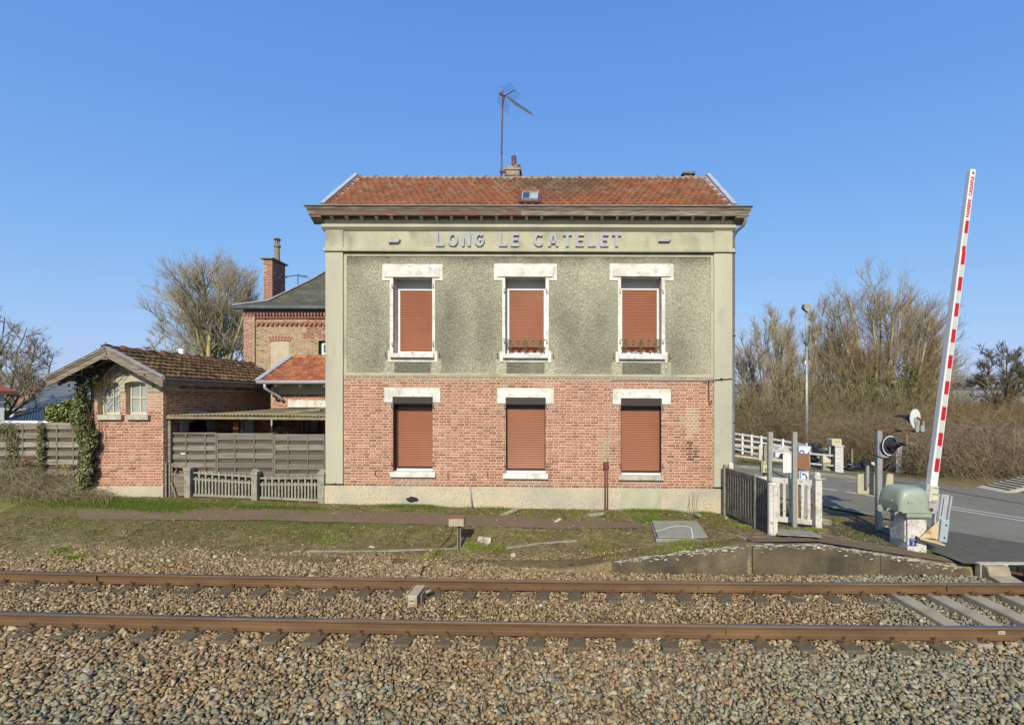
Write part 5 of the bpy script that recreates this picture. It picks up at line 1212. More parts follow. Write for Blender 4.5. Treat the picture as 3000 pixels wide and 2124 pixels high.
b = MB(); b.tube([W(833, 812, 22.5), W(873, 806, 22.8), W(900, 810, 23.0)], .02, 5); b.tube([W(873, 806, 22.8), W(885, 813, 22.7), W(903, 812, 22.9)], .015, 5); b.tube([W(839, 808, 22.5), W(839, 816, 22.5)], .02, 4); b.tube([W(873, 806, 22.8), W(873, 835, 22.8)], .02, 5); tag(b.build('bent_antenna', M['black']), 'bent thin black antenna beside the brick chimney of the far house', 'antenna')

# houses at the left edge
t = empty('white_house', (W(12, 1, 21)[0], 21, 0), 'edge of a white rendered house with red tiled roof at the far left', 'house', rz=R(50))
b = MB(); b.box(-7, 0, 0, 0, 8, 3.35); L_(b, 'wall', M['housewhite'], t)
b = MB(); b.add([(-7.5, -.4, 3.42), (.38, -.4, 3.42), (.38, 8.4, 3.42), (-7.5, 8.4, 3.42), (-3.5, 3.6, 5.9), (-3.5, 4.4, 5.9)], [(0, 1, 4), (1, 2, 5, 4), (2, 3, 5), (3, 0, 4, 5), (3, 2, 1, 0)]); L_(b, 'hipped_roof', mat('red_tiles', (.30, .09, .06), (.22, .07, .05), 12, bump=.8, bscale=9, stretch=(1, 1, 4)), t)
b = MB(); b.box(-7.5, -.5, 3.28, .45, -.4, 3.40); b.box(.36, -.4, 3.28, .45, 8.4, 3.40); L_(b, 'gutter', M['brownpaint'], t)
def quadroof(name, pts, m, parent, th=.12):
    b = MB(); n = len(pts); vs = list(pts)+[(x, y, z-th) for x, y, z in pts]
    b.add(vs, [tuple(range(n)), tuple(range(n, 2*n))[::-1]]+[(i, n+i, n+(i+1) % n, (i+1) % n) for i in range(n)]); return L_(b, name, m, parent)
t = empty('slate_house', (-32, 31, 0), 'low house with a blue-grey slate roof and an orange tiled strip, left behind the shed', 'house')
e0_ = W(42, 1197, 30); e1_ = W(420, 1204, 30); r0_ = W(137, 1116, 36); r1_ = W(450, 1116, 36)
quadroof('slate_roof', [e0_, (e1_[0], e1_[1], e0_[2]), (r1_[0], 36, r0_[2]), r0_], M['slateblue'], t)
b = MB()
for k in range(1, 8):
    q_ = k/8; A = Vector(e0_)*(1-q_)+Vector(r0_)*q_; b.bar(A+Vector((0, -.02, .02)), A+Vector((16, -.02, .02)), .03, .01)
L_(b, 'slate_lines', M['slate'], t)
o0 = W(36, 1200, 33.0); quadroof('orange_roof', [W(62, 1178, 31.4), e0_ if 0 else W(68, 1175, 31.5), r0_, W(113, 1117, 37), W(45, 1182, 33)], mat('orange_tiles', (.40, .16, .10), (.34, .13, .08), 6, fine=.1), t)
b = MB(); z_ = e0_[2]; b.tube([(e0_[0]-.4, 29.8, z_-.08), (e1_[0], 29.8, z_-.08)], .09, 8); gt = L_(b, 'gutter', M['zinc'], t, smooth=True)
b = MB(); b.tube([(e0_[0]+.1, 29.9, z_-.15), (e0_[0]-.45, 30.1, z_-1.2)], .10, 8); L_(b, 'downpipe', M['housewhite'], gt, smooth=True)
b = MB(); b.box(e0_[0]+.5, 30.2, 0, e1_[0], 36, z_-.1); L_(b, 'wall', M['housewhite'], t)
b = MB(); P_ = W(137, 1104, 36); b.box(P_[0]-.2, 36, P_[2]-1, P_[0]+.1, 36.5, P_[2]); b.box(P_[0]-.3, 35.9, P_[2]-.02, P_[0]+.2, 36.6, P_[2]+.05); L_(b, 'chimney', M['cream'], t)
t = empty('lean_to', (-20, 20, 1), 'blue corrugated sheet lean-to roof behind the wooden fence', 'shed')
A = W(14, 1233, 18.5); Bq = W(330, 1233, 18.5); Cq = W(330, 1136, 22.5); Dq = W(20, 1232, 22)
n_ = 200; xs_ = np.linspace(0, 1, n_); V = []
for k, q_ in enumerate(xs_):
    lo = Vector(A)*(1-q_)+Vector(Bq)*q_; hi = Vector(Dq)*(1-q_)+Vector(Cq)*q_; off = .03*math.sin(k*1.2)
    V += [tuple(lo+Vector((0, 0, off))), tuple(hi+Vector((0, 0, off)))]
ii = np.arange(n_-1)*2; npmesh('sheet_roof', V, np.stack([ii, ii+2, ii+3, ii+1], 1), M['blueroof'], t)
b = MB(); b.bar(Vector(Dq)+Vector((0, 0, .05)), Vector(Cq)+Vector((0, 0, .05)), .12, .06); L_(b, 'roof_edge', mat('sheet_edge', (.20, .34, .55), rough=.4), t)
b = MB(); b.tube([W(8, 1237, 18.3), W(330, 1240, 18.3)], .07, 8); L_(b, 'gutter', M['pvc'], t, smooth=True)
b = MB(); b.box(A[0], 18.6, 0, Bq[0], 18.8, A[2]-.05); L_(b, 'wall', M['greypaint'], t)

# ================================================================ WOODEN SCREENS AND FENCES
def screen(name, x0, x1, y, z0, z1, parent, rows=9, uprights=(), base=(.26, .235, .205), col2=(.34, .31, .27), dark=(.12, .10, .085), slope=0, seed=0):
    """overlapping horizontal boards woven over uprights; returns the panel mesh"""
    r = random.Random(seed); b = MB(); h = (z1-z0)/rows
    for i in range(rows):
        za = z0+i*h; front = (i % 2 == 0)
        c = base if front else dark; k = r.uniform(.8, 1.15); c = tuple(q*k for q in (col2 if front and r.random() < .4 else c))
        y_ = y-.02 if front else y+.012; sag = r.uniform(-.008, .008)
        n = 3
        b.box(x0+.02, y_-.006, za+sag-(.012 if front else -.004), x1-.02, y_+.006, za+h+sag*.5+(.012 if front else -.0), c)
    for u in uprights: b.box(u-.018, y-.034, z0, u+.018, y-.0275, z1, tuple(q*.85 for q in base))
    b.box(x0, y-.03, z1, x1, y+.03, z1+.035, col2); b.box(x0, y-.03, z0, x0+.03, y+.03, z1-.001, base); b.box(x1-.03, y-.03, z0, x1, y+.03, z1-.001, base)
    return b.build(name, M['greywood'], parent)
def pan(px0, px1, D, ytop, ybot): return (px0-CX)/F*D, (px1-CX)/F*D, H-(ybot-CY)/F*D, H-(ytop-CY)/F*D
darks = dict(base=(.20, .185, .16), col2=(.27, .255, .225), dark=(.095, .08, .065))
for i, (a, c, yt, yb, ups, lb) in enumerate(((498, 636, 1271, 1376, (548, 604), 'weathered woven board screen with a small white paper, nearest the shed'), (638, 803, 1273, 1384, (691, 747), 'weathered woven board screen in the middle, below the awning post'), (806, 953, 1276, 1390, (846, 903), 'weathered woven board screen against the station corner'))):
    x0, x1, z0, z1 = pan(a, c, 12.42, yt, yb+40)
    sc = empty('wooden_screen', (x0, 12.42, z0), lb, 'fence panel', 'woven wooden screens beside the station'); sc.location = (x0, 12.42, z0)
    screen('boards', x0, x1, 12.42, z0, z1, sc, rows=11+(i == 0), uprights=[(u-CX)/F*12.42 for u in ups], seed=i+5, **darks)
    b = MB(); b.box(x0-.05, 12.40, z0, x0-.005, 12.47, z1+.02); b.build('post', M['oldwood'], sc)
x0 = W(529, 1, 12.38)[0]; z_ = W(1, 1326, 12.38)[2]; b = MB(); b.prism([(x0, z_), (x0+.13, z_-.01), (x0+.12, z_-.05), (x0+.03, z_-.04)], 12.37, 12.375, 'y'); tag(b.build('paper_scrap', M['signwhite']), 'scrap of white paper pinned on the first wooden screen', 'paper')
for i, (a, c, yt, yb, ups, lb) in enumerate(((-330, -130, 1246, 1440, (-230,), 'grey woven wooden fence panel beyond the left picture edge'), (-125, -28, 1246, 1440, (), 'grey woven fence panel just outside the left edge'), (-22, 115, 1243, 1440, (22, 70), 'ivy-grown grey woven fence panel at the left edge'), (122, 262, 1242, 1440, (170, 218), 'grey woven fence panel next to the shed ivy'))):
    D = 12.9; x0, x1, z0, z1 = pan(a, c, D, yt, yb)
    sc = empty('garden_fence', (x0, D, z0), lb, 'fence panel', 'grey fence panels left of the shed')
    screen('boards', x0, x1, D, z0, z1, sc, rows=15, uprights=[(u-CX)/F*D for u in ups], seed=i+25, base=(.27, .25, .20), col2=(.36, .34, .28), dark=(.08, .068, .052))
    b = MB(); b.box(x1+.003, D-.04, z0, x1+.055, D+.03, z1+.03); b.build('post', M['greywood'], sc)
# concrete paling fence
def palings(p0, p1, ztop, n, parent, seed=0, lh=.72, wgap=None, name='paling', m='concrete'):
    P0 = Vector(p0); P1 = Vector(p1)
    for i in range(n):
        q = P0+(P1-P0)*((i+.5)/n); zg_ = gz(q.x, q.y); zt = ztop(q.x, i)
        b = MB(); w = .022; b.prism([(q.x-w, zg_+.06), (q.x+w, zg_+.06), (q.x+w, zt-.03), (q.x+w*.4, zt), (q.x-w*.4, zt), (q.x-w, zt-.03)], q.y-.02, q.y+.02, 'y'); b.build(name, M[m], parent)
yf_ = 12.25
fpx = [(570, 745, 1376, 1392, 15, 'concrete picket fence bay with slanting top, left of the lichened middle post'), (765, 938, 1392, 1396, 15, 'concrete picket fence bay with level top, right of the lichened middle post')]
for (a, c, t0, t1, n, lb) in fpx:
    xa, xc = W(a, 1, yf_)[0], W(c, 1, yf_)[0]; t = empty('picket_fence', (xa, yf_, .4), lb, 'fence', 'concrete picket fence bays')
    zt0, zt1 = W(1, t0+4, yf_)[2], W(1, t1, yf_)[2]; lowd = .155
    f_ = lambda x: zt0+(zt1-zt0)*(x-xa)/(xc-xa)
    palings((xa, yf_, 0), (xc, yf_, 0), lambda x, i: f_(x)+.02 if i % 2 else f_(x)-lowd+.02, 18, t)
    b = MB(); b.bar((xa-.02, yf_, zt0-.04), (xc+.02, yf_, zt1-.04), .035, .04); b.bar((xa-.02, yf_, zt0-lowd-.05), (xc+.02, yf_, zt1-lowd-.05), .035, .045); b.bar((xa-.02, yf_, gz(xa, yf_)+.06), (xc+.02, yf_, gz(xc, yf_)+.06), .035, .06); b.build('rail_bar', M['concrete'], t)
for px, tp, lb in ((553, 1363, 'lichened concrete fence post beside the little wooden gate'), (748, 1374, 'lichened concrete fence post in the middle of the picket fence'), (944, 1375, 'concrete fence post touching the station corner')):
    x = W(px, 1, yf_-.03)[0]; zg_ = gz(x, yf_); zt = W(1, tp, yf_)[2]; b = MB(); b.box(x-.075, yf_-.09, zg_-.1, x+.075, yf_+.06, zt-.14); b.box(x-.095, yf_-.11, zt-.14, x+.095, yf_+.08, zt-.06); b.lathe((x, yf_-.015, zt-.06), [(.12, 0), (.08, .05), (.03, .07)], 4)
    tag(b.build('fence_post', M['concrete'], bevel=.01), lb, 'post')
t = empty('wooden_gate', (W(500, 1, 12.2)[0], 12.2, .4), 'low rickety wooden gate between shed and picket fence', 'gate')
xa, xc = W(488, 1, 12.2)[0], W(544, 1, 12.2)[0]; zg_ = gz(xa, 12.2)+.02
for xx, w_ in ((xa, .05), (xa+.10, .045)): b = MB(); b.box(xx-w_/2, 12.17, zg_-.1, xx+w_/2, 12.23, 1.42); b.build('gate_post', M['oldwood'], t)
b = MB(); b.bar((xa+.13, 12.2, 1.37), (xc, 12.2, 1.30), .03, .07); b.bar((xa+.13, 12.2, 1.13), (xc, 12.2, 1.06), .03, .07); b.box(xa+.13, 12.19, zg_, xa+.16, 12.21, 1.37); b.bar((xa+.15, 12.17, .9), (xa+.30, 12.17, .45), .02, .05); b.build('gate_frame', M['oldwood'], t)
for k in range(5): b = MB(); b.box(xa+.16, 12.215, zg_+.11*k, xc, 12.23, zg_+.11*k+.10, (.26, .23, .17)); b.build('board', M['greywood'], t)
# ================================================================ ROAD AND CROSSING
def sheet(name, pts, m, z, kind='structure', label=None, cat=None, parent=None, th=0):
    b = MB(); n = len(pts)
    if th: b.prism(pts, z-th, z, 'z')
    else: b.add([(x, y, z) for x, y in pts], [tuple(range(n))])
    o = b.build(name, m, parent); tag(o, label, cat, kind=kind); return o
def gl(L, z): return [gp(px, py, z) for px, py in L]
near = gl([(2145, 1431), (2260, 1452), (2403, 1481), (2560, 1511), (2680, 1536), (2773, 1556), (3000, 1593)], .04)
far = gl([(2147, 1368), (2300, 1381.5), (2510, 1404), (2618, 1413), (2716, 1424), (2782, 1440), (3000, 1477)], .04)
roadpoly = [(-4.0, 27.0)]+[(2.5, 20.5)]+near+[(11.6, 8.9), (19, 9.2), (17.5, 11.5)]+far[::-1]+[(2.0, 30.0), (-2., 33)]
sheet('road', roadpoly, M['asphalt'], .04)
na = gl([(2690, 1537), (2773, 1554.5), (3000, 1591)], .045)+[(11.7, 8.8), (11.7, 8.62), (7.85, 8.62)]+gl([(2822, 1650), (2780, 1632), (2700, 1605), (2650, 1585), (2560, 1545), (2580, 1530)], .045)
sheet('crossing_apron', na, M['newasphalt'], .046)
sheet('road', [(8.1, 2.), (20, 2.), (20, 6.15), (8.1, 6.15)], M['newasphalt'], .0)
def line(name, pts, w, z, lab, parent=None):
    b = MB()
    for p, q in zip(pts, pts[1:]): b.bar((p[0], p[1], z), (q[0], q[1], z), w, .003)
    return b.build(name, M['roadpaint'], parent)
mk = [line('road_marking', gl([(2371, 1426), (2452, 1436.8)], .04), .12, .045, 0), line('road_marking', gl([(2478, 1440.5), (2560, 1453.6), (2600, 1459.5)], .04), .14, .045, 0),
      line('road_marking', gl([(2770, 1482.5), (2880, 1499.5), (3010, 1520)], .04), .085, .045, 0), line('road_marking', gl([(2770, 1489), (2880, 1507), (3010, 1528)], .04), .085, .045, 0),
      line('road_marking', gl([(2250, 1410), (2330, 1420)], .04), .12, .045, 0), line('road_marking', gl([(2480, 1409), (2530, 1412), (2618, 1419), (2716, 1422)], .04), .06, .045, 0)]
for m_ in mk: tag(m_, kind='structure')
# far kerb and pavement
kl = gl([(2100, 1364), (2147, 1367.7), (2300, 1381), (2510, 1403), (2560, 1408)], .04); ko = gl([(2090, 1347), (2147, 1350.5), (2300, 1362), (2480, 1386), (2530, 1392)], .14)
b = MB()
for p, q in zip(kl, kl[1:]): b.bar((p[0], p[1], .06), (q[0], q[1], .06), .14, .17)
tag(b.build('kerb', M['concrete']), kind='structure')
sheet('pavement', kl+ko[::-1], M['pave'], .14, th=.1)
gv = gl([(2560, 1407), (2618, 1412), (2716, 1422.5), (2782, 1439), (3000, 1476), (3150, 1500)], .03)+gl([(3150, 1450), (3000, 1440), (2923, 1434), (2820, 1425), (2747, 1420), (2680, 1404), (2618, 1397), (2540, 1393)], .03)
sheet('gravel_verge', gv, M['gravel'], .034)
# crossing edge beam, kerb blocks, rubber panels
t = empty('level_crossing_deck', (8.1, 8.3, -.1), 'dark ribbed level crossing panel with pale edge beam at the right edge of the picture', 'crossing deck')
b = MB(); b.box(7.80, 8.60, -.25, 12.5, 8.72, .055); b.build('edge_beam', M['chalk'], t, bevel=.01)
b = MB(); b.prism([(8.60, -.3), (8.60, .05), (8.48, .04), (8.44, -.10), (8.22, -.13), (8.18, -.3)], 7.82, 8.22, 'x'); b.build('end_block', M['newsleeper'], t, bevel=.015)
b = MB(); yb0 = float(yfar(8.6))+.05
b.add([(8.30, 8.58, .045), (12.5, 8.58, .045), (12.5, yb0, .02), (8.85, yb0, .02), (8.30, 8.58, -.12), (8.85, yb0, -.12)], [(0, 1, 2, 3), (0, 3, 5, 4)]); 
for k in range(34): b.box(8.36+k*.055+.0, 8.10, .02, 8.375+k*.055, 8.56, .052)
b.build('ribbed_panel', M['dark_metal'], t)
b = MB(); b.tube([(8.24, 8.54, -.07), (8.9, yb0+.02, -.08)], .025, 8); b.lathe((8.52, 8.32, -.075), [(.03, -.05), (.05, 0), (.03, .05)], 8, 'y'); b.build('lock_bar', M['rust'], t)
t = empty('level_crossing_deck', (9.5, 7, 0), 'dark crossing panel between the two rails beyond the right picture edge', 'crossing deck')
b = MB(); b.box(8.3, float(yn(9))+.06, -.12, 12.5, float(yfar(9))-.06, .01); b.build('ribbed_panel', M['dark_metal'], t)
# plank-like ramp at the right edge
b = MB(); A = G(2923, 1438, .05); b.prism([(A[0], .03), (A[0]+.25, .0), (A[0]+2.2, .42), (A[0]+2.2, .55)], A[1]-.2, A[1]+.8, 'y')
t = empty('concrete_ramp', (A[0], A[1], 0), 'pale sloping concrete slab lying on the gravel at the right edge', 'ramp'); b.build('slab', M['chalk'], t)
b = MB()
for k in range(9): q = .25+k*.2; b.box(A[0]+q, A[1]-.15, .05+q*.235, A[0]+q+.05, A[1]+.75, .075+q*.235)
b.build('groove', M['darkconc'], t)

# ================================================================ CROSSING EQUIPMENT
D = 9.33; s = D/F
t = empty('crossing_barrier', (7.25, 9.6, .1), 'level crossing barrier with raised red and white arm, green hood and white base', 'barrier')
b = MB(); zt = H-(1514-CY)*s; b.box(7.01, 9.33, -.05, 7.39, 9.83, zt); b.build('base', M['whiteconc'], t, bevel=.012)
b = MB(); b.box(6.985, 9.38, .22, 7.008, 9.79, zt-.06); b.build('base_door', M['whiteconc'], t, bevel=.006)
def pol(x, y): return ((x-CX)*s, H-(y-CY)*s)
# rounded hood: superellipse sections along x
def hood(name, x0, x1, y0, y1, z0, z1, m, parent, n=26, k=10):
    b = MB(); vs = []; L = []
    for i in range(k+1):
        u = i/k; x = x0+(x1-x0)*u; e = 1.0
        f = (1-(1-min(1, u/.45))**2.6)**.5 if u < .45 else 1.0
        g_ = 1 if u < .86 else (1-((u-.86)/.14)**2*.18)
        hgt = (z1-z0)*(.32+.68*f)*g_; hy = (y1-y0)/2*(.86+.14*f)*(1 if u < .86 else (1-((u-.86)/.14)**2*.10))
        ring = []
        for j in range(n+1):
            a = math.pi*j/n; ca, sa = math.cos(a), math.sin(a); ex_ = .42
            ring.append((x, (y0+y1)/2+hy*math.copysign(abs(ca)**ex_, ca), z0+hgt*abs(sa)**ex_))
        vs += ring; L.append(len(ring))
    q = n+1; fs = [(i*q+j, i*q+j+1, (i+1)*q+j+1, (i+1)*q+j) for i in range(k) for j in range(n)]
    fs += [tuple(range(q))[::-1], tuple(k*q+j for j in range(q))]; b.add(vs, fs)
    return b.build(name, m, parent, smooth=True)
zh0 = H-(1497-CY)*s; zh1 = H-(1429-CY)*s
ho = hood('hood', 6.80, 7.40, 9.25, 9.93, zh0, zh1, M['green'], t)
for p in ho.data.polygons:
    if len(p.vertices) > 4: p.use_smooth = False
b = MB(); b.box(6.93, 9.24, zt, 7.43, 9.93, zh0-.004); b.build('housing', M['green'], t, bevel=.02)
b = MB(); b.box(6.83, 9.225, zh0-.018, 7.42, 9.94, zh0+.012); b.build('hood_rim', M['green'], ho, bevel=.008)
b = MB(); x, z = pol(2660, 1468); b.box(x-.06, 9.238, z-.022, x+.06, 9.246, z+.022); b.build('cast_plate', M['green'], ho, bevel=.004)
b = MB(); x, z = pol(2605, 1462); y = 9.27; b.prism([(x-.014, z-.013), (x+.014, z-.013), (x, z+.014)], y-.022, y-.02, 'y'); b.build('warning_triangle', mat('yellow', (.65, .6, .05), fine=0), ho)
for px, py, ly in ((2591, 1487, 9.5), (2615, 1500, 9.25), (2603, 1493, 9.36)):
    x, z = pol(px, py); b = MB(); b.bar((x, ly, z), (x+.045, ly, z+.02), .03, .025); b.lathe((x, ly, z-.012), [(.018, 0), (.018, .02)], 8); b.tube([(x, ly, z+.02), (x-.015, ly-.01, z-.025), (x+.01, ly, z-.045)], .008, 6); b.build('latch', M['steel'], t)
b = MB(); x, z = pol(2616, 1518); b.box(x-.03, 9.30, z-.05, x, 9.34, z+.05); b.build('hinge', M['black'], t)
b = MB(); x0, z0 = pol(2664, 1599); x1, z1 = pol(2684, 1576); b.box(x0, 9.322, z0, x1, 9.3285, z1); pl = b.build('track_number_plate', M['darkblue'], t)
def text(name, s_, size, loc, m, parent, rot=(math.pi/2, 0, 0), off=.0, ext=.001, align='CENTER', xf=None):
    c = bpy.data.curves.new(name, 'FONT'); c.body = s_; c.size = size; c.extrude = ext; c.offset = off; c.align_x = align; c.align_y = 'CENTER'
    tmp = bpy.data.objects.new('tmp', c); COL.objects.link(tmp); dg = bpy.context.evaluated_depsgraph_get(); me = bpy.data.meshes.new_from_object(tmp.evaluated_get(dg))
    bpy.data.objects.remove(tmp)
    from mathutils import Euler
    mt = Matrix.Translation(loc)@Euler(rot).to_matrix().to_4x4()
    me.transform(mt if xf is None else xf@mt); me.materials.clear()
    return link(name, me, m, parent)
xm_ = (x0+x1)/2; text('plate_text', 'VOIE', .05, (xm_+.008, 9.3205, z1-.035), M['signwhite'], pl); text('plate_text', '2', .085, (xm_+.005, 9.3205, z0+.05), M['signwhite'], pl, off=.001)
# arm
B0 = Vector(((2736-CX)*s, D, H-(1425-CY)*s)); T0 = Vector(((2853.5-CX)*s, D, H-(495-CY)*s)); La = (T0-B0).length
ang = math.atan2(T0.x-B0.x, T0.z-B0.z); xf = Matrix.Translation(B0)@Matrix.Rotation(ang, 4, 'Y')
def at(py): return La*(1425-py)/(1425-495)
t2 = empty('arm', tuple(B0-Vector(t.location))); t2.parent = t
step = at(737)
def taper(b, z0, z1, w0, w1, d_, y0=0):
    vs = [(-w0/2, y0, z0), (w0/2, y0, z0), (w0/2, y0+d_, z0), (-w0/2, y0+d_, z0), (-w1/2, y0, z1), (w1/2, y0, z1), (w1/2, y0+d_, z1), (-w1/2, y0+d_, z1)]
    b.add(vs, [(0, 3, 2, 1), (4, 5, 6, 7), (0, 1, 5, 4), (1, 2, 6, 5), (2, 3, 7, 6), (3, 0, 4, 7)])
b = MB(); taper(b, -.05, step, .150, .128, .125); b.build('lower_arm', M['armwhite'], t2, bevel=.01, xf=xf)
b = MB(); taper(b, step, La, .118, .108, .10, .012); b.build('upper_arm', M['armwhite'], t2, bevel=.008, xf=xf)
reds = [(646, 683), (721, 775), (812, 852), (889, 927), (965, 1003), (1041, 1079), (1117, 1155), (1192, 1231), (1268, 1306), (1343, 1382)]
def wid(z): return .150-(.150-.128)*z/step if z < step else .118-(.118-.108)*(z-step)/(La-step)
for a, c in reds:
    b = MB()
    for za, zc in ([(at(c), at(a))] if not (a < 737 < c) else [(at(c), step), (step, at(a))]):
        yy = -.004 if (za+zc)/2 < step else .0085; wa, wc = wid(za)*.60, wid(zc)*.60
        b.add([(-wa/2+.008, yy, za), (wa/2+.008, yy, za), (wc/2+.008, yy, zc), (-wc/2+.008, yy, zc)], [(0, 1, 2, 3)])
    b.build('red_patch', M['red'], t2, xf=xf)
for (a0, a), (c, c0) in zip(reds, reds[1:]):
    b = MB(); za, zc = at(c)+.003, at(a)-.003; yy = -.003 if (za+zc)/2 < step else .0095; wa, wc = wid(za)*.60, wid(zc)*.60
    b.add([(-wa/2+.008, yy, za), (wa/2+.008, yy, za), (wc/2+.008, yy, zc), (-wc/2+.008, yy, zc)], [(0, 1, 2, 3)]); b.build('grey_patch', M['armgrey'], t2, xf=xf)
for w_t, pa, pb in (('BARRIERE', 585, 636), ('CASSABLE', 518, 573)): text('arm_text', w_t, .086, (.004, .009, (at(pa)+at(pb))/2), M['red'], t2, rot=(math.pi/2, -math.pi/2, 0), off=.003, xf=xf).scale = (1, 1, 1)
b = MB(); z_ = at(506); b.box(-.012, .008, z_-.03, .022, .0095, z_+.02); b.build('arm_emblem', M['darkblue'], t2, xf=xf)
for dz in (.02, .33): b = MB(); b.lathe((.068, .06, step-dz), [(.012, 0), (.012, .02)], 8, 'x'); b.build('bolt', M['black'], t2, xf=xf)
b = MB(); z0, z1 = at(1470), at(1423); b.box(-.085, -.03, z0, .085, .16, z1); b.build('clamp_block', M['cream'], t2, bevel=.008, xf=xf)
for z_ in (at(1428), at(1446.5), at(1465)):
    b = MB(); b.box(-.03, -.036, z_-.012, .075, -.031, z_+.012)
    for x in (-.018, .062): b.lathe((x, -.036, z_), [(.008, 0), (.008, -.008)], 8, 'y')
    b.build('clamp_plate', M['steel'], t2, xf=xf)
b = MB(); b.box(-.16, -.02, at(1503), -.088, .2, at(1423)+.02); b.box(-.09, .0, at(1503), .09, .05, at(1472)); b.build('arm_bracket', M['zinc'], t2, xf=xf)
b = MB(); b.lathe((.0, .0, at(1492)), [(.03, 0), (.03, -.03), (.012, -.03), (.012, -.05)], 10, 'y'); b.build('pivot_bolt', M['rustyiron'], t2, xf=xf)
b = MB()
def P2(px, py): return ((px-CX)*s, H-(py-CY)*s)
b.prism([P2(2739, 1448), P2(2757, 1448), P2(2752, 1500), P2(2734, 1498)], D+.02, D+.05, 'y')
b.prism([P2(2757, 1447), P2(2783, 1450), P2(2772, 1522), P2(2746, 1518)], D+.0, D+.02, 'y')
b.prism([P2(2781, 1450), P2(2785, 1451), P2(2774, 1522), P2(2770, 1522)], D-.05, D+.02, 'y'); b.prism([P2(2757, 1447), P2(2760, 1447), P2(2742, 1590), P2(2739, 1590)], D-.02, D+.08, 'y')
b.prism([P2(2744, 1500), P2(2752, 1500), P2(2742, 1588), P2(2734, 1582)], D+.03, D+.09, 'y')
b.build('counterweight_channel', M['zinc'], t2)
b = MB(); b.prism([P2(2764, 1460), P2(2766, 1460), P2(2758, 1512), P2(2756, 1512)], D-.004, D-.001, 'y'); b.build('slot', M['black'], t2)
b = MB(); b.prism([P2(2752, 1518), P2(2776, 1521), P2(2768, 1587), P2(2745, 1584)], D-.06, D+.0, 'y'); cw = b.build('counterweight', mat('weight_blue', (.36, .44, .50), rough=.5, fine=.03), t2, bevel=.012)
for px, py in ((2765, 1536), (2760, 1572.5)): b = MB(); x, z = P2(px, py); b.lathe((x, D-.058, z), [(.02, 0), (.02, -.004)], 12, 'y'); b.build('bolt_hole', M['black'], t2)
b = MB(); b.prism([P2(2685, 1571), P2(2741, 1521), P2(2738, 1574)], D-.09, D-.083, 'y'); b.build('gusset_plate', M['rustplate'], t2)
b = MB(); q0, q1 = P2(2678, 1570), P2(2750, 1586); b.add([(q0[0], D-.16, q0[1]), (q1[0], D-.16, q1[1]-.02), (q1[0]-.02, D+.03, q1[1]+.02), (q0[0]+.02, D+.03, q0[1]+.02), (q0[0], D-.16, q0[1]-.02), (q1[0], D-.16, q1[1]-.04)], [(0, 1, 2, 3), (4, 5, 1, 0)]); b.build('base_flange', M['rustplate'], t2)
# signal post with two round lights
D = 10.9; s = D/F
t = empty('crossing_signal', ((2574-CX)*s, D, .05), 'galvanised crossing signal post with a rusty cross beam and two round road signals', 'signal')
def Q(px, py): return ((px-CX)*s, H-(py-CY)*s)
xp, zp_ = Q(2574, 1262); xb, zbt = Q(2574, 1546)
b = MB(); b.box(xp-.05, D-.035, zbt-.1, xp-.045, D+.06, zp_); b.box(xp-.045, D-.04, zbt-.1, xp+.06, D-.034, zp_); b.box(xp+.055, D-.034, zbt-.1, xp+.06, D+.06, zp_); b.build('post', M['steel'], t)
b = MB()
for z in np.linspace(zbt+.3, zp_-.08, 9):
    for dx in (-.02, .03): b.lathe((xp+dx, D-.041, z), [(.006, 0), (.006, -.001)], 6, 'y')
b.build('post_holes', M['black'], t)
b = MB(); x1, z1 = Q(2712, 1264); b.bar((xp-.06, D+.01, zp_+.02), (x1, D-.2, z1-.0), .06, .045); b.build('cross_beam', M['rust'], t)
def disc(cx, cy, rz, xf_, name, facing):
    """round signal: plate, white ring, hood; local frame faces -Y"""
    nonlocal_ = None
def round_signal(px, py, yy, R_, yaw, parent, back=False):
    c = Vector(((px-CX)/F*yy, yy, H-(py-CY)/F*yy)); X = Matrix.Translation(c)@Matrix.Rotation(yaw, 4, 'Z')
    h = MB(); h.lathe((0, 0, 0), [(R_, .0), (R_, .02), (R_*.3, .03)], 36, 'y'); ho = h.build('backplate', M['armwhite'] if back else M['black'], parent, xf=X)
    r = MB(); n = 40
    vs = [(q*math.cos(2*math.pi*k/n), -.003, q*math.sin(2*math.pi*k/n)) for q in (R_*.97, R_*.88) for k in range(n)]
    r.add(vs, [(k, (k+1) % n, n+(k+1) % n, n+k) for k in range(n)]); r.build('white_ring', M['signwhite'], ho, xf=X)
    if not back:
        f = MB(); vs = [(R_*.88*math.cos(2*math.pi*k/n), -.002, R_*.88*math.sin(2*math.pi*k/n)) for k in range(n)]; f.add(vs, [tuple(range(n))]); f.build('face', mat('signal_face', (.03, .035, .045), rough=.45, spec=.5, fine=.02), ho, xf=X)
    v = MB(); n = 14; a = R_*.48
    vs = []
    for L_0, rr in ((0, a), (.12, a*.95), (.26, a*.75), (.42, a*.3)):
        for k in range(n):
            th = math.pi*(-.12+1.24*k/(n-1)) if L_0 < .2 else math.pi*(.1+.8*k/(n-1))
            vs.append((rr*math.cos(th), -L_0-.003, rr*math.sin(th)*.9+(.02 if L_0 > .2 else 0)))
    v.add(vs, [(i*n+j, i*n+j+1, (i+1)*n+j+1, (i+1)*n+j) for i in range(3) for j in range(n-1)]); v.lathe((0, -.005, 0), [(a*.95, 0), (a*.95, -.10)], 18, 'y'); v.build('visor', M['dark_metal'], ho, xf=X)
    return ho
sgd = round_signal(2608, 1305.5, D-.08, .235, R(13.5), t)
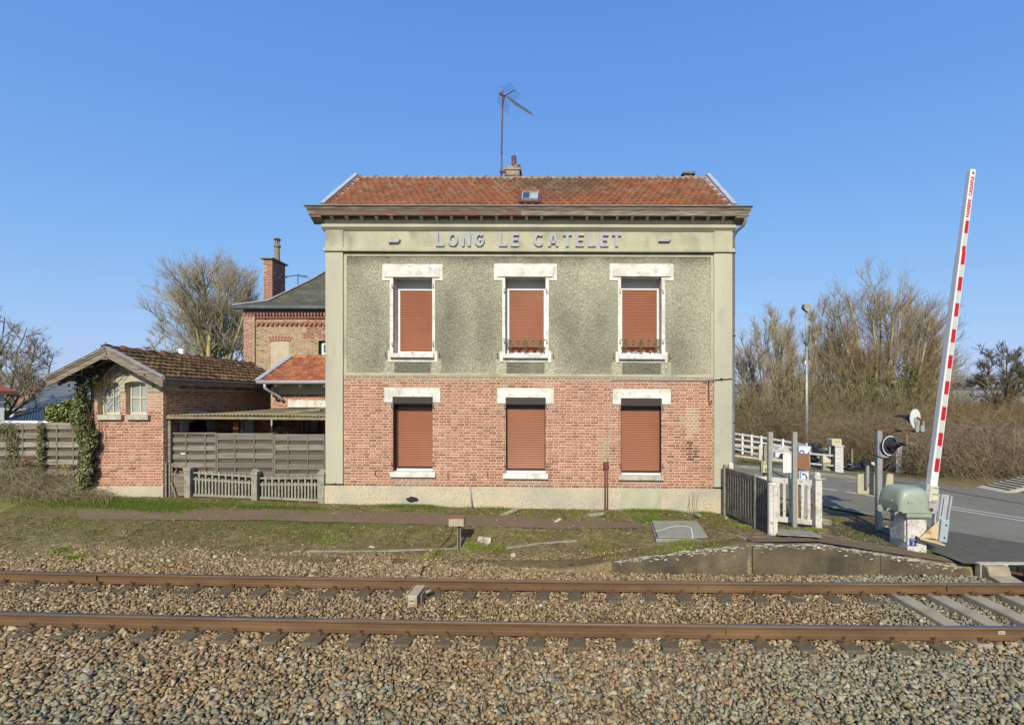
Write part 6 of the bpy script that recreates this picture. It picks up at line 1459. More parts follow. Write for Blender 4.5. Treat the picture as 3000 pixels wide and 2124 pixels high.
b = MB(); x, z = Q(2587, 1340); b.box(x-.11, D-.06, z-.0, x+.10, D+.15, z+.40); b.build('lamp_housing', M['steel'], t, bevel=.01)
b = MB(); b.tube([(xp-.12, D+.05, Q(1, 1332)[1]), (xp-.05, D-.05, Q(1, 1336)[1]), (xp+.1, D-.06, Q(1, 1342)[1]), (xp+.2, D-.02, Q(1, 1346)[1])], .012, 6); b.build('clamp_strap', M['black'], t)
sgb = round_signal(2680, 1227, D-.2, .225, R(-151.5), t, back=True)
b = MB(); x, z = (2688-CX)/F*(D-.2), H-(1258-CY)/F*(D-.2)
b.box(x-.10, D-.28, z-.05, x-.02, D-.27, z+.20); b.box(x+.03, D-.26, z-.05, x+.12, D-.25, z+.19); b.prism([(x-.14, z+.15), (x-.14, z+.28), (x+.0, z+.20)], D-.29, D-.28, 'y'); b.build('signal_bracket', M['steel'], t)
b = MB(); b.tube([(x-.06, D-.25, z+.27), (x+.02, D-.28, z+.22), (x+.03, D-.28, z+.12)], .03, 8); b.build('lamp_neck', M['rustyiron'], t)
b = MB(); x0, z0 = Q(2511, 1447); x1, z1 = Q(2618, 1386); yb = D+.28; x0 *= yb/D; x1 *= yb/D; z0 = H-(1448-CY)/F*yb; z1 = H-(1386-CY)/F*yb
r_ = .05; n = 5; pl_ = []
for cx, cz, a0 in ((x1-r_, z1-r_, 0), (x0+r_, z1-r_, 90), (x0+r_, z0+r_, 180), (x1-r_, z0+r_, 270)):
    for k in range(n): a = R(a0+90*k/(n-1)); pl_.append((cx+r_*math.cos(a), cz+r_*math.sin(a)))
b.prism(pl_, yb, yb+.006, 'y'); bp_ = b.build('sign_back', mat('sign_back_beige', (.50, .48, .33), (.44, .43, .30), 3, fine=.03), t)
b = MB()
for p, q in zip(pl_, pl_[1:]+pl_[:1]): b.bar((p[0], yb-.006, p[1]), (q[0], yb-.006, q[1]), .012, .012, up=(0, 1, 0))
b.build('sign_rim', M['darkconc'], bp_)
b = MB(); x, z = Q(2557, 1420); b.box(x-.025, D+.18, z-.12, x+.04, D+.24, z+.42); b.build('rear_channel', M['steel'], t)
b = MB(); x, z = Q(2560, 1422); b.box(x-.015, D+.165, z-.03, x+.03, D+.179, z+.01); b.build('red_lever', M['red'], t)
b = MB(); x, z = Q(2558, 1362); b.lathe((x, D+.2, z), [(.10, 0), (.10, .12)], 20, 'y'); b.build('bell', M['black'], t)

# ================================================================ FENCES AND POSTS AT THE PLATFORM END
t = empty('slatted_fence', (4.35, 10.6, .1), 'dark weathered concrete slat fence running from the station corner towards the track', 'fence')
A = Vector(G(2139, 1500, .13)); Bm = Vector(G(2210, 1556, .2)); C = Vector(G(2258, 1580, .25))
A = Vector((4.28, 11.85, 0)); Bm = Vector((4.46, 10.45, 0)); C = Vector((4.50, 9.72, 0))
zt_f = 1.36
for P0, P1, n in ((A, Bm, 12), (Bm, C, 7)):
    pnl = MB(); d_ = (P1-P0).normalized()
    for zz, hh in ((zt_f-.06, .10), (.30, .14)): pnl = MB(); pnl.bar(P0+Vector((0, 0, zz)), P1+Vector((0, 0, zz)), .05, hh); pnl.build('panel_rail', M['darkconc'], t)
    for k in range(n):
        q = P0+(P1-P0)*((k+.5)/n); b = MB(); b.bar(q+Vector((0, 0, .22)), q+Vector((0, 0, zt_f-.1)), .055, .035, up=tuple(d_)); b.build('slat', M['darkconc'], t)
for P_, w_, zz in ((A, .10, 1.42), (Bm, .09, 1.40)):
    b = MB(); b.box(P_.x-w_/2, P_.y-w_/2, -.1, P_.x+w_/2, P_.y+w_/2, zz); b.build('post', M['concrete'], t, bevel=.015)
b = MB(); b.box(A.x+.10, A.y, -.1, A.x+.22, A.y+.12, 1.46); tag(b.build('fence_post', M['whiteconc'], bevel=.03), 'white round-topped post at the station corner behind the dark slat fence', 'post')
D = 9.6; x = (2268-CX)/F*D; zt = H-(1415-CY)/F*D; b = MB(); b.box(x-.10, D, -.0, x+.085, D+.11, zt)
o = b.build('fence_post', M['whiteconc'], bevel=.03); tag(o, 'thick white post at the platform end of the dark slat fence', 'post')
b = MB(); b.box(x-.015, D-.012, .1, x+.03, D-.001, zt-.12); b.build('metal_strip', M['cream'], o)
t = empty('picket_gate', (5.3, 11, .1), 'white flaking concrete picket fence panels facing the road', 'fence')
P0 = Vector((4.62, 11.35, 0)); P1 = Vector((5.86, 10.72, 0)); zt = 1.22; dd_ = (P1-P0)
for zz, hh in ((zt-.05, .12), (.26, .12)): b = MB(); b.bar(P0+Vector((0, 0, zz)), P1+Vector((0, 0, zz)), .05, hh); b.build('rail_bar', M['whiteconc'], t)
for k in range(11):
    q = P0+dd_*((k+.5)/11); b = MB(); b.bar(q+Vector((0, -.0, .3)), q+Vector((0, 0, zt-.09)), .045, .062, up=tuple(dd_.normalized())); b.build('picket', M['whiteconc'], t)
q = P0+dd_*.80; b = MB(); b.bar(q+Vector((0, .06, .22)), q+Vector((0, .06, zt-.06)), .02, .10, up=tuple(dd_.normalized())); tag(b.build('orange_plank', M['orangewood']), 'narrow orange plank leaning behind the white pickets', 'plank')
b = MB(); x = (2393-CX)/F*10.7; b.box(x-.07, 10.62, -.05, x+.08, 10.77, 1.28); b.lathe((x+.005, 10.695, 1.28), [(.075, 0), (.075, .06), (.05, .12), (.01, .135)], 14); o = b.build('fence_post', M['whiteconc'], bevel=.008); tag(o, 'white end post with a rounded grey top and a wire loop', 'post')
b = MB(); b.tube([(x-.09, 10.6, 1.27), (x+.0, 10.595, 1.26), (x+.1, 10.6, 1.275)], .009, 6); b.tube([(x+.12+.025*math.cos(a), 10.6, 1.275+.025*math.sin(a)) for a in np.linspace(0, 6.283, 12)], .006, 5); b.build('wire_loop', M['cable'], o)
# tall galvanised posts
D = 10.7; x = (2327-CX)/F*D; z0 = H-(1546-CY)/F*D
o = MB(); o.box(x-.05, D-.04, z0-.1, x+.05, D-.03, H-(1265-CY)/F*D); o.box(x-.05, D-.029, z0-.1, x-.042, D+.03, H-(1265-CY)/F*D); o.box(x+.042, D-.029, z0-.1, x+.05, D+.03, H-(1265-CY)/F*D)
tag(o.build('sign_post', M['steel']), 'bare galvanised sign post standing in front of the white picket fence', 'post')
D = 10.3; x = (2256-CX)/F*D; zt = H-(1265-CY)/F*D
t = empty('board_post', (x, D, .1), 'grey steel post carrying a tall narrow board seen nearly edge-on', 'post')
b = MB(); b.box(x-.03, D-.03, .05, x+.03, D-.022, zt); b.box(x-.045, D-.03, .05, x-.031, D+.05, zt); b.build('post', M['steel'], t)
b = MB(); b.add([(x+.035, D-.02, H-(1340-CY)/F*D), (x+.13, D+.35, H-(1342-CY)/F*D+.03), (x+.13, D+.35, zt-.03), (x+.035, D-.02, zt)], [(0, 1, 2, 3)]); o = b.build('board', M['tin'], t); sl = o.modifiers.new('t', 'SOLIDIFY'); sl.thickness = .02
# panel, phone box, SOS sign
D = 11.9
def R2(px0, py0, px1, py1, D): return (px0-CX)/F*D, H-(py1-CY)/F*D, (px1-CX)/F*D, H-(py0-CY)/F*D
x0, z0, x1, z1 = R2(2294, 1330, 2322, 1385, D); t = empty('blank_sign', ((x0+x1)/2, D, 0), 'blank white board on a post, left of the brown box', 'sign'); b = MB(); b.box(x0, D, z0, x1, D+.02, z1); b.build('panel', M['armwhite'], t); b = MB(); b.box(x1-.06, D+.021, 0, x1-.0, D+.06, z1-.05); b.build('post', M['steel'], t)
x0, z0, x1, z1 = R2(2335, 1327, 2363, 1378, D); t = empty('emergency_phone', ((x0+x1)/2, D, 0), 'brown-shuttered emergency phone box with a white lit-type cap bearing blue handsets', 'phone box')
b = MB(); b.add([(x0, D+.0, z0+.06), (x1, D-.12, z0), (x1, D-.12, z1-.02), (x0, D+.0, z1)], [(0, 1, 2, 3)]); o = b.build('brown_door', M['brownboard'], t); sl = o.modifiers.new('t', 'SOLIDIFY'); sl.thickness = .015
b = MB(); b.box(x0+.03, D+.03, z0+.03, x1+.10, D+.22, z1-.02); b.build('case', M['beige'], t, bevel=.01)
b = MB(); b.box(x1+.03, D+.0, z0+.05, x1+.10, D+.03, z1-.10); b.build('handle_plate', M['beigedark'], t, bevel=.006)
b = MB(); b.box(x0-.0, D-.14, z0-.015, x1+.16, D+.1, z0-.003); b.build('shelf', M['brownboard'], t)
b = MB(); b.box(x1+.01, D+.10, -.0, x1+.06, D+.15, z0); b.build('post', M['steel'], t)
X0, Z0, X1, Z1 = R2(2339, 1329, 2375, 1309, D); Z0, Z1 = min(Z0, Z1), max(Z0, Z1)
b = MB(); b.box(X0, D-.02, Z0, X1-.09, D+.22, Z1-.01); b.box(X1-.09, D-.02, Z0, X1, D+.22, Z1-.01); b.box(X0-.005, D-.03, Z1-.015, X1+.005, D+.23, Z1+.01); cap = b.build('white_cap', M['signwhite'], t, bevel=.008)
def arcpts(cx, cz, r, a0, a1, y, n=10): return [(cx+r*math.cos(a0+(a1-a0)*k/n), y, cz+r*.9*math.sin(a0+(a1-a0)*k/n)) for k in range(n+1)]
b = MB(); cx = X0+.07; cz = Z0+.065
pts = arcpts(cx, cz-.02, .05, 0, math.pi, D-.034)
for p, q in zip(pts, pts[1:]): b.bar(p, q, .004, .026, up=(0, 0, 1))
b.box(cx-.066, D-.036, cz-.055, cx-.03, D-.031, cz-.02); b.box(cx+.03, D-.036, cz-.055, cx+.066, D-.031, cz-.02); b.build('handset_emblem', M['blue'], cap)
b = MB(); cx = X1-.045; b.bar((cx-.03, D-.034, Z0+.03), (cx+.02, D-.034, Z0+.09), .004, .02); b.bar((cx-.035, D-.035, Z0+.03), (cx-.01, D-.035, Z0+.03), .005, .03); b.bar((cx+.01, D-.035, Z0+.11), (cx+.03, D-.035, Z0+.10), .005, .03); b.build('handset_emblem', M['blue'], cap)
x0, z0, x1, z1 = R2(2342, 1379, 2372, 1420, D-.2); t = empty('sos_sign', ((x0+x1)/2, D-.2, 0), 'blue-framed SOS sign with a black telephone handset', 'sign'); y = D-.2
b = MB(); b.box(x0, y, z0, x1, y+.015, z1); pn = b.build('sign_plate', M['signwhite'], t)
b = MB(); f_ = .022; b.box(x0+.02, y-.003, z0, x0+.02+f_, y-.001, z1-.006); b.box(x1-f_, y-.003, z0, x1-.002, y-.001, z1-.006); b.box(x0+.02+f_, y-.003, z1-.006-f_, x1-f_, y-.001, z1-.006); b.build('blue_border', M['blue'], pn)
b = MB(); pts = [(x0+.09, y-.004, z1-.075), (x0+.135, y-.004, z1-.085), (x0+.17, y-.004, z1-.13), (x0+.185, y-.004, z1-.19)]
for p, q, w_ in zip(pts, pts[1:], (.028, .024, .028)): b.bar(p, q, .004, w_)
b.bar((x0+.075, y-.005, z1-.065), (x0+.10, y-.005, z1-.10), .004, .035); b.bar((x0+.165, y-.005, z1-.195), (x0+.195, y-.005, z1-.18), .004, .035); b.build('handset_pictogram', M['black'], pn)
text('sign_text', 'SOS', .075, ((x0+x1)/2-.03, y-.004, z1-.245), M['black'], pn, off=.002)
b = MB(); b.box((x0+x1)/2-.03, y+.016, 0, (x0+x1)/2+.03, y+.05, z1-.05); b.build('post', M['steel'], t)
D = 11.6; x0, z0, x1, z1 = R2(2230, 1350, 2252, 1384, D); t = empty('intercom', ((x0+x1)/2, D, 0), 'beige intercom with a round speaker on a perforated concrete post', 'intercom')
b = MB(); b.box(x0, D, z0, x1, D+.1, z1); bx_ = b.build('case', M['beigedark'], t, bevel=.01)
b = MB(); b.box(x0+.035, D-.025, z0+.0, x1, D, z1-.10); b.build('front_cover', M['beige'], bx_, bevel=.006)
b = MB(); b.lathe(((x0+x1)/2+.02, D-.026, z0+.07), [(.048, 0), (.048, -.006), (.035, -.008), (.02, -.004), (.015, -.012)], 18, 'y'); b.build('speaker', M['beigedark'], bx_)
b = MB(); b.box((x0+x1)/2-.02, D-.003, z1-.055, (x0+x1)/2+.01, D-.001, z1-.02); b.build('white_label', M['signwhite'], bx_)
x0, z0, x1, z1 = R2(2239, 1305, 2253, 1420, D+.1); b = MB(); b.box(x0, D+.1, .0, x1, D+.19, z1-.03); b.lathe(((x0+x1)/2, D+.145, z1-.03), [(.055, 0), (.05, .02), (.02, .035)], 10); pp = b.build('concrete_post', M['concrete'], t)
b = MB()
for py in (1325, 1337, 1395, 1405): z = H-(py-CY)/F*(D+.1); b.lathe(((x0+x1)/2, D+.099, z), [(.012, 0), (.012, -.002)], 8, 'y')
b.build('post_holes', M['black'], pp)
# metal plate ramp on the ground by the posts
b = MB(); q = gl([(2282, 1566), (2400, 1580), (2345, 1559), (2280, 1560)], .28); A_ = G(2278, 1577, .30); B_ = G(2410, 1580, .32); C_ = G(2385, 1566, .26); E_ = G(2285, 1560, .26)
b.add([(A_[0], A_[1], .37), (B_[0], B_[1], .36), (C_[0], C_[1]+.1, .30), (E_[0], E_[1]+.1, .30)], [(0, 1, 2, 3)]); o = b.build('tread_plate', M['concrete']); tag(o, 'grey ribbed tread plate lying on the platform beside the thick white post', 'plate'); sl = o.modifiers.new('t', 'SOLIDIFY'); sl.thickness = .012

# ================================================================ ACROSS THE ROAD
t = empty('white_rail_fence', (9.5, 21, 0), 'low white two-rail fence along the far pavement', 'fence')
def fpt(px, D, z): return Vector(((px-CX)/F*D, D, z))
# rails defined by measured picture heights along a ground line
E0 = (2120, 22.6); E1 = (2441, 19.5)
def fence_pt(px, py):
    u = (px-E0[0])/(E1[0]-E0[0]); D = E0[1]+(E1[1]-E0[1])*u; return Vector(W(px, py, D))
for ys_2 in ([(2120, 1303), (2200, 1311), (2310, 1323), (2441, 1335)], [(2120, 1330), (2220, 1343), (2310, 1352), (2441, 1364)]):
    b = MB(); P_ = [fence_pt(*q) for q in ys_2]
    for p, q in zip(P_, P_[1:]): b.bar(p, q, .06, .075)
    b.build('rail_bar', M['whiteconc'], t)
for px, y0, y1 in ((2130, 1300, 1352), (2226, 1307, 1359), (2330, 1318, 1368)):
    p = fence_pt(px, y1); q = fence_pt(px, y0); b = MB(); b.box(p.x-.06, p.y-.06, -.05, p.x+.06, p.y+.06, q.z); b.lathe((p.x, p.y, q.z), [(.07, 0), (.04, .05), (.01, .06)], 4); b.build('post', M['whiteconc'], t)
t = empty('white_plank_fence', (11, 25, 0), 'taller white three-rail plank fence behind the low rail fence', 'fence')
E2 = (2130, 27.0); E3 = (2432, 21.5)
def f2(px, py):
    u = (px-E2[0])/(E3[0]-E2[0]); D = E2[1]+(E3[1]-E2[1])*u; return Vector(W(px, py, D))
for off in (0, 15.5, 31):
    for seg in ([(2130, 1267), (2229, 1281), (2292, 1291), (2361, 1304)], [(2397, 1312), (2432, 1317)]):
        b = MB(); P_ = [f2(a, c+off) for a, c in seg]
        for p, q in zip(P_, P_[1:]): b.bar(p, q, .05, .095)
        b.build('plank', M['pvc'], t)
for px, y0 in ((2148, 1266), (2174, 1270), (2201, 1273), (2229, 1277), (2292, 1286), (2361, 1297), (2397, 1303), (2430, 1308)):
    p = f2(px, y0); b = MB(); b.box(p.x-.05, p.y-.09, -.05, p.x+.05, p.y+.01, p.z); b.build('post', M['pvc'], t)
b = MB(); p0, p1 = Vector(W(2147, 1313, 25)), Vector(W(2300, 1350, 22)); b.bar(p0, p1, .06, .07); tag(b.build('sloping_handrail', M['pvc']), 'sloping white rail between the two white fences', 'handrail')
# dark shelter behind
t = empty('dark_shelter', (10.5, 28, 0), 'low dark shelter roof behind the white plank fence', 'shelter')
quadroof('roof', [W(2120, 1266, 28), W(2262, 1302, 28), W(2262, 1296, 31), W(2120, 1256, 31)], M['darkconc'], t, .08)
b = MB(); a = W(2120, 1, 28.3)[0]; c = W(2240, 1, 28.3)[0]; b.box(a, 28.6, 0, c, 28.7, .75); b.build('back_wall', M['black'], t)
b = MB(); a = W(2205, 1, 28)[0]; b.box(a, 28.05, 0, a+.15, 28.2, .6); b.build('post', M['pvc'], t)
# low covered body made up in place of the car, with number plate
t = empty('car_stand_in', (11.8, 24, 0), 'low white body with a grey cover standing in for the car behind the rail fence', 'car_stand_in')
x0, x1 = W(2272, 1, 23.6)[0], W(2352, 1, 23.6)[0]
b = MB(); b.box(x0, 23.6, .12, x1, 25.4, .38); b.build('body', M['armwhite'], t, bevel=.03)
b = MB(); b.prism([(x0+.05, .385), (x1-.05, .385), (x1-.25, .62), (x0+.3, .66)], 23.7, 25.3, 'y'); b.build('cover', M['greypaint'], t, bevel=.03)
for xx in (x0+.35, x1-.35): b = MB(); b.lathe((xx, 23.55, .17), [(.17, 0), (.17, .12), (.1, .13)], 16, 'y'); b.build('wheel', M['black'], t)
b = MB(); b.box(x0+.15, 23.585, .2, x0+.4, 23.596, .28); b.build('number_plate', M['signwhite'], t)
# pillars
def pillar(px0, px1, ytop, ybot, lab):
    D = F*H/(ybot-CY); s = D/F; x0, x1 = (px0-CX)*s, (px1-CX)*s; zt = H-(ytop-CY)*s
    t = empty('brick_pillar', (x0, D, 0), lab, 'pillar'); w_ = x1-x0
    pal = [(.66, .67, .70), (.70, .71, .73), (.60, .61, .64)]
    b = MB(); b.box(x0, D, -.05, x1, D+w_, zt-.02); b.build('core', M['whiteconc'], t)
    bricks('brick_face', x0, 0, x1, zt-.03, [], D, t, sh=.078, st_=.25, palette=pal, dark=.03, jt=.012, plain=True)
    b = MB(); b.box(x0-.03, D-.03, zt-.06, x1+.03, D+w_+.03, zt); b.build('cap_stone', M['whiteconc'], t, bevel=.01)
    b = MB(); b.box(x0-.012, D+.02, 0, x0-.001, D+w_-.02, zt-.07); b.build('dark_side', M['darkconc'], t)  # dark concrete sheet over the left side only
    return x0, x1, D, zt
x0, x1, D, zt = pillar(2447, 2471, 1305, 1386, 'white-painted brick pillar carrying a beige letterbox')
t = empty('letterbox', (x0, D, zt), 'beige letterbox on top of the white brick pillar', 'letterbox'); 
b = MB(); b.box(x0-.12, D+.02, zt, x1-.06, D+.42, zt+.26); bx_ = b.build('box', M['beige'], t, bevel=.01)
b = MB(); b.box(x0-.02, D+.012, zt+.15, x1-.12, D+.019, zt+.18); b.build('flap', M['beigedark'], bx_)
b = MB(); b.lathe(((x0+x1)/2-.08, D+.019, zt+.09), [(.02, 0), (.02, -.01)], 10, 'y'); b.build('lock', M['steel'], bx_)
pillar(2626, 2651, 1306, 1385, 'white-painted brick pillar overgrown with ivy stems, right of the wooden gate')
D = 19.7; x0, z0, x1, z1 = R2(2411, 1332, 2434, 1384, D); b = MB(); b.box(x0, D, 0, x1, D+.15, z0+.42); o = b.build('meter_post', M['concrete'], bevel=.01); tag(o, 'small concrete meter post with a beige upper cabinet beside the pillar', 'meter box')
b = MB(); b.box(x0, D-.01, z0+.42, x1, D+.15, z1); b.build('cabinet', M['cream'], o, bevel=.008)
D = 20.3; t = empty('garden_gate', ((2585-CX)/F*D, D, 0), 'narrow grey wooden gate between scrap and the ivy pillar', 'gate')
for k in range(8):
    x = (2584+k*3.9-CX)/F*D; b = MB(); b.box(x, D, .1, x+.05, D+.03, H-(1330-CY)/F*D); b.build('board', M['oldwood'], t)
b = MB(); x = (2613-CX)/F*D; b.box(x, D-.02, 0, x+.09, D+.06, H-(1320-CY)/F*D); b.build('post', M['oldwood'], t)
D = 19.3; t = empty('leaning_trellis', ((2660-CX)/F*D, D, 0), 'leaning pale wooden lattice panel beside the ivy pillar', 'fence panel')
for k in range(9):
    z = .15+k*.13; x0 = (2655-CX)/F*D; x1 = (2668+k*0+20-k*1.8-CX)/F*D; b = MB(); b.bar((x0, D, z+.08), (x1+.25, D, z-.06), .02, .10); b.build('slat', M['chalk'] if 0 else M['fibre'], t)
b = MB(); x = (2652-CX)/F*D; b.box(x, D-.05, 0, x+.06, D, H-(1270-CY)/F*D); b.build('pole', M['fibre'], t)
b = MB(); x = (2497-CX)/F*20.6; b.box(x-.04, 20.6, 0, x+.04, 20.68, .86); tag(b.build('wooden_stake', M['fibre']), 'lone wooden stake in the brambles right of the letterbox pillar', 'stake')
# scrap sheeting
r = np.random.default_rng(5); import bmesh
for k, (px, D, w_, h_, lb) in enumerate(((2535, 20.2, .9, .22, 'crumpled black sheeting on the ground right of the letterbox pillar'), (2383, 21.8, .7, .62, 'black plastic bag slumped behind the low white fence'))):
    me = bpy.data.meshes.new('black_sheeting'); bm = bmesh.new(); bmesh.ops.create_icosphere(bm, subdivisions=4, radius=1)
    for v in bm.verts:
        c = v.co; n_ = .18*math.sin(c.x*7+k)+.15*math.sin(c.y*9+c.z*5)+.12*math.sin(c.x*13+c.z*11); v.co = Vector((c.x*(1+n_)*w_, c.y*(1+n_)*.4, c.z*(1+n_)*h_))
    bm.to_mesh(me); bm.free(); o = link('black_sheeting', me, M['plastic_bag']); o.location = ((px-CX)/F*D, D, h_*.5); tag(o, lb, 'plastic sheet')
t = empty('toy_tractor', ((2549-CX)/F*20, 20, 0), 'small pale blue lawn machine with a black wheel in front of the gate', 'lawn machine')
x = (2549-CX)/F*19.8; b = MB(); b.box(x-.2, 19.8, .18, x+.25, 20.2, .40); b.build('body', M['housewhite'], t, bevel=.05)
b = MB(); b.lathe((x-.02, 19.72, .16), [(.17, 0), (.17, .1), (.08, .12)], 16, 'y'); b.build('wheel', M['black'], t)
# street lamp
D = 23.5; s = D/F; x = (2363-CX)*s; t = empty('street_lamp', (x, D, 0), 'tall grey steel street lamp behind the white fence', 'street lamp')
b = MB(); zt = H-(912-CY)*s; zc = H-(1022-CY)*s; b.tube([(x, D, 0), (x, D, zc)], [.085, .06], 12); b.tube([(x, D, zc), (x-.0, D, zt)], [.045, .04], 12); b.build('pole', M['steel'], t, smooth=True)
b = MB(); b.tube([(x, D, zc-.10), (x, D, zc+.10)], .075, 12); b.build('collar', M['steel'], t)
b = MB(); b.box(x-.12, D-.06, H-(1069-CY)*s, x-.05, D+.06, H-(1057-CY)*s); b.build('sensor_box', M['signwhite'], t, bevel=.01)
b = MB(); q = zt; b.prism([(x-.20, q+.14), (x-.18, q+.34), (x+.08, q+.36), (x+.17, q+.28), (x+.16, q+.10), (x+.02, q-.02), (x-.05, q)], D-.14, D+.14, 'y'); b.build('lamp_head', M['concrete'], t, bevel=.02)
b = MB(); b.prism([(x-.185, q+.13), (x-.15, q+.02), (x+.0, q-.03), (x+.13, q+.09)], D-.16, D-.141, 'y'); b.build('lamp_glass', M['milkglass'], t)
# ================================================================ VEGETATION
def norm(a): return a/np.maximum(np.linalg.norm(a, axis=-1, keepdims=True), 1e-9)
def tubes(P, Rr, sides=3):
    """P (n,k,3) polylines, Rr (n,k) radii -> vertices and quads of thin tubes"""
    n, k, _ = P.shape; T = np.empty_like(P); T[:, 1:-1] = P[:, 2:]-P[:, :-2]; T[:, 0] = P[:, 1]-P[:, 0]; T[:, -1] = P[:, -1]-P[:, -2]; T = norm(T)
    ref = np.where(np.abs(T[..., 2:3]) > .9, np.array([1., 0, 0]), np.array([0, 0, 1.])); A = norm(np.cross(T, ref)); B = np.cross(T, A)
    th = np.arange(sides)*2*np.pi/sides
    V = P[:, :, None]+(A[:, :, None]*np.cos(th)[:, None]+B[:, :, None]*np.sin(th)[:, None])*Rr[:, :, None, None]
    idx = (np.arange(n)[:, None, None]*k+np.arange(k-1)[None, :, None])*sides; j = np.arange(sides)[None, None]; j2 = (j+1) % sides
    Fq = np.stack([idx+j, idx+j2, idx+sides+j2, idx+sides+j], -1).reshape(-1, 4)
    return V.reshape(-1, 3), Fq, n*(k-1)*sides
def interpP(P, i, t):
    k = P.shape[1]; f = t*(k-1); a = np.minimum(f.astype(int), k-2); u = (f-a)[:, None]
    return P[i, a]*(1-u)+P[i, a+1]*u, norm(P[i, a+1]-P[i, a])
def spawn(P, Rr, per, t0, t1, ang, L, up=.3, K=6, rr=.6, jit=.12, droop=0, tpow=1.0, rend=.4, r=None):
    """grow side branches from every polyline"""
    r = r or rng; n = len(P); i = np.repeat(np.arange(n), per); m = len(i); t = t0+(t1-t0)*r.random(m)**tpow
    pos, tan = interpP(P, i, t); rad = np.take_along_axis(Rr[i], (t*(Rr.shape[1]-1)).astype(int)[:, None], 1)[:, 0]
    q = norm(r.normal(size=(m, 3))); side = norm(q-tan*(q*tan).sum(1, keepdims=True)); a = R(ang)*(.6+.8*r.random(m))[:, None]
    d = norm(tan*np.cos(a)+side*np.sin(a)); ln = L(t, i) if callable(L) else L*(.5+r.random(m)); pts = [pos]; cur = pos.copy()
    for s in range(1, K):
        d = norm(d+np.array([0, 0, up])/K*2+jit*r.normal(size=(m, 3))-np.array([0, 0, droop])*s/K); cur = cur+d*(ln/(K-1))[:, None]; pts.append(cur)
    Pn = np.stack(pts, 1); r0 = np.minimum(rad*rr, .9*rad)[:, None]; Rn = r0*np.linspace(1, rend, K)[None]
    return Pn, Rn, i, t
def stem(p0, p1, K=9, bow=.0, jit=.05, r=None):
    r = r or rng; p0 = np.array(p0, float); p1 = np.array(p1, float); t = np.linspace(0, 1, K)[:, None]; d = p1-p0; L_0 = np.linalg.norm(d)
    P = p0+d*t; horiz = np.array([d[0], d[1], 0]); P = P-horiz*(t*(1-t))*bow*1.2
    n_ = np.cumsum(r.normal(size=(K, 3))*jit*L_0/K, 0); n_[0] = 0; return P+n_*np.array([1, 1, .3])
def tree(name, label, stems, r0, levels, bark, twig, cat='tree', group=None, seed=1, twig_mul=1., K0=9):
    """stems: list of (base, tip, radius, bow).  levels: list of dicts for spawn()"""
    r = np.random.default_rng(seed)
    P = np.stack([stem(a, c, K=K0, bow=bw, jit=.10, r=r) for a, c, q, bw in stems]); Rr = np.stack([np.linspace(1, .26, K0)*q for a, c, q, bw in stems])
    base = stems[0][0]
    t = empty(name, tuple(float(v) for v in base), label, cat, group)
    groups = [(P, Rr)]
    for lv in levels:
        kw = dict(lv); kw.pop('len', None); ln = lv['len']
        Pn, Rn, i, tt = spawn(groups[-1][0], groups[-1][1], L=(lambda T_, I_: ln*(lv.get('base', .45)+(1-lv.get('base', .45))*(1-T_)*1.4)*(.55+.9*r.random(len(T_)))), r=r, **{k: v for k, v in kw.items() if k not in ('base',)})
        Rn = np.maximum(Rn, lv_min(len(groups))*twig_mul)
        groups.append((Pn, Rn))
    def join(gs, cols):
        VV = []; FF = []; CC = []; off = 0
        for (Pn, Rn), c in zip(gs, cols):
            v, f, m = tubes(Pn, Rn, 5 if Rn.max() > .06 else 3); VV.append(v); FF.append(f+off); off += len(v)
            cc = np.array(c)[None]*(.8+.4*r.random((len(Pn), 1))); CC.append(np.repeat(cc, (Pn.shape[1]-1)*(5 if Rn.max() > .06 else 3), 0))
        return np.concatenate(VV), np.concatenate(FF), np.concatenate(CC)
    v, f, c = join(groups[:1], [bark]); npmesh('trunk', v, f, M['bark'], t, fcol=c)
    n = len(groups); cols = [tuple(np.array(bark)*(1-k/(n-1))+np.array(twig)*k/(n-1)) for k in range(1, n)]
    v, f, c = join(groups[1:], cols); npmesh('crown', v, f, M['bark'], t, fcol=c)
    return t, groups
def lv_min(k): return [.05, .026, .010, .0055, .005][min(k, 4)]
OLV = (.42, .37, .17); GRY = (.33, .29, .2); REDTW = (.37, .275, .18); GTW = (.40, .345, .255)
def gpt(px, D, z=0): return ((px-CX)/F*D, D, z)
# big lime behind the shed
D = 36
def tp(px, py, D, dy=0): return W(px, py, D+dy)
st_l = [(tp(612+i*3, 1165, D, (i % 3)-1), tp(px, py+42, D, dy), rr, bw) for i, (px, py, dy, rr, bw) in enumerate([(505, 815, 1, .15, .4), (530, 780, -2, .15, .4), (565, 775, 2, .16, .3), (592, 752, -1, .20, .2), (640, 765, 2, .17, .1), (668, 790, -2, .16, -.1), (700, 800, 1, .17, -.3), (735, 825, -1, .16, -.4), (480, 880, 0, .12, .5), (755, 880, 2, .13, -.4), (690, 778, 3, .15, 0), (530, 790, -3, .14, .3)])]
lv_l = [dict(per=16, t0=.25, t1=.98, ang=38, len=2.6, up=.38, rr=.45, base=.55), dict(per=10, t0=.15, t1=1, ang=38, len=1.35, up=.35, rr=.6, base=.5), dict(per=7, t0=.1, t1=1, ang=38, len=.6, up=.3, K=4, rr=.6, base=.6)]
tree('lime_tree', 'broad bare many-stemmed lime tree rising behind the mossy shed roof', st_l, .2, lv_l, OLV, GTW, seed=11, twig_mul=1.0)
st_s = [(tp(498+i*3, 1190, 30), tp(px, py, 30), .07, bw) for i, (px, py, bw) in enumerate([(430, 985, .4), (470, 950, .3), (510, 985, 0), (540, 1010, -.2), (410, 1030, .5)])]
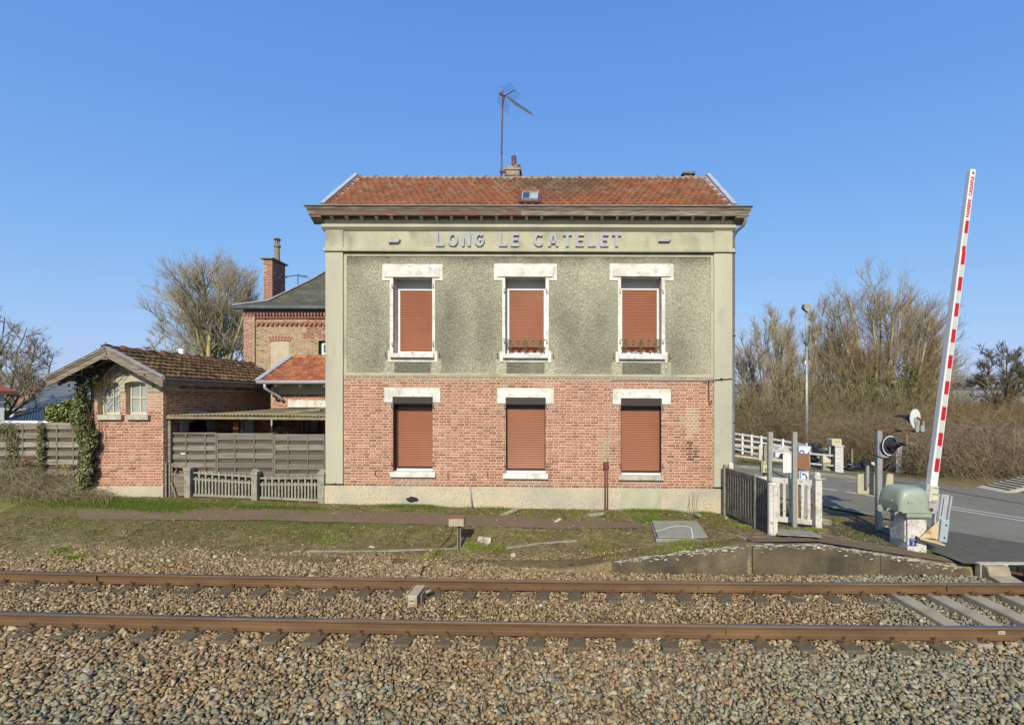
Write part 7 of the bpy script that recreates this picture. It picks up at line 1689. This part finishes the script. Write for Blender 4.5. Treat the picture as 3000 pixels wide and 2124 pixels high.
tree('young_tree', 'small bare spreading tree just above the shed ridge, in front of the lime', st_s, .1, [dict(per=9, t0=.2, t1=1, ang=42, len=1.5, up=.2, rr=.55), dict(per=7, t0=.1, t1=1, ang=42, len=.6, up=.2, K=5, rr=.6), dict(per=5, t0=.1, t1=1, ang=40, len=.28, up=.2, K=3, rr=.6)], OLV, GTW, seed=12)
# left edge tree
D = 27
st_e = [(tp(-60+i*12, 1240, D), tp(px, py, D, dy), .085, bw) for i, (px, py, dy, bw) in enumerate([(-150, 880, 0, .3), (-60, 880, 1, .2), (15, 930, -1, 0), (120, 1010, 0, -.5), (160, 1055, 1, -.7), (60, 960, 1, -.3), (95, 1090, -1, -.6), (-220, 960, 0, .6)])]
tree('oak_tree', 'crooked bare tree reaching in from the left picture edge', st_e, .2, [dict(per=10, t0=.2, t1=1, ang=45, len=1.9, up=.12, jit=.2, rr=.5), dict(per=8, t0=.1, t1=1, ang=45, len=.8, up=.15, jit=.2, K=5, rr=.6), dict(per=6, t0=.1, t1=1, ang=45, len=.33, up=.1, K=4, rr=.6)], (.28, .25, .13), (.28, .24, .17), seed=13)
# right: big willow (two neighbours) and slimmer trees
D = 41
def rtree(nm, lab, base_px, base_py, D, tips, rad, lv, seed, bark=OLV, twig=REDTW, spread=10, mul=1.):
    n = len(tips); s_ = [(tp(base_px+(i-(n-1)/2)*spread/max(1, n), base_py, D, ((i*7) % 3-1)*.4), tp(px, py, D, dy), rad*(1 if i % 2 else .85), bw) for i, (px, py, dy, bw) in enumerate(tips)]
    return tree(nm, lab, s_, rad, lv, bark, twig, seed=seed, twig_mul=mul)
lvw = [dict(per=16, t0=.28, t1=.99, ang=40, len=3.1, up=.38, jit=.10, rr=.36, base=.5), dict(per=9, t0=.1, t1=1, ang=38, len=1.5, up=.35, jit=.12, rr=.5, base=.55), dict(per=4, t0=.15, t1=1, ang=36, len=.60, up=.25, K=4, rr=.6, base=.7)]
def dome(outline, cpx, cpy, n, seed, lo=.72, dd=3.):
    r_ = np.random.default_rng(seed); o = np.array(outline, float); sgm = np.r_[0, np.cumsum(np.hypot(*np.diff(o, axis=0).T))]; out = []
    for i in range(n):
        s_ = (i+.5)/n*sgm[-1]; q = np.array([np.interp(s_, sgm, o[:, 0]), np.interp(s_, sgm, o[:, 1])+26]); f_ = lo+(1-lo)*r_.random()**.6 if i % 2 else .97
        c_ = np.array([cpx, cpy]); e = c_+(q-c_)*f_; out.append((e[0], e[1], r_.uniform(-dd, dd), .45*(cpx-q[0])/120.))
    return out
lvn = [dict(per=12, t0=.25, t1=.99, ang=36, len=1.5, up=.5, rr=.4, base=.45), dict(per=7, t0=.1, t1=1, ang=32, len=.9, up=.4, K=5, rr=.55, base=.5), dict(per=5, t0=.1, t1=1, ang=28, len=.5, up=.3, K=3, rr=.65, base=.6)]
rtree('willow_tree', 'tall round-crowned bare willow, left half of the biggest crown', 2556, 1290, 41, dome([(2440, 1060), (2436, 1000), (2448, 930), (2472, 868), (2508, 818), (2550, 797), (2596, 806)], 2556, 1180, 15, 1), .16, lvw, 21, spread=50)
rtree('willow_tree', 'tall round-crowned bare willow, right half of the biggest crown', 2640, 1290, 42, dome([(2600, 812), (2635, 812), (2668, 828), (2700, 872), (2730, 930), (2756, 1000), (2766, 1060)], 2640, 1190, 16, 2), .15, lvw, 22, spread=70)
rtree('birch_tree', 'slim leaning pale-stemmed tree nearest the station corner', 2262, 1300, 34, dome([(2135, 1080), (2148, 1000), (2172, 955), (2195, 945), (2212, 1000)], 2225, 1180, 8, 3, dd=1.5), .08, lvn, 23, twig=GTW, bark=(.24, .21, .12))
rtree('poplar_tree', 'twin-topped slim bare poplar left of the street lamp', 2292, 1290, 37, dome([(2222, 1000), (2232, 920), (2250, 866), (2268, 900), (2284, 868), (2300, 930), (2306, 1000)], 2285, 1180, 10, 4, dd=1.5), .09, lvn, 24, twig=GTW)
rtree('poplar_tree', 'slim bare poplar directly behind the street lamp', 2340, 1290, 40, dome([(2300, 1000), (2310, 920), (2328, 880), (2348, 890), (2372, 885), (2384, 960)], 2342, 1190, 10, 5, dd=1.5), .09, lvn, 25, twig=GTW)
rtree('poplar_tree', 'slim bare poplar between the street lamp and the big willow', 2400, 1290, 43, dome([(2376, 980), (2386, 910), (2405, 885), (2428, 915), (2445, 890), (2455, 960)], 2405, 1190, 9, 6, dd=1.5), .09, lvn, 26, twig=GTW)
rtree('alder_tree', 'bushy dark alder at the right picture edge with small buds', 2935, 1240, 30, [(2905, 1040, 0, .2), (2940, 1022, 1, 0), (2975, 1035, -1, 0), (2880, 1090, 0, .4), (3010, 1040, 0, -.2), (2995, 1090, 1, -.1), (2865, 1120, 1, .6), (3050, 1060, 0, -.4)], .08,
      [dict(per=12, t0=.15, t1=1, ang=45, len=1.3, up=.15, rr=.5), dict(per=9, t0=.1, t1=1, ang=42, len=.55, up=.2, K=5, rr=.6), dict(per=7, t0=.1, t1=1, ang=40, len=.22, up=.1, K=3, rr=1.3)], 27, bark=(.17, .15, .09), twig=(.14, .12, .085))
for k, (px, py, D, lab) in enumerate(((2440, 1020, 37, 'thin greenish sapling clump at the left foot of the big willow'), (2700, 1080, 37, 'low olive bush-like willow at the right foot of the big willow'), (2350, 1040, 34, 'olive sapling clump behind the street lamp foot'), (2500, 1080, 35, 'yellowish sapling clump in front of the left willow trunk'), (2210, 1110, 31, 'yellowish bushy sapling beside the leaning birch'), (2600, 1100, 34, 'tangled olive sapling clump between the two willow trunks'))):
    rtree('sapling_clump', lab, px, 1290, D, [(px-70, py+110, 0, .3), (px-35, py+55, 1, .2), (px, py+30, -1, 0), (px+35, py+60, 1, -.2), (px+70, py+115, 0, -.3), (px-15, py+80, 2, 0), (px+20, py+90, -2, 0)], .05,
          [dict(per=11, t0=.1, t1=1, ang=30, len=1.5, up=.3, rr=.5), dict(per=7, t0=.1, t1=1, ang=32, len=.8, up=.3, K=5, rr=.6), dict(per=4, t0=.1, t1=1, ang=34, len=.35, up=.2, K=3, rr=.7)], 40+k, bark=(.31, .27, .13), twig=(.27, .23, .125))

# thickets: uncountable stems, one object each
def thicket(name, label, region, n, hgt, rad, cols, arch=.5, K=6, seed=3, droop=.6, leafy=None, cat='bushes', base=None, width=1.):
    r = np.random.default_rng(seed); X, Y, hm = region(r, n); z = g(X, Y)
    d = norm(np.stack([r.normal(size=n)*arch, r.normal(size=n)*arch*.6, np.ones(n)], 1)); L_0 = hgt*hm*(.45+.75*r.random(n)); P = [np.stack([X, Y, z], 1)]
    if base is not None: P[0][:, 2] += base(X, Y)*hm*r.random(n)
    cur = P[0].copy()
    for s in range(1, K):
        d = norm(d+.22*r.normal(size=(n, 3))-np.array([0, 0, droop])*s/K*(.5+r.random((n, 1)))); cur = cur+d*(L_0/(K-1))[:, None]; P.append(cur)
    P = np.stack(P, 1); P[:, :, 2] = np.maximum(P[:, :, 2], z[:, None]+.01); Rr = rad*(.6+.8*r.random((n, 1)))*np.linspace(1, .45, K)[None]
    v, f, m = tubes(P, Rr, 3); c = np.array(cols)[r.integers(0, len(cols), n)]*(.7+.6*r.random((n, 1)))
    o = npmesh(name, v, f, M['bark'], fcol=np.repeat(c, (K-1)*3, 0)); tag(o, label, cat, kind='stuff'); return o
def band(D0_, D1_, pa, pb, hfun):
    def f(r, n):
        D_ = r.uniform(D0_, D1_, n); px = r.uniform(pa, pb, n); return (px-CX)/F*D_, D_, hfun(px, D_)
    return f
brs = [(.33, .26, .17), (.25, .19, .125), (.44, .36, .25), (.30, .21, .14), (.20, .16, .10)]
olv = [(.27, .235, .105), (.20, .175, .075), (.34, .29, .15), (.12, .11, .05), (.25, .19, .105)]
org = [(.38, .20, .08), (.31, .18, .075), (.42, .26, .12), (.24, .17, .07)]
hb = lambda px, D_: .75+.45*vnoise(px*.018, D_*.5, 1, 8)+.35*np.exp(-((px-2890)/120.)**2)
thicket('bramble_thicket', 'mass of pale brown arching brambles behind the road on the right', band(17.6, 22.5, 2690, 3350, hb), 9500, 2.0, .0052, brs, arch=.7, droop=.9, K=7, seed=3, base=lambda X, Y: 1.0)
thicket('bramble_bank', 'brown bramble bank behind the pillars and white fences', band(21.5, 26, 2420, 2720, lambda px, D_: 1.0+.3*vnoise(px*.02, D_, 1, 9)), 7000, 2.2, .0055, brs+olv, arch=.6, droop=.7, seed=4, base=lambda X, Y: .8)
thicket('bramble_bank', 'dry brown scrub behind the white plank fence', band(27, 31, 2110, 2480, lambda px, D_: .6+.7*vnoise(px*.02, D_, 1, 10)), 7500, 2.6, .0065, brs+olv, arch=.45, droop=.5, seed=5, base=lambda X, Y: .8)
for px0_, px1_, n_ in ((2150, 2500, 3000), (2700, 3050, 1500)): pass
thicket('undergrowth', 'dense olive undergrowth stems below the tall trees', band(30, 40, 2090, 2860, lambda px, D_: .35+1.0*vnoise(px*.017, D_*.4, 1, 11)**1.3), 12000, 3.1, .009, olv+brs[:2]+[(.09, .09, .04)], arch=.40, droop=.25, seed=6, base=lambda X, Y: .9)
thicket('undergrowth', 'low brown and olive woodland far behind the brambles', band(42, 60, 2080, 3300, lambda px, D_: .35+.7*vnoise(px*.012, D_*.2, 1, 12)), 8000, 3.9, .018, olv+brs, arch=.3, droop=.15, seed=7, base=lambda X, Y: .9)
thicket('red_osier', 'orange brown osier scrub left of the dark alder', band(25, 31, 2740, 3300, lambda px, D_: .6+.5*vnoise(px*.02, D_, 1, 13)), 11000, 3.1, .0075, org+olv, arch=.25, droop=.15, seed=8, base=lambda X, Y: .8)
thicket('hedgerow', 'dull brown hedge and scrub behind the left garden roofs', band(45, 60, -400, 420, lambda px, D_: .8+.4*vnoise(px*.02, D_*.2, 1, 14)), 8000, 3.4, .016, [(.20, .18, .11), (.24, .20, .14), (.15, .15, .08)], arch=.5, droop=.3, seed=9, base=lambda X, Y: .8)
thicket('dead_stalks', 'tangle of dry bramble stalks at the foot of the left fence', band(11.7, 12.75, -120, 330, lambda px, D_: np.clip(1.25-px/420., .25, 1.3)*(.6+.8*vnoise(px*.03, D_*3, 1, 15))), 2400, .85, .0035, [(.36, .30, .19), (.46, .39, .26), (.26, .21, .13), (.22, .21, .08)], arch=.8, droop=.9, seed=10, base=lambda X, Y: .35)
thicket('climber_stems', 'thin bare climber stems straggling over the left wooden fence', band(12.80, 12.86, -60, 262, lambda px, D_: .5+.9*(vnoise(px*.03, D_*0, 1, 16) > .45)), 260, 1.7, .0035, [(.24, .20, .13), (.17, .13, .09)], arch=.9, droop=.5, seed=12, K=9)

# leaves as small folded quads
def leaves(name, label, C, S, cols, nrm=None, m='leaf', cat='ivy', parent=None, seed=1, kind='stuff', flat=.5):
    r = np.random.default_rng(seed); n = len(C); N_ = norm(r.normal(size=(n, 3))+(np.array(nrm)*1.0 if nrm is not None else 0)); q = norm(r.normal(size=(n, 3))); A = norm(q-N_*(q*N_).sum(1, keepdims=True)); B = np.cross(N_, A)
    S = S[:, None]; v = np.stack([C-A*S, C+B*S*.62-N_*S*.18, C+A*S, C-B*S*.62-N_*S*.18], 1)
    f = np.arange(4*n).reshape(n, 4); c = np.array(cols)[r.integers(0, len(cols), n)]*(.65+.7*r.random((n, 1)))
    o = npmesh(name, v.reshape(-1, 3), f, M[m], parent, fcol=c)
    if not parent: tag(o, label, cat, kind=kind)
    return o
ivg = [(.095, .125, .035), (.13, .16, .045), (.06, .08, .03), (.19, .20, .075), (.25, .25, .12)]
ivy_y = ivg+[(.22, .19, .06), (.16, .15, .05)]
r = np.random.default_rng(31)
# ivy column on the shed corner
iv = empty('ivy', (-12.3, 12.1, .5), 'dense ivy climbing the left corner of the pink brick shed to its gable', 'ivy')
n = 9000; py = r.uniform(1085, 1455, n); wl = np.interp(py, [1085, 1130, 1180, 1230, 1300, 1400, 1455], [232, 238, 215, 205, 235, 225, 215]); wr = np.interp(py, [1085, 1130, 1180, 1215, 1245, 1300, 1380, 1455], [248, 252, 256, 262, 284, 292, 282, 266])
wr = wr-9+6*np.sin(py*.06)+5*np.sin(py*.17); px = wl+(wr-wl)*r.random(n); dpt = D0-.05-.22*r.random(n)*np.sin(np.clip((px-wl)/(wr-wl), 0, 1)*np.pi)**.5-.0
C = np.stack([(px-CX)/F*dpt, dpt, H-(py-CY)/F*dpt], 1); leaves('leaves', '', C, .030+.022*r.random(n), ivg, (0, -.7, .3), parent=iv, seed=2)
n = 2600; py = r.uniform(1085, 1300, n); px = 248+r.uniform(-16, 16, n); C = np.stack([(px-CX)/F*12.1, 12.1-.1*r.random(n), H-(py-CY)/F*12.1], 1); leaves('dry_leaves', '', C[::3], .028+.02*r.random(len(C[::3])), ivy_y, (0, -.7, .3), parent=iv, seed=3)
# under the eave
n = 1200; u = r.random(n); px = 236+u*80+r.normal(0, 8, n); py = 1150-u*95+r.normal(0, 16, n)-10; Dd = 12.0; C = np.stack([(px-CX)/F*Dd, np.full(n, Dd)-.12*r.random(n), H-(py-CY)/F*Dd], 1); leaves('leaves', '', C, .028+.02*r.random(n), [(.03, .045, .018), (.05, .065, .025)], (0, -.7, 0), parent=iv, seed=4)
P = []
for k in range(16):
    a = tp(285+r.uniform(-8, 8), 1130+r.uniform(-10, 60), 12.08); bq = tp(330+r.uniform(-30, 60), 1070+r.uniform(-8, 45), 12.1); P.append(stem(a, bq, K=9, bow=r.uniform(-.5, .5), jit=.5, r=r))
v, f, m_ = tubes(np.stack(P), np.full((16, 9), .006), 3); npmesh('vine_stems', v, f, M['bark'], iv, fcol=np.tile((.20, .17, .11), (len(f), 1)))
P = [stem(tp(262+r.uniform(-6, 10), 1455, 12.1), tp(275+r.uniform(-12, 16), 1180+r.uniform(0, 160), 12.12), K=12, bow=0, jit=.25, r=r) for k in range(14)]
v, f, m_ = tubes(np.stack(P), np.full((14, 12), .009), 3); npmesh('ivy_stems', v, f, M['bark'], iv, fcol=np.tile((.11, .08, .05), (len(f), 1)))
# laurel-like bush above the fence
bu = empty('evergreen_bush', (-12.9, 13.3, 1), 'glossy green bush poking over the left fence beside the ivy', 'bush')
n = 4200; a = r.normal(size=(n, 3)); a = norm(a)*r.random((n, 1))**.33; cxy = np.array(tp(205, 1207, 13.4)); C = cxy+a*np.array([.62, .35, .42])+np.array([0, 0, .0]); C[:, 2] += .12*np.sin(C[:, 0]*5); leaves('foliage', '', C, .035+.025*r.random(n), [(.12, .16, .03), (.17, .21, .045), (.07, .10, .025), (.24, .25, .07)], (0, -.3, .6), parent=bu, seed=5)
P = [stem(tp(205, 1330, 13.4), tuple(C[k]), K=6, bow=.3, jit=.1, r=r) for k in range(0, 400, 10)]; v, f, m_ = tubes(np.stack(P), np.linspace(.012, .004, 6)[None].repeat(len(P), 0), 3); npmesh('stems', v, f, M['bark'], bu, fcol=np.tile((.13, .11, .06), (len(f), 1)))
# ivy strands on the left fence
def patch(cols_, spots, D, per, sz, seed, name='ivy_strands', label='', rr=1.):
    r = np.random.default_rng(seed); CC = []
    for (px, py, sx, sy, n) in spots:
        m = int(n*per); X_ = px+r.normal(0, sx, m); Y_ = py+r.normal(0, sy, m); d_ = D-.08*r.random(m); CC.append(np.stack([(X_-CX)/F*d_, d_, H-(Y_-CY)/F*d_], 1))
    C = np.concatenate(CC); return leaves(name, label, C, sz*(.6+.8*r.random(len(C))), cols_, (0, -.6, .2), seed=seed)
patch(ivy_y, [(118, 1330+k*16, 5, 12, 10) for k in range(-5, 9)]+[(34, 1260+k*20, 8, 14, 10) for k in range(9)]+[(10, 1260, 14, 14, 20), (115, 1400, 16, 18, 25)], 12.83, 12, .024, 41, label='ivy strands creeping up the two left fence posts')
patch([(.26, .15, .04), (.30, .19, .06), (.20, .11, .04)], [(72, 1358, 8, 10, 14), (80, 1375, 6, 14, 10)], 12.8, 10, .022, 42, name='orange_leaves', label='small cluster of orange leaves on the left fence')
patch([(.36, .32, .06), (.40, .36, .09)], [(196, 1367, 9, 4, 10), (198, 1385, 10, 5, 4)], 12.8, 9, .02, 43, name='yellow_leaves', label='small cluster of yellow leaves on the fence near the shed')
patch(ivg+ivy_y, [(60, 1420, 30, 22, 70), (20, 1400, 20, 20, 40), (215, 1432, 22, 16, 60), (235, 1445, 14, 10, 30), (90, 1440, 30, 14, 30)], 12.5, 11, .024, 44, name='ground_ivy', label='low ivy and weeds heaped at the foot of the left fence')
# ivy on the right: willow trunks, trellis
patch(ivg, [(2549, 1190+k*20, 9, 12, 20) for k in range(-4, 5)]+[(2615, 1160, 18, 26, 50), (2680, 1150, 16, 34, 30), (2640, 1120, 8, 30, 20)], 40.2, 9, .11, 45, name='tree_ivy', label='dark ivy wrapped round the willow trunks')
patch(ivg+[(.07, .10, .03)], [(2715, 1335, 24, 26, 120), (2700, 1370, 24, 14, 60), (2830, 1310, 16, 16, 30)], 18.9, 14, .04, 46, name='ivy_mound', label='dark ivy mound between the lattice panel and the barrier arm')
patch([(.05, .09, .02), (.08, .12, .03), (.04, .06, .02)], [(2165, 1240, 25, 16, 90), (2150, 1215, 16, 20, 50)], 29.5, 12, .08, 47, name='hedge_leaves', label='green leafy hedge patch beside the station downpipe')
patch([(.07, .10, .02), (.10, .14, .03)], [(2170+k*18, 1350+k*1.6, 8, 3, 12) for k in range(8)]+[(2440, 1378, 8, 5, 20)], 21.0, 10, .03, 48, name='verge_weeds', label='green weeds along the foot of the white rail fence')

# grass blades
def blades(name, label, X, Y, h, w, cols, lean=.4, seed=1, cat='grass', z0=None):
    r = np.random.default_rng(seed); n = len(X); z = g(X, Y)+(0 if z0 is None else z0); a = r.uniform(0, 2*np.pi, n); dx, dy = np.cos(a), np.sin(a); b_ = r.uniform(0, 2*np.pi, n); lx, ly = np.cos(b_)*lean*h*r.random(n)*2, np.sin(b_)*lean*h*r.random(n)*2
    v = np.stack([np.stack([X-dx*w, Y-dy*w, z-.01], 1), np.stack([X+dx*w, Y+dy*w, z-.01], 1), np.stack([X+lx, Y+ly, z+h], 1)], 1)
    c = np.array(cols)[r.integers(0, len(cols), n)]*(.7+.6*r.random((n, 1))); o = npmesh(name, v.reshape(-1, 3), np.arange(3*n).reshape(n, 3), M['grass'], fcol=c); tag(o, label, cat, kind='stuff'); return o
GR = [(.13, .20, .03), (.17, .24, .04), (.09, .14, .025), (.21, .26, .055)]
ST = [(.42, .35, .19), (.33, .27, .14), (.55, .47, .29), (.26, .20, .11)]
MX = [(.19, .22, .045), (.27, .26, .07), (.09, .11, .025), (.33, .29, .12), (.50, .43, .24), (.13, .10, .045), (.22, .28, .05), (.07, .06, .03)]
r = np.random.default_rng(71)
def pathmask(X, Y):   # keep blades off the red path
    cY = np.interp(X, [-11, -9, -6, -2, 2], [11.35, 11.25, 11.1, 11.15, 11.05]); hw_ = np.interp(X, [-11, -9, -6, -2, 1.6, 2.2], [.25, .3, .36, .38, .3, 0]); return np.abs(Y-cY) > hw_*(.40+.75*vnoise(X, Y, .3, 333))
n = 230000; X = r.uniform(-13, 8.2, n); Y = r.uniform(9.0, 12.25, n); e = Y-yfar(X)
k = (e > np.where(X < .9, 1.45, .98)) & pathmask(X, Y) & ~((X > 1.85) & (X < 3.6) & (Y > 9.55) & (Y < 11.2)) & ~((X > 7.0) & (Y < 10.6) & (X+.5*Y > 11.9)) & ((X < 4.7) | (Y < 13-0*(X)))
k &= ~((X > 3.4) & (Y < 9.9) & (vnoise(X, Y, .4, 88) > .25)) & ~((X > 6.9) & (Y > 12.6-.45*(X-6.9)*2))
X, Y = X[k], Y[k]; d = fbm(X, Y, .5, 90); k = (r.random(len(X)) < np.clip((d-.27)*4, .15, 1)) & ((X < 4.6) | (vnoise(X, Y, .5, 99) > .55)); X, Y = X[k], Y[k]
cl = vnoise(X, Y*1.4, .085, 401)*.6+vnoise(X, Y, .035, 402)*.4; big = fbm(X, Y, .8, 403)
k = r.random(len(X)) < np.clip((cl-.28)*5, .10, 1); X, Y, cl, big = X[k], Y[k], cl[k], big[k]
tone = vnoise(X+5, Y*1.3, .11, 404)*.55+big*.45+r.normal(0, .05, len(X))
for nm, lo, hi, cs, hh in (('dead_grass', -9, .40, [(.34, .28, .13), (.44, .37, .19), (.24, .18, .08)], .75), ('rough_grass', .40, .52, [(.20, .19, .06), (.15, .13, .045), (.26, .24, .08)], 1.), ('rough_grass', .52, .62, [(.16, .21, .04), (.21, .25, .055), (.12, .15, .035)], 1.1), ('moss', .62, 9, [(.23, .20, .035), (.12, .10, .03), (.17, .19, .03)], .55)):
    q = (tone > lo) & (tone <= hi); x_, y_ = X[q], Y[q]
    blades(nm, {'dead_grass': 'straw-coloured dead grass clumps on the bank by the track', 'moss': 'low brownish moss cushions on the bank by the track'}.get(nm, 'olive grass clumps on the bank by the track' if lo < .5 else 'greener grass clumps on the bank by the track'), x_, y_, (.012+.055*r.random(len(x_))**1.5)*hh*(.35+1.1*cl[q]), .0055, cs, lean=1.0, seed=int(lo*10)+200)
# green patches
def greens(spots, n, h, seed, name, lab, cols=GR, w=.004, lean=.4):
    r = np.random.default_rng(seed); XS = []; YS = []
    for (px, py, z, sx, sy, wgt) in spots:
        m = int(n*wgt); x0, y0 = gp(px, py, z); XS.append(x0+r.normal(0, sx, m)); YS.append(y0+r.normal(0, sy, m))
    X, Y = np.concatenate(XS), np.concatenate(YS); k = (Y < 12.18) | (X < -10.3); X, Y = X[k], Y[k]
    return blades(name, lab, X, Y, h*(.4+.8*r.random(len(X))), w, cols, lean=lean, seed=seed)
greens([(975, 1474, .3, .22, .05, .8), (1100, 1485, .25, .2, .06, .5), (1170, 1490, .25, .30, .07, 1.4), (1240, 1490, .25, .22, .07, 1.2), (1310, 1488, .22, .10, .04, .4), (1400, 1492, .2, .25, .04, .3), (1835, 1495, .18, .14, .05, 1.1), (1900, 1500, .18, .35, .05, 1.5), (1770, 1512, .15, .14, .07, .7), (1960, 1504, .15, .2, .05, .7), (1905, 1520, .15, .12, .12, 1.1), (1460, 1497, .2, .3, .04, .3), (1600, 1492, .2, .35, .03, .4), (2060, 1508, .12, .15, .05, .4)], 1500, .085, 51, 'green_grass', 'fresh green grass tufts along the foot of the station wall')
greens([(200+k*32, 1466+k*.8, .5, .25, .12, 1.3) for k in range(11)]+[(560+k*50, 1480, .4, .2, .05, .25) for k in range(8)], 1900, .095, 52, 'green_grass', 'fresh green grass strip in front of the brick shed')
greens([(1400, 1594, .0, .16, .05, 1.2), (1380, 1590, .0, .08, .05, .8), (1450, 1592, .0, .12, .04, .5), (2000, 1600, .1, .10, .05, .8), (1990, 1622, .1, .12, .04, .6), (1285, 1606, -.05, .06, .03, .3), (1260, 1625, -.1, .1, .04, .4), (180, 1600, 0, .1, .05, .4), (220, 1612, 0, .10, .04, .6), (960, 1575, .05, .15, .08, .5), (2390, 1550, .15, .12, .05, .7), (2200, 1540, .15, .08, .06, .5), (2700, 1612, .05, .18, .03, .5), (2180, 1545, .15, .1, .1, .4)], 900, .045, 53, 'bright_weeds', 'bright green low weeds in scattered clumps on the bank', cols=[(.20, .29, .03), (.25, .33, .04), (.14, .21, .03)], w=.010, lean=1.0)
n = 6500; X = r.uniform(-13, 7, n); Y = yfar(X)+1.45+r.exponential(.9, n); k = (Y < 12.1) & ((X < 1) | (Y > 9.2)) & (vnoise(X, Y, .6, 61) > .42) & pathmask(X, Y); X, Y = X[k], Y[k]; m = len(X)
a = r.normal(0, .7, m); L_0 = .05+.13*r.random(m); P = np.stack([np.stack([X+(s-.5)*L_0*np.cos(a), Y+(s-.5)*L_0*np.sin(a)*.6, g(X, Y)+.02+.02*np.sin(s*3)*r.random(m)], 1) for s in (0, .5, 1)], 1)
v, f, q = tubes(P, np.full((m, 3), .0022), 3); tag(npmesh('straw', v, f, M['grass'], fcol=np.repeat(np.array(ST)[r.integers(0, 4, m)], 6, 0)), 'dry straw lying over the bank', 'straw', kind='stuff')
n = 2200; P = np.stack([r.uniform(-11, 8, n), r.uniform(9.3, 12.1, n), np.zeros(n)], 1); P[:, 2] = g(P[:, 0], P[:, 1])+.012
tag(stones('pebbles', P, .010*np.exp(.5*r.normal(size=n)), np.array([(.30, .24, .16), (.40, .36, .27), (.22, .17, .11)])[r.integers(0, 3, n)]), 'small pebbles and litter scattered on the bank', 'pebbles', kind='stuff')
# few dry twigs in front of the facade
b = MB()
for k in range(5):
    x0, y0, z0 = U(2010+k*6), D0-.12, gz(U(2010), D0)+.0; b.tube([(x0, y0, z0), (x0+r.normal(0, .03), y0-.02, z0+.25), (x0+r.normal(0, .07), y0-.02, z0+.45+.12*r.random())], [.006, .005, .002], 4)
tag(b.build('dry_stalks', M['rustyiron']), 'few reddish bare stalks against the right end of the station base', 'stalks')
# far trees on the horizon
for k, (px, D, hh, lab) in enumerate(((2800, 700, 9, 'tiny round tree on the far horizon, leftmost of the row'), (2822, 710, 7, 'tiny round tree on the far horizon, in the middle of the row'), (2845, 700, 9, 'tiny round tree on the far horizon, rightmost of the row'))):
    x = (px-CX)/F*D; z = gz(x, D); r2 = np.random.default_rng(k); n = 900; a = norm(r2.normal(size=(n, 3)))*r2.random((n, 1))**.4; C = np.array([x, D, z+hh*.6])+a*np.array([7, 3, hh*.45])
    t = empty('distant_tree', (x, D, z), lab, 'tree', 'trees on the far horizon'); leaves('crown', '', C, .7+.5*r2.random(n), [(.09, .10, .09), (.07, .08, .07)], parent=t, seed=k); b = MB(); b.tube([(x, D, z-.5), (x, D, z+hh*.5)], .4, 6, (.1, .09, .07)); b.build('trunk', M['bark'], t)
